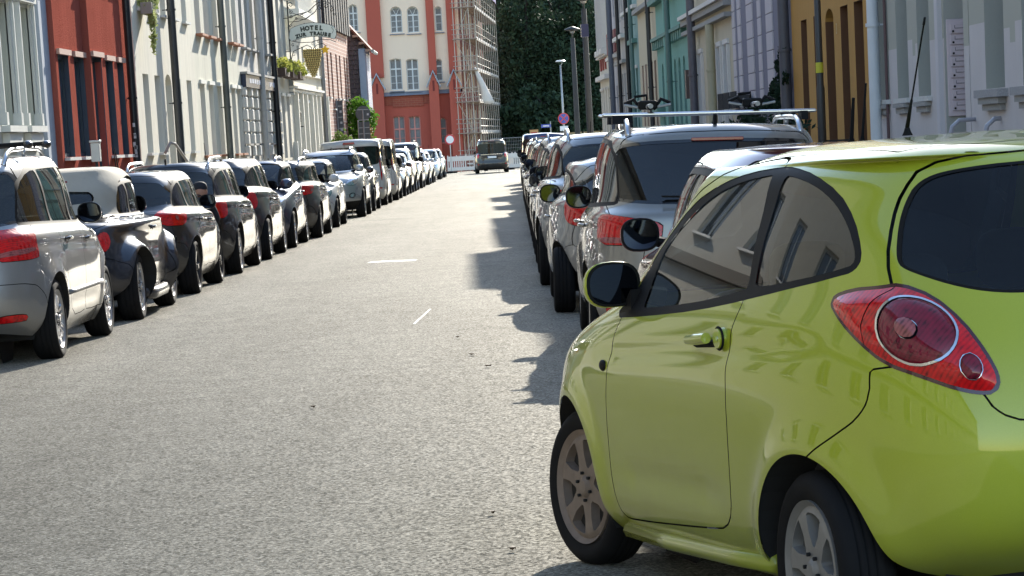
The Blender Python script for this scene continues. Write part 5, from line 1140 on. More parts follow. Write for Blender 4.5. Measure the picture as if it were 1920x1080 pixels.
def generic_car(S, name, label, cat, col=None, res=(84, 56), group=None, hero=False, paintmat=None, seats=True):
    L, W, H = S['L'], S['W'], S['H']; hw = W/2; xf, xr = L/2, -L/2; cx, cz = S['cowl']; wx, wz = S['ws_top']; rx, rz = S['rg_base']; tx, tz = S['rg_top']; bf, br = S['belt']
    ax = (xf-S['ohf'], S['R']); bx = (ax[0]-S['WB'], S['R']); RA = S.get('RA', S['R']+.055)
    car = empty(name, label=label, cat=cat, group=group)
    PM = paintmat or col
    cre = [(cx-.1, bf-.16, xr+.3, br-.13, .03, -.008), (ax[0]-.5, .40, bx[0]+.5, .42, .05, -.012)]
    P = body_grid(gen_levels(S), res[0], res[1], wheels=[ax, bx], flare=S.get('flare', .022), Rf=RA+.005, crease=S.get('crease', cre))
    # daylight opening
    zt = H-S.get('wtop', .135); zb = lambda x: br+(bf-br)*(x-rx)/(cx-rx)+.035
    A0 = (cx-S.get('apx', .33), zb(cx-S.get('apx', .33))); A1 = (wx-.03, zt); A05 = lerp2(A0, A1, .5); A05 = (A05[0]+.03, A05[1]+.02)
    D0 = (rx+S.get('dpx', .34), zb(rx+.3)+S.get('dkick', .02)); D1 = (tx+S.get('dtx', .30), zt-S.get('dtop', .02))
    def dlo(g): return [(A0[0]+g*2.2, A0[1]-g), (A05[0]+g, A05[1]+g), (A1[0]+g*.6, A1[1]+g), ((A1[0]+D1[0])/2, zt+g+.004), (D1[0]-g*.3, D1[1]+g), (D0[0]-g, D0[1]), (D0[0]-g*.4, D0[1]-g), ((A0[0]+D0[0])/2, (A0[1]+D0[1])/2-.003-g)]
    reg = [dict(label='window_frame', mode='side', ch=1, poly=dlo(.028))]
    def top(x): return 5
    pil = S['pillars']; bounds = [5.0]+pil+[-5.0]; labs = S.get('wlabs', ['window_front', 'window_rear', 'window_quarter', 'window_quarter'])
    def clipx(poly, lo, hi):
        def cl(p, k, keep):
            r = []
            for i in range(len(p)):
                a = p[i]; b = p[(i+1) % len(p)]; ia = keep(a[0]); ib = keep(b[0])
                if ia: r.append(a)
                if ia != ib: t = (k-a[0])/(b[0]-a[0]); r.append(lerp2(a, b, t))
            return r
        p = cl(poly, lo, lambda v: v >= lo)
        return cl(p, hi, lambda v: v <= hi) if len(p) > 2 else p
    base = chaikin(dlo(-.004), 2)
    for k in range(len(bounds)-1):
        pl = clipx(base, bounds[k+1]+(.028 if k < len(pil) else 0), bounds[k]-(.028 if k > 0 else 0))
        if len(pl) > 2: reg.append(dict(label=labs[k], mode='side', ch=0, only=('window_frame',), poly=pl))
    hwt = hw*S['gh'][3]; hwb = hw*S['gh'][0]
    reg.append(dict(label='windshield', mode='front', ch=2, poly=[(-.4, cz+.03), (hwb*.80, cz+.035), (hwb*.93, cz+.08), (hwt*1.04, wz-.10), (hwt*.9, wz-.045), (-.4, wz-.03)], ring=('windshield_seal', .016)))
    rgb, rgt = S.get('rg_z', (rz+.03, H-.13)); rgw = S.get('rg_w', (.86, .80))
    reg.append(dict(label='rear_window', mode='rear', ch=2, poly=[(-.5, rgb), (hwb*rgw[0]*.9, rgb), (hwb*rgw[0], rgb+.08), (hwt*rgw[1]*1.12, rgt-.08), (hwt*rgw[1], rgt), (-.5, rgt)], ring=('rear_window_seal', S.get('rg_seal', .014))))
    if 'tail' in S: reg.append(dict(label='tail_light', mode='sR', ch=1, poly=S['tail'], ring=('tail_light_housing', .005)))
    if 'tail_in' in S: reg.append(dict(label='tail_light_inner', mode='sR', ch=1, only=('tail_light',), poly=S['tail_in']))
    if 'head' in S: reg.append(dict(label='headlight', mode='sF', ch=1, poly=S['head'], ring=('lamp_bezel', .006)))
    if 'head' in S:
        hc = (sum(p[0] for p in S['head'])/len(S['head']), sum(p[1] for p in S['head'])/len(S['head']))
        reg.append(dict(label='headlight_lens', mode='sF', ch=0, only=('headlight',), poly=[(hc[0]+.05*math.cos(a), hc[1]+.045*math.sin(a)) for a in [2*math.pi*k/14 for k in range(14)]]))
    reg.append(dict(label='grille', mode='front', ch=2, poly=S.get('grille', [(-.3, .60), (.34, .60), (.42, .66), (.40, .72), (-.3, .73)])))
    reg.append(dict(label='lower_grille', mode='front', ch=2, poly=S.get('lgrille', [(-.3, .26), (.45, .26), (.52, .33), (.45, .42), (-.3, .42)])))
    reg.append(dict(label='fog_lamp', mode='sF', ch=2, poly=S.get('fog', [(.56, .30), (.72, .30), (.74, .38), (.60, .40)]), ring=('fog_lamp_bezel', .02)))
    if 'reflector' in S: reg.append(dict(label='reflector', mode='sR', ch=1, poly=S['reflector'], ring=('lamp_bezel', .006)))
    gb = S.get('gate_z', .60)
    reg.append(dict(label='tailgate', mode='rear', ch=1, gap=.003, poly=[(-.5, H-.05), (hwt*.80, H-.06), (hwt*.97, H-.12), (hwb*.98, rz-.05), (hwb*S.get('gate_w', .80), rz-.16), (hw*S.get('gate_w', .80), gb+.05), (hw*S.get('gate_w', .80)-.06, gb), (-.5, gb)]))
    # doors
    dl = S.get('door_z', .30); fx = cx-.10+S.get('doorf', 0); Bx = pil[0]; sl = S.get('slope', .06)
    reg.append(dict(label='door', mode='side', ch=1, gap=.003, poly=[(fx, bf-.04), (fx+.05, .62), (fx+.02, dl), (Bx+.04, dl), (Bx-.01, dl+.05), (Bx-.01, bf), (Bx-.06, zt+.04), ((Bx+A1[0])/2, zt+.055), (A1[0]+.06, zt+.045), (A05[0]+.08, A05[1]+.05)]))
    if S.get('doors', 4) == 4:
        Cx = S['cx_rear']; c2 = (pil[1] if len(pil) > 1 else D0[0]-.05)
        reg.append(dict(label='door_rear', mode='side', ch=1, gap=.003, poly=[(Bx-.012, bf), (Bx-.012, dl+.05), (Bx-.05, dl), (Cx[0], dl), (Cx[1], .55), (Cx[2], .78), (c2-.10, br), (c2+.02, zt+.03), ((Bx+c2)/2, zt+.055), (Bx-.07, zt+.04)]))
    bz = S.get('bump_z', .62)
    reg.append(dict(label='bumper', mode='sidec', ch=1, gap=.003, poly=[(xr+.42, bz-.02), (xr+.10, bz+.03), (xr-1, bz+.03), (xr-1, -.3), (bx[0]-RA+.02, -.3), (bx[0]-RA+.05, .4)]))
    reg.append(dict(label='front_bumper', mode='sidec', ch=1, gap=.003, poly=[(xf-.45, bz-.06), (xf-.10, bz-.04), (xf+1, bz-.04), (xf+1, -.3), (ax[0]+RA-.02, -.3), (ax[0]+RA-.04, .4)]))
    if S.get('clad'): reg.append(dict(label='cladding', mode='side', ch=0, only=('body', 'bumper', 'front_bumper', 'door', 'door_rear'), poly=[(-5, S['clad']), (5, S['clad']), (5, 0), (-5, 0)]))
    if S.get('bonnet', True): reg.append(dict(label='bonnet', mode='top', ch=1, gap=.003, poly=[(cx+.04, -.5), (cx-.12, hwb*.80), (cx+.1, hwb*.90), (xf-.45, hw*.80), (xf-.22, hw*.55), (xf-.14, -.5)]))
    GL = S.get('glass', GLASS); GD = S.get('glass_rear', GL)
    mats = {'body': PM, 'window_frame': S.get('frame_mat', TRIM), 'window_front': GLASS, 'window_rear': GD, 'window_quarter': GD, 'windshield': GLASS, 'windshield_seal': RUB, 'rear_window': GD, 'rear_window_seal': BLACKG,
            'tail_light': RED, 'tail_light_housing': TRIM, 'tail_light_inner': LAMPIN, 'reflector': RED, 'panel_gap': DARK, 'headlight': CLEAR, 'headlight_lens': CHROME, 'lamp_bezel': TRIM, 'fog_lamp_bezel': TRIM, 'grille': TRIM, 'lower_grille': TRIM, 'fog_lamp': CLEAR, 'cladding': TRIM}
    mats.update(S.get('mats', {}))
    off = {'window_front': -.006, 'window_rear': -.006, 'window_quarter': -.006, 'windshield': -.004, 'rear_window': -.003, 'tail_light': .008, 'tail_light_inner': .012, 'headlight': .004, 'headlight_lens': .010, 'panel_gap': -.014, 'window_frame': -.002, 'grille': -.012, 'lower_grille': -.02, 'fog_lamp': .002, 'reflector': .002}
    names = {'window_front': 'side_window', 'window_rear': 'side_window', 'window_quarter': 'side_window', 'door_rear': 'door', 'tail_light_inner': 'tail_light_inner'}
    sf, out = finish_surf(car, P, reg, [ax, bx], RA, mats, off, names)
    if seats: interior(car, S)
    ww, rr, st, am = S.get('wheel', (.205, S['R']*.66, (5, 'spoke'), ALLOY)); ty = hw-.02-ww/2
    for (x, z) in (ax, bx):
        for sd in (1, -1): put_wheel(car, x, sd*ty, S['R'], sd, S['R'], ww, rr, st, am)
    ms = S.get('mirror', (.105, .09)); mm = S.get('mirror_mat', PM); mx = cx-S.get('apx', .33)-.02+.12
    for sd in (1, -1): mirror(car, mx, sd*(side_at(P, mx, bf+.03)+.03), bf+.10, sd, mm, .10, ms[0], ms[1])
    for k, x in enumerate(S.get('handles', [pil[0]+.22, (pil[1] if len(pil) > 1 else D0[0])+.2])):
        for sd in (1, -1): handle(car, P, x, S.get('handle_z', bf-.10+(.03 if k else 0)), sd, S.get('handle_mat', PM))
    if S.get('rails'): rails(car, P, S, S['rails'], wx-.15, tx+.25, h=S.get('rail_h', .055), inset=S.get('rail_in', .13))
    if S.get('plates', True):
        plate(car, xr+S.get('plate_in', .035), S.get('plate_z', .78)); plate(car, xf-.005, .42, True)
    if S.get('aerial', True):
        q = MB().mat(RUB); ax_ = tx+.22
        if S.get('aerial') == 'fin': q.prism([(ax_+.09, H-.02), (ax_-.06, H-.02), (ax_-.06, H+.055), (ax_-.03, H+.065), (ax_+.04, H+.02)], -.012, .012)
        else: q.tube([(ax_, 0, H-.02), (ax_-.02, 0, H+.03), (ax_-.12, 0, H+.26)], [.016, .007, .005], 6)
        q.build('aerial', car, 'auto')
    if S.get('wiper', True):
        q = MB().mat(TRIM); xw = xr+.075; q.tube([(rx-.015, .0, rgb-.01), (rx+.00, .24, rgb+.03), (rx+.01, .40, rgb+.035)], [.012, .008, .006], 6); q.build('rear_wiper', car, True)
    if S.get('bstrip'):
        for sd in (1, -1):
            q = MB().mat(S['bstrip']); z = .50; pts = [(x, sd*(side_at(P, x, z)+.004), z) for x in np.linspace(ax[0]-.42, bx[0]+.44, 8)]; q.tube(pts, .02, 6); q.build('side_moulding', car, True)
    if S.get('chrome_line'):
        for sd in (1, -1):
            q = MB().mat(CHROME); pts = [(x, sd*(side_at(P, x, zb(x)-.03)+.003), zb(x)-.03) for x in np.linspace(A0[0]+.05, D0[0], 12)]; q.tube(pts, .007, 5); q.build('window_strip', car, True)
    q = MB().mat(simple('high_brake_lamp', (.25, .01, .015), .2, coat=1)); q.box(tx-.035, tx+.02, -.18, .18, tz-.035, tz-.012, .004); q.build('brake_light', car)
    car['_h'] = 0; del car['_h']
    return car, P
BASE = dict(L=4.25, W=1.76, H=1.49, WB=2.58, ohf=.87, R=.315, cowl=(1.05, .98), ws_top=(.38, 1.42), rg_base=(-1.98, 1.02), rg_top=(-1.62, 1.42), belt=(.95, 1.0), hood=.80, gh=(.90, .83, .765, .69),
            pillars=[-.12, -1.02], cx_rear=(-.72, -.86, -1.0), tail=[(.42, .80), (.50, .97), (.98, 1.0), (1.12, .96), (1.0, .84), (.8, .79)], head=[(.45, .62), (.55, .73), (.95, .82), (1.05, .80), (.9, .68), (.7, .61)], reflector=None)
BASE.pop('reflector')
def spec(**k): d = dict(BASE); d.update(k); return d
def park(car, x, y, facing='away', dz=0):
    tl = (CB(x+.8)-CB(x-.8))/1.6; car.location = (x, y, G(y)+CB(x)+dz-.004); car.rotation_euler = (-tl if facing == 'away' else tl, 0, math.pi/2 if facing == 'away' else -math.pi/2)
S_MPV1 = spec(L=4.39, W=1.79, H=1.635, WB=2.68, ohf=.90, R=.318, cowl=(1.28, 1.03), ws_top=(.55, 1.545), rg_base=(-2.07, 1.06), rg_top=(-1.80, 1.54), belt=(1.00, 1.05), hood=.82, gh=(.915, .865, .815, .735), nr=4.6,
  pillars=[.02, -.95], cx_rear=(-.70, -.86, -1.0), tail=[(.46, .815), (.46, 1.045), (.80, 1.06), (.985, 1.055), (1.02, .86), (1.0, .815)], tail_in=[(.47, .84), (.47, .88), (.98, .91), (.98, .87)], reflector=[(.45, .345), (.75, .350), (.80, .36), (.78, .405), (.50, .40)],
  wheel=(.205, .225, (7, 'twin'), ALLOY), gate_z=.62, gate_w=.60, rails=ALU, rail_h=.06, glass_rear=GLASS, bstrip=simple('moulding_grey', (.22, .22, .225), .5), handle_mat=BLACKG, plate_z=.90, rg_w=(.88, .88), rg_seal=.02, apx=.50, dpx=.30, wtop=.125, aerial=None)
S_HATCH = spec(L=4.20, W=1.76, H=1.48, ohf=.87, R=.318, wheel=(.225, .235, (5, 'spoke'), ALLOYD), rg_base=(-1.93, 1.03), rg_top=(-1.58, 1.40), belt=(.94, 1.00), gh=(.90, .835, .775, .69),
  tail=[(.50, .84), (.46, 1.00), (.72, 1.015), (.98, 1.0), (1.08, .94), (1.0, .82)], tail_in=[(.80+.035*math.cos(a), .915+.035*math.sin(a)) for a in [2*math.pi*k/12 for k in range(12)]], reflector=[(.60, .40), (.74, .40), (.74, .43), (.60, .43)])
S_WAGON = spec(L=4.62, W=1.80, H=1.56, WB=2.72, ohf=.92, R=.325, cowl=(1.2, 1.0), ws_top=(.5, 1.475), rg_base=(-2.17, 1.06), rg_top=(-1.86, 1.46), belt=(.98, 1.04), gh=(.905, .845, .79, .71), pillars=[-.05, -1.0], cx_rear=(-.72, -.88, -1.02),
  tail=[(.60, .78), (.55, 1.0), (.72, 1.04), (.98, 1.03), (1.04, .92), (.98, .79)], rails=ALU, chrome_line=True, wheel=(.22, .235, (10, 'spoke'), ALLOY), aerial='fin')
S_ROUND = spec(L=4.45, W=1.80, H=1.58, WB=2.70, ohf=.92, R=.32, cowl=(1.18, 1.0), ws_top=(.45, 1.49), rg_base=(-2.02, 1.10), rg_top=(-1.62, 1.50), belt=(.99, 1.10), gh=(.90, .84, .78, .69), nr=3.4, pillars=[-.05, -.98], cx_rear=(-.72, -.88, -1.0),
  tail=[(.58+.0, .86), (.56, .98), (.66, 1.06), (.86, 1.07), (.97, .98), (.96, .86), (.84, .79), (.66, .79)], wheel=(.21, .225, (7, 'spoke'), ALLOY), rails=None)
S_SUV = spec(L=4.48, W=1.85, H=1.66, WB=2.67, ohf=.92, R=.35, cowl=(1.15, 1.13), ws_top=(.45, 1.56), rg_base=(-2.08, 1.14), rg_top=(-1.74, 1.56), belt=(1.08, 1.14), hood=.97, gh=(.90, .84, .785, .71), pillars=[-.05, -.98], cx_rear=(-.74, -.9, -1.02), clad=.42, rails=ALU,
  head=[(.50, .80), (.56, .93), (.90, 1.0), (1.06, .98), (.95, .84), (.75, .78)], grille=[(-.3, .66), (.34, .66), (.50, .80), (.44, .88), (-.3, .90)], fog=[(.60, .50), (.80, .52), (.80, .60), (.62, .60)], tail=[(.40, .86), (.45, 1.02), (.95, 1.06), (1.10, 1.02), (1.0, .90)], wheel=(.225, .24, (5, 'twin'), ALLOY), sill=.26, door_z=.36, aerial='fin', chrome_line=True)
S_MPV2 = spec(L=4.53, W=1.83, H=1.645, WB=2.79, ohf=.90, R=.325, cowl=(1.35, 1.05), ws_top=(.60, 1.555), rg_base=(-2.13, 1.09), rg_top=(-1.92, 1.56), belt=(1.0, 1.07), hood=.85, gh=(.92, .875, .83, .755), nr=5.0, pillars=[.05, -.98], cx_rear=(-.78, -.92, -1.04), rail_h=.055,
  tail=[(.42, .83), (.40, .93), (.40, .985), (.78, 1.03), (.995, 1.035), (1.06, .99), (1.03, .83)], tail_in=[(.42, .842), (.42, .885), (1.02, .885), (1.02, .842)], reflector=[(.74, .34), (.93, .34), (.93, .40), (.74, .40)], gate_w=.60, wheel=(.215, .225, (7, 'twin'), ALLOY), rails=ALU, glass_rear=GLASSD, rg_w=(.90, .92), rg_seal=.022, apx=.52, dpx=.26, wtop=.12, aerial='fin', handle_z=.93, plate_z=.86)
S_SMALL = spec(L=3.99, W=1.72, H=1.50, WB=2.49, ohf=.83, R=.30, cowl=(1.05, .98), ws_top=(.30, 1.41), rg_base=(-1.83, 1.06), rg_top=(-1.45, 1.41), belt=(.94, 1.06), gh=(.89, .82, .75, .66), pillars=[-.20], doors=2, dpx=.46, dtx=.52, handles=[0.0], nr=3.4, wheel=(.19, .20, (5, 'spoke'), ALLOY), tail=[(.48, .80), (.52, 1.0), (.72, 1.06), (.95, 1.03), (.92, .85), (.7, .79)])
S_VAN = spec(L=5.00, W=1.956, H=1.965, WB=3.10, ohf=.93, R=.335, cowl=(1.72, 1.12), ws_top=(1.02, 1.82), rg_base=(-2.455, 1.12), rg_top=(-2.40, 1.86), belt=(1.08, 1.12), hood=.98, gh=(.955, .93, .905, .86), nr=9, nf=3.4, r4=.012, r5=.02, pillars=[.62, -.62], cx_rear=(-1.0, -1.12, -1.2), wtop=.22, apx=.55, dpx=.30, dtx=.30, rg_z=(1.20, 1.74), rg_w=(.90, .93), rg_seal=.01,
  tail=[(.885, .72), (.885, 1.42), (.955, 1.42), (.965, .72)], tail_in=[(.885, .98), (.885, 1.10), (.965, 1.10), (.965, .98)], gate_z=.5, gate_w=.86, glass_rear=GLASSD, wheel=(.215, .205, (6, 'cover'), HUBM), aerial=None, mirror=(.12, .15), mirror_mat=TRIM, plate_z=.92, plate_in=.0, bump_z=.52, head=[(.50, .76), (.60, .92), (.95, 1.02), (1.05, .96), (.9, .78)], handle_mat=TRIM, reflector=[(.74, .50), (.92, .50), (.92, .54), (.74, .54)], flare=.014)
S_VANW = dict(S_VAN, L=5.14, H=1.90, gh=(.93, .89, .85, .78), tail=[(.76, .86), (.74, 1.08), (.80, 1.12), (.97, 1.10), (1.0, .90)], rg_z=(1.14, 1.70), rg_w=(.90, .93), mirror=(.11, .11), rails=TRIM, mats={}, nr=6, r4=.03, r5=.045)
S_VANW.pop('tail_in')
# ---------------------------------------------------------------- parked cars
SIL = paint('silver', (.30, .305, .31), .55, .34); WHT = paint('white', (.60, .61, .60), 0, .35); DG = paint('dark_grey', (.050, .050, .052), .6, .3); BLK_ = paint('black', (.010, .010, .013), .3, .3); NVY = paint('navy', (.010, .014, .035), .4, .28)
LGR = paint('light_grey', (.36, .37, .38), .6, .3); BEI = paint('warm_silver', (.27, .262, .24), .5, .3); BRD = paint('dark_red', (.09, .012, .02), .5, .28); BLU = paint('dark_blue', (.015, .04, .13), .4, .3); BRG = paint('dark_brown_grey', (.045, .040, .036), .6, .3)
LROW, RROW = 'cars parked along the left kerb', 'cars parked along the right kerb'
XL = lambda W: -3.74-W/2
# 1: silver compact van, roof bars
c, P = generic_car(S_MPV1, 'minivan', 'silver compact minivan with black roof bars at the left edge', 'car', SIL, (120, 78), LROW); park(c, XL(1.79)-.04, 24.68); c.scale = (1.035,)*3
lettering(c, 'TSI', (-2.162, -.20, .70), .085, CHROME, 'rear', name='badge_lettering', ext=.004)
for xx in (-.95, -.05):
    q = MB().mat(TRIM); q.box(xx-.045, xx+.045, -.70, .70, 1.690, 1.725, .008); q.mat(BLACKG)
    for s in (-1, 1): q.ell((xx, s*.67, 1.70), (.07, .045, .035), 12, 8)
    q.build('roof_bar', c, 'auto')
q = MB().mat(SIL)
for yy in (.50,): q.lathe([(.0001, -2.185), (.032, -2.183), (.034, -2.16)], 16, 'x', (0, .42, .50)); q.lathe([(.0001, -2.168), (.018, -2.166), (.02, -2.14)], 12, 'x', (0, .10, .55))
q.build('parking_sensor', c)
# 2: dark cabriolet with beige soft top: own levels with separate wings
S_CAB = spec(L=4.08, W=1.72, H=1.47, WB=2.51, ohf=.80, R=.325, cowl=(.88, .99), ws_top=(.42, 1.40), rg_base=(-1.42, 1.02), rg_top=(-1.02, 1.39), belt=(.985, .99), hood=.82, gh=(.80, .78, .735, .66), nr=2.9, nf=2.9, pillars=[-.38], doors=2, flare=.12, doorf=.02,
  tail=[(.55, .72), (.54, .82), (.62, .88), (.72, .86), (.76, .76), (.68, .68)], wheel=(.215, .225, (7, 'twin'), ALLOY), dpx=.50, dtx=.30, apx=.22, wtop=.15, dkick=.0, handles=[-.15], handle_z=.86, handle_mat=BLACKG, rg_z=(1.14, 1.28), rg_w=(.62, .62), rails=None, aerial=None, r4=.14, r5=.30, wiper=False, gate_w=.5, bulge=.96, mats={})
SOFT = simple('beige_soft_top', (.40, .37, .31), .92, var=.12, vs=5, bump=.35, bs=25)
NVY2 = paint('blue_black', (.012, .016, .030), .4, .26)
c, P = generic_car(S_CAB, 'convertible', 'blue-black rounded convertible with beige fabric roof, second in the left row', 'car', NVY2, (110, 72), LROW); park(c, XL(1.72)-.05, 29.76); c.scale = (1.04,)*3
# fabric hood over the greenhouse: cover built from the same body sections, lifted a little
sfc = Surf(P); sfc.split(lambda A: np.where((A[:, 2] < 1.005) | (A[:, 0] > .42) , 1.0, np.maximum(1.01-A[:, 2], A[:, 0]-.40)), 'soft_top')
op = chaikin([(.44, 1.0), (.45, 1.15), (.36, 1.32), (.05, 1.365), (-.48, 1.36), (-.74, 1.24), (-.86, 1.02), (-.84, .9), (.4, .9)], 1)
sfc.split(field('side', op, 0, 0), 'x', only=('soft_top',)); sfc.split(field('rear', [(-.5, 1.13), (.40, 1.13), (.43, 1.2), (.36, 1.27), (-.5, 1.27)], 0, 1), 'x', only=('soft_top',))
sfc.F = [f for f, l in zip(sfc.F, sfc.lab) if l == 'soft_top']; sfc.lab = ['soft_top']*len(sfc.F)
rv = [list(v) for v in sfc.V]
for v in rv:                       # the taut cloth sags between its bows
    sag = .012*math.sin((v[0]+.9)*9.0)*max(0, min(1, (v[2]-1.1)*4)); v[2] += sag+.004
sfc.V = [tuple(v) for v in rv]; surf_parts(sfc, c, {'soft_top': SOFT}, ['soft_top'], {'soft_top': .016}, {'soft_top': 'soft_top'})
for s in (-1, 1):
    q = MB().mat(CHROME); q.tube([(x, s*(side_at(P, x, .99)+.006), .995) for x in np.linspace(.62, -.9, 10)], .009, 5); q.build('window_strip', c, True)
    q = MB().mat(NVY2); q.tube([(.85, s*.80, .24), (.3, s*.84, .22), (-.5, s*.84, .22), (-1.0, s*.80, .25)], [.05, .065, .065, .05], 8); q.build('running_board', c, True)
# 3: dark grey hatchback
c, P = generic_car(S_HATCH, 'hatchback', 'dark grey five-door hatchback with round-centred red lamps, third in the left row', 'car', DG, (100, 64), LROW); park(c, XL(1.76), 34.82)
q = MB().mat(RUB); q.tube([(-1.15, 0, 1.45), (-1.17, 0, 1.49), (-1.05-.35, 0, 1.78)], [.02, .008, .005], 6); q.build('aerial', c)
# 4: black estate
c, P = generic_car(S_WAGON, 'estate_car', 'glossy black estate car a capped person leans into, fourth in the left row', 'car', BLK_, (92, 60), LROW); park(c, XL(1.8), 40.05)
# 5: dark people carrier with rounded tail lamps
c, P = generic_car(S_ROUND, 'minivan', 'dark bronze-grey car with bulging round red tail lamps, fifth in the left row', 'car', BRG, (84, 56), LROW); park(c, XL(1.8), 45.55-.95+.3)
# 6: facing us, dark blue-grey with glaring lamp
S6 = dict(S_ROUND, H=1.52, rails=ALU, head=[(.42, .60), (.50, .76), (.85, .88), (1.02, .86), (.98, .70), (.75, .60)], grille=[(-.3, .50), (.30, .50), (.36, .57), (.30, .62), (-.3, .62)])
c, P = generic_car(S6, 'minivan', 'dark blue car facing the camera with sunlit bonnet, sixth in the left row', 'car', paint('slate_blue', (.07, .085, .13), .6, .28), (84, 56), LROW); park(c, XL(1.8), 49.85, 'to')
# 7: dark estate with raked lamps
S7 = dict(S_WAGON, H=1.49, tail=[(.35, .88), (.42, 1.0), (.95, 1.04), (1.12, 1.0), (1.05, .86), (.6, .82)], tail_in=[(.9, .88), (.9, .94), (1.1, .95), (1.1, .89)])
c, P = generic_car(S7, 'estate_car', 'dark grey estate with long wraparound red tail lamp, seventh in the left row', 'car', paint('graphite', (.075, .072, .07), .65, .3), (84, 56), LROW); park(c, XL(1.8)+.10, 55.0)
# 8: white roofed hatch facing us
c, P = generic_car(S_HATCH, 'hatchback', 'white-roofed light hatchback facing the camera before the silver off-roader', 'car', WHT, (70, 46), LROW); park(c, XL(1.76), 61.9, 'to')
# 9 silver SUV facing us
c, P = generic_car(S_SUV, 'suv', 'silver off-roader facing the camera with sharp headlamps and roof rails', 'car', paint('bright_silver', (.45, .46, .47), .6, .3), (84, 56), LROW); park(c, XL(1.85)+.12, 70.6, 'to')
# 10 dark car behind it
c, P = generic_car(S_ROUND, 'minivan', 'dark car with glinting windscreen between the silver off-roader and the white van', 'car', DG, (64, 42), LROW); park(c, XL(1.8)+.06, 76.9, 'to')
# 11, 12 white vans
c, P = generic_car(S_VAN, 'van', 'white panel van with wide dark rear window and tall lamps, first of two', 'van', WHT, (84, 60), 'white vans in the left row'); park(c, XL(1.956)+.04, 84.75)
q = MB().mat(simple('van_lamp_red', (.35, .01, .015), .25, coat=1)); q.box(-2.47, -2.43, -.16, .16, 1.83, 1.89, .004); q.build('high_brake_light', c)
SV2 = dict(S_VAN); c, P = generic_car(SV2, 'van', 'second white van mostly hidden behind the first one, black mirror showing', 'van', WHT, (64, 44), 'white vans in the left row'); park(c, XL(1.956)+.08, 91.9)
far = []
for (S_, y, fc, col, nm, lab) in [
   (S_HATCH, 98.6, 'to', SIL, 'hatchback', 'silver hatchback just beyond the second white van'),
   (S_HATCH, 103.9, 'to', BRG, 'hatchback', 'brown-grey hatchback with big black mirror in front of the pale van'),
   (S_SUV, 109.6, 'away', paint('pearl', (.52, .53, .52), .3, .3), 'suv', 'pale off-roader with red lamp below the big dark windscreen'),
   (S_VANW, 117.2, 'to', SIL, 'van', 'tall silver people van facing the camera with a wide dark windscreen'),
   (S_WAGON, 126.5, 'to', LGR, 'estate_car', 'light grey estate behind the tall silver people van'),
   (S_HATCH, 133.2, 'to', SIL, 'hatchback', 'silver hatchback third from the far end of the left row'),
   (S_ROUND, 146.5, 'to', WHT, 'hatchback', 'white car flashing in the sun near the barrier'),
   (S_ROUND, 155.5, 'to', SIL, 'minivan', 'last silver car of the left row beside the barrier')]:
    c, P = generic_car(S_, nm, lab, 'van' if nm == 'van' else 'car', col, (52, 36), LROW, seats=False); park(c, XL(S_['W'])+.06, y, fc)
# ---- right row behind the green car
XR = lambda W, e=.30: e+W/2
c, P = generic_car(S_SMALL, 'hatchback', 'dark red small hatchback wedged behind the green car, black mirror out', 'car', BRD, (90, 60), RROW); car2 = c
park(c, 1.50, 14.35); c.rotation_euler = (.02, 0, math.pi/2+RAD(3.5))
q = MB().mat(RUB); q.tube([(-.95, 0, 1.48), (-.97, 0, 1.52), (-1.03, 0, 1.70)], [.022, .010, .008], 6); q.build('aerial', c)
c, P = generic_car(S_MPV2, 'minivan', 'warm silver minivan with bicycle carriers on its roof bars', 'car', BEI, (110, 72), RROW); park(c, XR(1.83, .45), 21.6)
tour = c
lettering(c, 'TOURAN', (-2.232, .22, .775), .07, CHROME, 'rear', name='badge_lettering', ext=.004, spacing=1.15)
for (xx, y0, y1) in ((-1.15, -.95, .84), (-.25, -.95, .84)):
    q = MB().mat(ALU); q.box(xx-.04, xx+.04, -.765, .765, 1.705, 1.732, .010); q.build('roof_bar', c, 'auto')
    for s in (-1, 1):
        q = MB().mat(TRIM); q.prism([(xx-.13, 1.655), (xx-.11, 1.715), (xx+.11, 1.724), (xx+.16, 1.655), (xx+.05, 1.67)], s*.60-.05, s*.60+.16*s*.6, 'y'); q.build('bar_foot', c, 'auto')
for yy in (.42, -.34):
    q = MB().mat(simple('carrier_grey_metal', (.22, .225, .23), .4, .7)); q.tube([(-1.25, yy, 1.775), (.15, yy, 1.775)], .018, 8); q.mat(TRIM); q.box(-.82, -.70, yy-.07, yy+.07, 1.755, 1.82, .01)
    for s in (-1, 1): q.tube([(-.76, yy, 1.81), (-.72, yy+s*.05, 1.76), (-.72, yy+s*.10, 1.83), (-.72, yy+s*.17, 1.80)], .014, 6); q.mat(simple('carrier_grey_metal', (1, 1, 1))).tube([(-.76, yy+s*.03, 1.765), (-.76, yy+s*.17, 1.79)], .010, 6); q.mat(TRIM)
    q.ell((-1.17, yy, 1.765), (.03, .025, .02), 10, 6); q.tube([(-.62, yy, 1.80), (-.62, yy, 1.86), (-.62, yy+.09, 1.85)], .012, 6); q.build('bicycle_carrier', c, 'auto')
S4 = dict(S_SMALL, H=1.40, L=3.9, mirror_mat=BLACKG)
c, P = generic_car(S4, 'coupe', 'low silver coupe squeezed in front of the silver minivan', 'car', SIL, (70, 46), RROW); park(c, XR(1.72, .28), 27.2)
S5 = dict(S_SUV, mirror_mat=TRIM, H=1.64, clad=.36)
c, P = generic_car(S5, 'suv', 'silver off-roader with arched roof rail, third beyond the minivan', 'car', paint('cool_silver', (.30, .305, .31), .5, .3), (84, 56), RROW); park(c, XR(1.85, .20), 32.25)
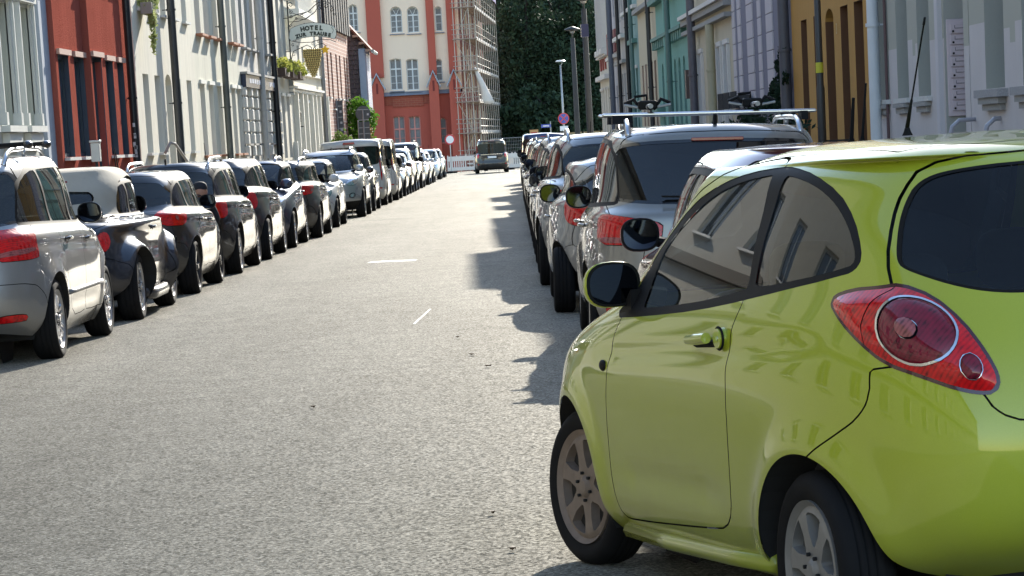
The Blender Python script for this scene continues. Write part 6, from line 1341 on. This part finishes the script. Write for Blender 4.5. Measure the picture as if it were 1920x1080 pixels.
for k, (S_, y, col, nm, lab) in enumerate([
   (S_HATCH, 37.9, SIL, 'hatchback', 'silver hatchback in front of the off-roader with the arched rail'), (S_ROUND, 43.2, LGR, 'minivan', 'light grey rounded car fifth beyond the minivan'),
   (S_SUV, 48.9, SIL, 'suv', 'silver off-roader in the middle of the right row'), (S_WAGON, 54.6, DG, 'estate_car', 'dark grey estate in the middle of the right row'),
   (S_HATCH, 60.2, BEI, 'hatchback', 'warm silver hatchback deep in the right row'), (S_ROUND, 66.0, BLK_, 'minivan', 'black rounded car deep in the right row'),
   (S_SUV, 72.5, LGR, 'suv', 'light grey off-roader deep in the right row'), (S_WAGON, 79.0, BLK_, 'estate_car', 'black estate deep in the right row'),
   (S_HATCH, 86.5, SIL, 'hatchback', 'silver hatchback near the far end of the right row'), (S_SUV, 94.0, BLK_, 'suv', 'black off-roader before the dark blue van'),
   (S_SUV, 101.5, NVY, 'suv', 'navy off-roader directly before the dark blue van'), (S_VAN, 112.0, BLU, 'van', 'dark blue van at the far end of the right row')]):
    c, P = generic_car(S_, nm, lab, 'van' if nm == 'van' else 'car', col, (56, 38), RROW, seats=False); park(c, XR(S_['W'], .20 if k < 8 else .24), y)
# black people van standing in the carriageway at the barrier
SV3 = dict(S_VANW, mats={'rear_window': glass('van_dark_glass', (.02, .02, .03), .25, .0)}, mirror_mat=BLACKG, rails=ALU, rail_h=.05)
c, P = generic_car(SV3, 'van', 'black people van standing in the road at the end, number plate towards us', 'van', paint('obsidian', (.005, .006, .009), .1, .4), (90, 60)); c.location = (-1.28, 166.5, G(166)); c.rotation_euler = (0, 0, math.pi/2+RAD(1.5))
q = MB().mat(CHROME); q.tube([(-2.56, -.62, 1.08), (-2.575, 0, 1.085), (-2.56, .62, 1.08)], .018, 6); q.build('chrome_strip', c)
# ---------------------------------------------------------------- hanging hotel sign
IRON = simple('wrought_iron', (.035, .035, .032), .55, .4); SGN = simple('sign_enamel_green_white', (.80, .82, .72), .5, var=.06); LET = simple('sign_letter_green', (.05, .06, .045), .6); GOLD = simple('gilded_grapes', (.66, .50, .20), .45, .25, var=.3, vs=14); GLEAF = simple('gilded_leaf', (.75, .42, .02), .4, .4)
H = empty('hotel_sign', (-6.50, 86.0, 0), label='oval hanging hotel sign in wrought iron with gilded grapes below', cat='sign')
H.scale = (.94, .94, .94); H.location.z = .30
def spiral(c, r, turns, a0, d=1, n=18): return [(c[0]+r*(1-.8*k/n)*math.cos(a0+d*turns*2*math.pi*k/n), 0, c[1]+r*(1-.8*k/n)*math.sin(a0+d*turns*2*math.pi*k/n)) for k in range(n+1)]
q = MB().mat(IRON); q.box(-.02, .02, -.02, .02, 4.15, 6.0)
q.tube([(-.15, 0, 5.45), (0, 0, 5.45)], .015, 5); q.tube([(-.15, 0, 4.4), (0, 0, 4.4)], .015, 5)
q.build('wall_post', H)
top = [(0, 0, 5.45), (.30, 0, 5.55), (.65, 0, 5.62), (.95, 0, 5.86), (1.15, 0, 5.93), (1.35, 0, 5.85), (1.48, 0, 5.62)]; low = [(0, 0, 5.18), (.25, 0, 5.42), (.55, 0, 5.38), (.85, 0, 5.58), (1.05, 0, 5.86)]
q = MB().mat(IRON); q.tube(top, .014, 5); q.tube(low, .011, 5); q.tube([(0, 0, 5.85), (.1, 0, 5.62), (.35, 0, 5.52), (.6, 0, 5.60)], .010, 5); q.tube([(0, 0, 5.33), (.3, 0, 5.33), (.55, 0, 5.40), (.9, 0, 5.62)], .010, 5)
for (c, r, t_, a, d) in [((.10, 5.86), .09, 1.1, math.pi, -1), ((.10, 5.62), .07, 1.1, 0, 1), ((.10, 5.50), .06, 1.2, 3, 1), ((.26, 5.44), .05, 1.2, 0, -1), ((.45, 5.52), .06, 1.2, 2, 1), ((.70, 5.62), .055, 1.1, 1, -1), ((1.02, 5.72), .08, 1.2, 1, 1), ((1.22, 5.76), .09, 1.2, 2.5, -1), ((1.40, 5.62), .06, 1.2, 0, 1), ((.06, 5.2), .05, 1.0, 0, 1), ((.06, 5.05), .045, 1.0, 2, -1), ((1.48, 5.5), .05, 1.0, 2, 1)]: q.tube(spiral(c, r, t_, a, d), .009, 4)
q.build('scrollwork', H)
# plate: arched panel
def arcz(x, top_): t_ = (x-.75)/.72; return (5.26-.16*t_*t_) if top_ else (4.84-.13*t_*t_)
n = 20; pts = [(.06+1.38*k/n, arcz(.06+1.38*k/n, True)) for k in range(n+1)]+[(1.50, 4.98), (1.50, 4.84)]+[(1.44-1.38*k/n, arcz(1.44-1.38*k/n, False)) for k in range(n+1)]+[(.0, 4.82), (.02, 4.98)]
MB().mat(SGN).prism(pts, -.025, .025, 'y').build('sign_plate', H); MB().mat(IRON).tube([(x, -.0, z) for x, z in pts], .013, 5, closed=True).build('sign_rim', H)
def arctext(txt, x0, x1, zbase, size, name):
    n = len(txt)
    for k, ch in enumerate(txt):
        if ch == ' ': continue
        x = x0+(x1-x0)*k/(n-1); t_ = (x-.75)/.72; z = zbase-.14*t_*t_; lettering(H, ch, (x, -.030, z), size, LET, rot=(math.pi/2, -math.atan(-.28*t_/.72)*1.0, 0), name=name, ext=.004, bold=.012)
arctext('HOTEL', .45, 1.02, 5.045, .185, 'letter'); arctext('ZUR TRAUBE', .27, 1.27, 4.875, .150, 'letter')
q = MB().mat(IRON); q.tube([(1.38, -.03, 4.90), (1.42, -.03, 5.0), (1.37, -.03, 5.08), (1.42, -.03, 5.15)], .006, 4); q.build('ornament', H)
q = MB().mat(IRON)
for x in (.2, .5, .8, 1.1, 1.35): z = arcz(x, True); q.tube([(x, 0, z-.03), (x, 0, z+.03)], .012, 4); z = arcz(x, False); q.tube([(x, 0, z-.03), (x, 0, z+.03)], .012, 4)
q.tube([(.0, 0, 4.85), (.10, 0, 4.72), (.35, 0, 4.66), (.7, 0, 4.66), (1.0, 0, 4.74), (1.3, 0, 4.70), (1.48, 0, 4.62)], .012, 5); q.tube([(.02, 0, 4.15), (.10, 0, 4.40), (.35, 0, 4.50), (.55, 0, 4.58), (.68, 0, 4.50), (.70, 0, 4.38)], .013, 5); q.tube([(.70, 0, 4.40), (.85, 0, 4.56), (1.05, 0, 4.60), (1.18, 0, 4.50)], .011, 5)
for (c, r) in [((.12, 4.30), .06), ((.75, 4.60), .06), ((.92, 4.66), .05), ((.1, 4.6), .05)]: q.tube(spiral(c, r, 1.1, 1, 1), .008, 4)
q.build('lower_scrollwork', H)
q = MB(); q.mat(GOLD); me = MB().mat(GOLD).ell((0, 0, 0), (.036, .036, .037), 10, 7).mesh('grape', True)
rows = [(4.42, 9), (4.35, 9), (4.28, 9), (4.21, 9), (4.14, 8), (4.07, 8), (4.0, 7), (3.93, 7), (3.86, 6), (3.79, 5), (3.72, 4), (3.65, 3), (3.59, 2)]
for j, (z, k) in enumerate(rows):
    for i in range(k): x = .70+(i-(k-1)/2)*.068; link('grape', me, H, (x, -.045 if (i+j) % 2 else -.02, z))
    if k > 2: MB().mat(simple('grape_core', (.05, .035, .012), .8)).box(.70-(k-1)*.034, .70+(k-1)*.034, .0, .05, z-.035, z+.035).build('grape_back', H)
pts = [(1.12+r_*math.cos(a), 4.40+r_*math.sin(a)) for k in range(10) for (r_, a) in [((.15 if k % 2 == 0 else .08), 2*math.pi*k/10+.3)]]; MB().mat(GLEAF).prism(pts, -.02, .01, 'y').build('vine_leaf', H)
# double wall lantern on a white post, speaker-like box
t = empty('lantern', (-6.62, 88.0, 0), label='double black and glass lantern on a slim arm by the hotel entrance', cat='lantern')
for s in (-1, 1):
    x = s*.095; q = MB().mat(IRON); q.prism([(x-.09, 2.62), (x+.09, 2.62), (x+.03, 2.74), (x-.03, 2.74)], -.09, .09, 'y'); q.box(x-.08, x+.08, -.08, .08, 2.36, 2.39); q.tube([(x, 0, 2.37), (x, 0, 2.14)], [.03, .02], 6)
    for (a, b_) in ((-1, -1), (-1, 1), (1, -1), (1, 1)): q.tube([(x+a*.055, b_*.055, 2.38), (x+a*.08, b_*.08, 2.62)], .008, 4)
    o = q.build('lantern_frame', t); MB().mat(simple('lantern_glass', (.62, .62, .58), .25, coat=1, var=.1)).box(x-.062, x+.062, -.062, .062, 2.39, 2.615).build('lantern_glass', o)
MB().mat(IRON).tube([(-.22, .0, 2.22), (.24, 0, 2.22)], .018, 6).build('arm', t); MB().mat(simple('post_white', (.6, .6, .56), .6)).tube([(-.12, .05, -.1), (-.12, .05, 2.2)], .018, 6).build('post', t)
t = empty('post_box', (-6.62, 86.6, G(86)), label='low white double cabinet on the pavement under the lantern', cat='cabinet'); MB().mat(simple('post_white', (1, 1, 1))).box(-.16, -.03, -.12, .12, .12, 1.95, .01).build('cabinet', t); MB().mat(simple('post_white', (1, 1, 1))).box(.0, .13, -.12, .12, .12, 1.98, .01).build('cabinet', t)
t = empty('wall_box', (-6.62, 86.4, 3.2), label='grey-blue box with black side mounted under the hotel flower boxes', cat='wall unit'); MB().mat(simple('box_grey_blue', (.33, .37, .40), .4, .2)).box(-.05, .13, -.15, .15, .02, .42, .012).build('casing', t); MB().mat(BLACKG).box(-.15, -.052, -.14, .14, .06, .42, .01).build('side_panel', t); MB().mat(WHS).box(-.15, .14, -.16, .16, -.04, .015, .006).build('shelf', t)
# ---------------------------------------------------------------- street furniture
GAL = simple('galvanised_post', (.36, .37, .38), .45, .6, var=.15); SBK = simple('sign_back_grey', (.10, .105, .11), .55, .3, var=.12); STK = simple('sticker_white', (1, 1, 1))
t = empty('road_sign', (-6.30, 104.0, G(104)+.12), label='tall rectangular grey sign back with three bright stickers before the brick house', cat='road sign')
MB().mat(SBK).box(-.24, .22, .0, .012, 2.15, 3.35, .004).build('sign_panel', t); q = MB().mat(GAL); q.tube([(.0, -.04, -.1), (.0, -.04, 3.42)], .03, 8); q.build('post', t); q = MB().mat(GAL)
for z in (2.35, 2.75, 3.15): q.box(-.22, .20, -.012, .0, z-.015, z+.015)
q.build('rail', t); q = MB().mat(STK)
for z in (2.95, 2.55, 2.30): q.box(.09, .17, -.016, -.013, z-.04, z+.04)
q.build('sticker', t)
t = empty('road_sign', (-5.44, 105.5, G(105)+.12), label='round grey sign back above small plates beside the gable', cat='road sign')
q = MB().mat(SBK); q.lathe([(.0001, 0), (.27, 0), (.28, .008), (.27, .016), (.0001, .016)], 32, 'y', (0, 0, 2.86)); q.build('sign_disc', t); MB().mat(SBK).box(-.20, .22, .0, .012, 1.85, 2.56, .004).build('lower_plate', t); MB().mat(GAL).tube([(0, -.04, -.1), (0, -.04, 3.0)], .03, 8).build('post', t); MB().mat(GAL).tube([(-.2, -.04, -.1), (-.2, -.04, 2.62)], .022, 8).build('post', t)
q = MB().mat(GAL)
for z in (2.12, 2.34, 2.62, 3.0): q.box(-.2, .2, -.012, .0, z-.012, z+.012)
q.build('rail', t); MB().mat(STK).box(.14, .21, -.016, -.013, 2.78, 2.86).build('sticker', t)
REDS = simple('sign_red', (.55, .03, .04), .4, coat=.3); WHSG = simple('sign_white_face', (.75, .76, .76), .4, coat=.2); BLUS = simple('sign_blue', (.02, .06, .38), .4, coat=.3)
t = empty('traffic_sign', (-3.86, 177.5, G(177)), label='round white sign with red ring standing at the far barrier', cat='road sign'); MB().mat(REDS).lathe([(.0001, .004), (.31, .004), (.32, 0), (.32, .02), (.0001, .02)], 36, 'y', (0, 0, 2.08)).build('sign_ring', t); MB().mat(WHSG).lathe([(.0001, -.002), (.235, -.002), (.235, .004)], 36, 'y', (0, 0, 2.08)).build('sign_face', t); MB().mat(GAL).tube([(0, .04, 0), (0, .04, 2.4)], .03, 8).build('post', t)
MB().mat(RUB).box(-.35, .35, -.25, .35, 0, .12, .02).build('base_plate', t)
# no-stopping sign on lamp mast and modern lamp
t = empty('street_lamp', (2.84, 155.0, G(155)+.12), label='slim modern street lamp with flat white disc head', cat='street lamp'); MB().mat(GAL).tube([(0, 0, -.1), (0, 0, 3), (-.02, 0, 5.55)], [.06, .055, .04], 10).build('mast', t, True); q = MB().mat(simple('lamp_head_white', (.72, .73, .72), .4)); q.lathe([(.0001, .13), (.20, .12), (.27, .08), (.26, .045), (.0001, .04)], 24, 'z', (0, 0, 5.68)); o = q.build('lamp_head', t, 'auto'); MB().mat(GAL).tube([(-.02, 0, 5.5), (.09, 0, 5.65), (0, 0, 5.73)], .02, 6).build('bracket', t)
t = empty('traffic_sign', (2.84, 154.6, G(155)+.12), label='no-stopping sign, blue with red ring, with small white plate below', cat='road sign'); z = 2.68
MB().mat(REDS).lathe([(.0001, .004), (.30, .004), (.305, 0), (.305, .02), (.0001, .02)], 36, 'y', (0, 0, z)).build('sign_ring', t); MB().mat(BLUS).lathe([(.0001, -.001), (.25, -.001), (.25, .004)], 36, 'y', (0, 0, z)).build('sign_face', t)
for s in (-1, 1): MB().mat(REDS).box(-.235, .235, -.006, -.002, -.028, .028).build('diagonal_bar', t, loc=(0, -.003 if s > 0 else -.0045, z), rot=(0, s*math.pi/4, 0))
MB().mat(WHSG).box(-.22, .22, -.01, .005, 2.02, 2.28, .004).build('supplementary_plate', t); lettering(t, 'Mo-Fr', (0, -.012, 2.12), .13, simple('plate_ink', (1, 1, 1)), rot=(math.pi/2, 0, 0), name='lettering'); MB().mat(GAL).tube([(.02, .05, -.1), (.02, .05, 3.0)], .03, 8).build('post', t)
t = empty('street_name_sign', (1.95, 157.0, G(157)), label='small blue street name plate left of the no-stopping sign', cat='street sign'); MB().mat(BLUS).box(-.32, .22, -.01, .01, 2.38, 2.56, .004).build('name_plate', t); MB().mat(WHSG).box(-.22, .12, -.013, -.011, 2.44, 2.50).build('lettering_strip', t); MB().mat(GAL).tube([(.2, .02, 0), (.2, .02, 2.7)], .025, 8).build('post', t)
CP = simple('concrete_lamp_post', (.05, .048, .045), .85, .0, var=.25, vs=5)
for (x, y, zt, r, lab) in ((3.0, 130.0, 6.05, .115, 'shorter dark concrete lamp post with flat lantern hat, behind the car roofs'), (3.08, 112.0, 6.5, .12, 'taller dark concrete lamp post with small lamp, right of its shorter neighbour')):
    t = empty('street_lamp', (x, y, G(y)+.12), label=lab, cat='street lamp', group='concrete lamp posts'); MB().mat(CP).tube([(0, 0, -.1), (0, 0, 1.0), (-.02, 0, zt)], [r*1.15, r*1.1, r*.85], 12).build('post', t, True); q = MB().mat(IRON); q.tube([(-.02, 0, zt), (-.02, 0, zt+.35)], .035, 8); q.lathe([(.05, .52), (.33, .42), (.36, .38), (.30, .36), (.08, .30)], 20, 'z', (-.02, 0, zt)); q.mat(simple('lamp_glass_grey', (.2, .2, .2), .2)); q.lathe([(.12, .36), (.10, .24), (.05, .20)], 14, 'z', (-.02, 0, zt)); q.build('lamp_head', t, 'auto')
t = empty('street_lamp', (3.95, 36.4, G(36)+.12), label='dark steel lamp post with yellow sticker before the ochre house', cat='street lamp'); MB().mat(simple('lamp_post_grey', (.075, .075, .075), .5, .4, var=.35, vs=3)).tube([(0, 0, -.1), (0, 0, 1.9), (0, 0, 1.95), (0, 0, 7.4)], [.052, .052, .043, .040], 14).build('post', t, True)
MB().mat(simple('yellow_sticker', (.62, .60, .05), .6)).tube([(-.003, 0, 2.10), (-.003, 0, 2.23)], .049, 14, cap=False).build('sticker', t); q = MB().mat(IRON); q.ell((-.35, 0, 7.45), (.32, .12, .08), 14, 8); q.build('lamp_head', t, True); MB().mat(IRON).box(.03, .42, -.015, .015, 1.22, 1.25).build('bracket', t)
# barriers and mesh fence at the end
PLW = simple('barrier_white_plastic', (.66, .62, .57), .55, var=.1)
def barrier(x, y, rz, label):
    t = empty('barrier', (x, y, G(y)), rz=rz, label=label, cat='barrier', group='white plastic site barriers'); q = MB().mat(PLW)
    q.box(-1.0, 1.0, -.025, .025, .72, 1.02, .01); q.box(-1.0, 1.0, -.025, .025, .12, .34, .01)
    for k in range(15):
        if k in (9, 10, 11): continue
        x_ = -.96+k*.137; q.box(x_-.035, x_+.035, -.02, .02, .34, .72)
    q.box(.26, .62, -.02, .02, .50, .56); q.build('panel', t, 'auto')
    for k in (-.75, .75): MB().mat(RUB).box(k-.12, k+.12, -.35, .35, 0, .12, .02).build('foot', t)
    for k in (-.95, -.4, .2, .95): MB().mat(PLW).box(k-.03, k+.03, -.03, .03, 1.0, 1.09, .005).build('stud', t)
barrier(-3.15, 179.5, 0, 'white plastic barrier left of the black van'); barrier(-5.3, 180.3, RAD(12), 'white plastic barrier behind the last parked cars on the left'); barrier(-1.0, 181.5, 0, 'white plastic barrier hidden behind the black van'); barrier(.50, 181.0, RAD(-25), 'white plastic barrier immediately right of the black van'); barrier(2.0, 179.9, RAD(-20), 'white plastic barrier partly behind the dark blue van')
MW = simple('mesh_fence_wire', (.22, .23, .24), .5, .6)
for k in range(3):
    x0 = -1.4+k*3.5; t = empty('mesh_fence', (x0, 184.0, G(184)), label=['dark wire mesh site fence directly behind the black van', 'dark wire mesh site fence above the right barrier', 'dark wire mesh site fence running behind the blue van'][k], cat='fence', group='site fence panels'); q = MB().mat(MW); q.tube([(0, 0, .1), (3.4, 0, .1), (3.4, 0, 2.0), (0, 0, 2.0)], .022, 6, closed=True); q.build('frame', t)
    q = MB().mat(MW)
    for i in range(1, 30): q.box(i*3.4/30-.005, i*3.4/30+.005, -.005, .005, .1, 2.0)
    for i in range(1, 9): q.box(0, 3.4, -.004, .004, .1+i*.21-.005, .1+i*.21+.005)
    o = q.build('wire_mesh', t)
t = empty('wall', (1.6, 188.0, G(188)), label='low ochre painted wall behind the right row with graffiti colours', cat='wall'); q = MB().mat(stucco('ochre_wall', (.35, .25, .13), .2, .2, .2)); q.box(.6, 7.5, 0, .3, 0, 2.15); q.build('wall', t)
for (a, b_, z0, z1, c_) in ((1.3, 1.6, 1.3, 1.9, (.05, .18, .28)), (1.8, 2.2, 1.2, 1.8, (.5, .12, .05)), (2.4, 2.8, 1.3, 1.95, (.1, .25, .12)), (3.2, 4.0, 1.2, 1.9, (.12, .12, .3))): MB().mat(simple('graffiti_%d' % int(a*10), c_, .7, var=.4, vs=5)).box(a, b_, -.008, -.003, z0, z1).build('graffiti', t)
t = empty('kiosk_panel', (1.45, 186.0, G(186)), label='small orange and red notice board above the dark blue van', cat='notice board'); MB().mat(simple('board_orange', (.45, .25, .10), .7)).box(-.28, .28, 0, .05, 1.5, 2.45).build('board', t); MB().mat(simple('board_red', (.42, .05, .05), .7)).box(-.2, .22, -.008, -.002, 1.95, 2.28).build('poster', t); MB().mat(GAL).tube([(0, .03, 0), (0, .03, 1.5)], .03, 6).build('post', t)
# ---------------------------------------------------------------- person leaning into the black estate
def skin_figure(name, joints, edges, m, parent, sub=2):
    me = bpy.data.meshes.new(name); me.from_pydata([j[0] for j in joints], edges, []); me.update(); o = link(name, me, parent)
    sk = o.modifiers.new('skin', 'SKIN'); sk.use_smooth_shade = True; sb = o.modifiers.new('sub', 'SUBSURF'); sb.levels = sb.render_levels = sub
    for v, j in zip(me.skin_vertices[0].data, joints): v.radius = j[1] if isinstance(j[1], tuple) else (j[1], j[1]); v.use_root = False
    me.skin_vertices[0].data[0].use_root = True
    dg = bpy.context.evaluated_depsgraph_get(); ev = o.evaluated_get(dg); nm = bpy.data.meshes.new_from_object(ev); o.modifiers.clear(); o.data = nm; nm.materials.clear(); nm.materials.append(m); nm.polygons.foreach_set('use_smooth', [True]*len(nm.polygons)); return o
SKN = simple('skin', (.42, .22, .15), .55, var=.08); JN = simple('blue_jeans', (.03, .055, .16), .85, var=.25, vs=14); CO = simple('dark_coat', (.014, .016, .026), .85, var=.3, vs=9); CAP = simple('dark_cap', (.012, .014, .022), .8)
p = empty('person', (-4.16, 37.30, G(37.5)-.0), label='person in dark cap and blue jeans stooping between the dark hatchback and black estate', cat='person')
# pelvis 0, spine.., head faces +y/+x (into the car and street)
KZ = -.20
J = [((0, 0, .88), (.15, .12)), ((-.02, .10, 1.02), (.15, .11)), ((-.04, .24, 1.14), (.17, .12)), ((-.05, .34, 1.20), (.13, .10)), ((-.03, .42, 1.25), .05), ((-.02, .46, 1.28), .055),
     ((.13, .32, 1.17), .065), ((.20, .42, .98), .048), ((.16, .60, .90), .036), ((-.22, .32, 1.17), .065), ((-.26, .45, 1.0), .048), ((-.18, .62, .92), .036),
     ((.10, 0, .80), .095), ((.13, .12, .48), .068), ((.13, .02, .10), .045), ((.14, .14, .05), .045), ((-.10, 0, .80), .095), ((-.14, .10, .48), .068), ((-.14, -.02, .10), .045), ((-.15, .10, .05), .045)]
J = [((a[0], a[1]-(.28 if i in (0, 12, 16) else .14 if i == 1 else 0), a[2]+(KZ-(.12 if i in (0, 12, 16) else 0) if i < 13 or i == 16 else 0)), r_) for i, (a, r_) in enumerate(J)]
E_ = [(0, 1), (1, 2), (2, 3), (3, 4), (4, 5), (2, 6), (6, 7), (7, 8), (2, 9), (9, 10), (10, 11), (0, 12), (12, 13), (13, 14), (14, 15), (0, 16), (16, 17), (17, 18), (18, 19)]
o = skin_figure('body', J, E_, CO, p)
o.data.materials.append(JN)
for f in o.data.polygons:
    c_ = f.center
    if c_.z < .62: f.material_index = 1
q = MB().mat(SKN); q.cur = q.cur; q.ell((-.01, .52, 1.33), (.078, .10, .115), 20, 14, .92); q.ell((-.01, .625, 1.325), (.014, .022, .025), 8, 6); q.ell((.07, .53, 1.33), (.014, .022, .032), 8, 6); q.ell((-.09, .53, 1.33), (.014, .022, .032), 8, 6); q.ell((.02, .612, 1.35), (.012, .008, .008), 6, 4); q.ell((-.04, .612, 1.35), (.012, .008, .008), 6, 4); q.ell((-.01, .608, 1.275), (.025, .010, .007), 8, 4); q.build('head', p, True, loc=(0, 0, KZ))
q = MB().mat(CAP); q.lathe([(.092, 0), (.098, .03), (.085, .075), (.05, .10), (.0001, .108)], 20, 'z', (-.01, .52, 1.365)); q.add([(-.01+.085*math.cos(a), .56+.16*math.sin(a), 1.372-.02*math.sin(a)) for a in [math.pi*k/10 for k in range(11)]]+[(-.01+.085*math.cos(a), .56+.16*math.sin(a), 1.360-.02*math.sin(a)) for a in [math.pi*k/10 for k in range(11)]], [tuple(range(11)), tuple(range(21, 10, -1))]+[(k, k+11, k+12, k+1) for k in range(10)]); q.build('cap', p, True, loc=(0, 0, KZ))
for s, (hx, hy, hz) in ((1, (.155, .62, .69)), (-1, (-.175, .64, .71))):
    HJ = [((hx, hy, hz), (.034, .022)), ((hx, hy+.05, hz-.01), (.036, .018))]; HE = [(0, 1)]
    for k, (dx, ln) in enumerate(((-.030, .055), (-.010, .068), (.010, .064), (.028, .050))): a = len(HJ); HJ += [((hx+dx, hy+.085, hz-.012), .0095), ((hx+dx*1.2, hy+.085+ln*.5, hz-.022), .0085), ((hx+dx*1.2, hy+.085+ln*.85, hz-.042), .0075)]; HE += [(1, a), (a, a+1), (a+1, a+2)]
    a = len(HJ); HJ += [((hx-s*.045, hy+.035, hz-.01), .011), ((hx-s*.060, hy+.07, hz-.025), .009)]; HE += [(0, a), (a, a+1)]; skin_figure('hand', HJ, HE, SKN, p, 1)
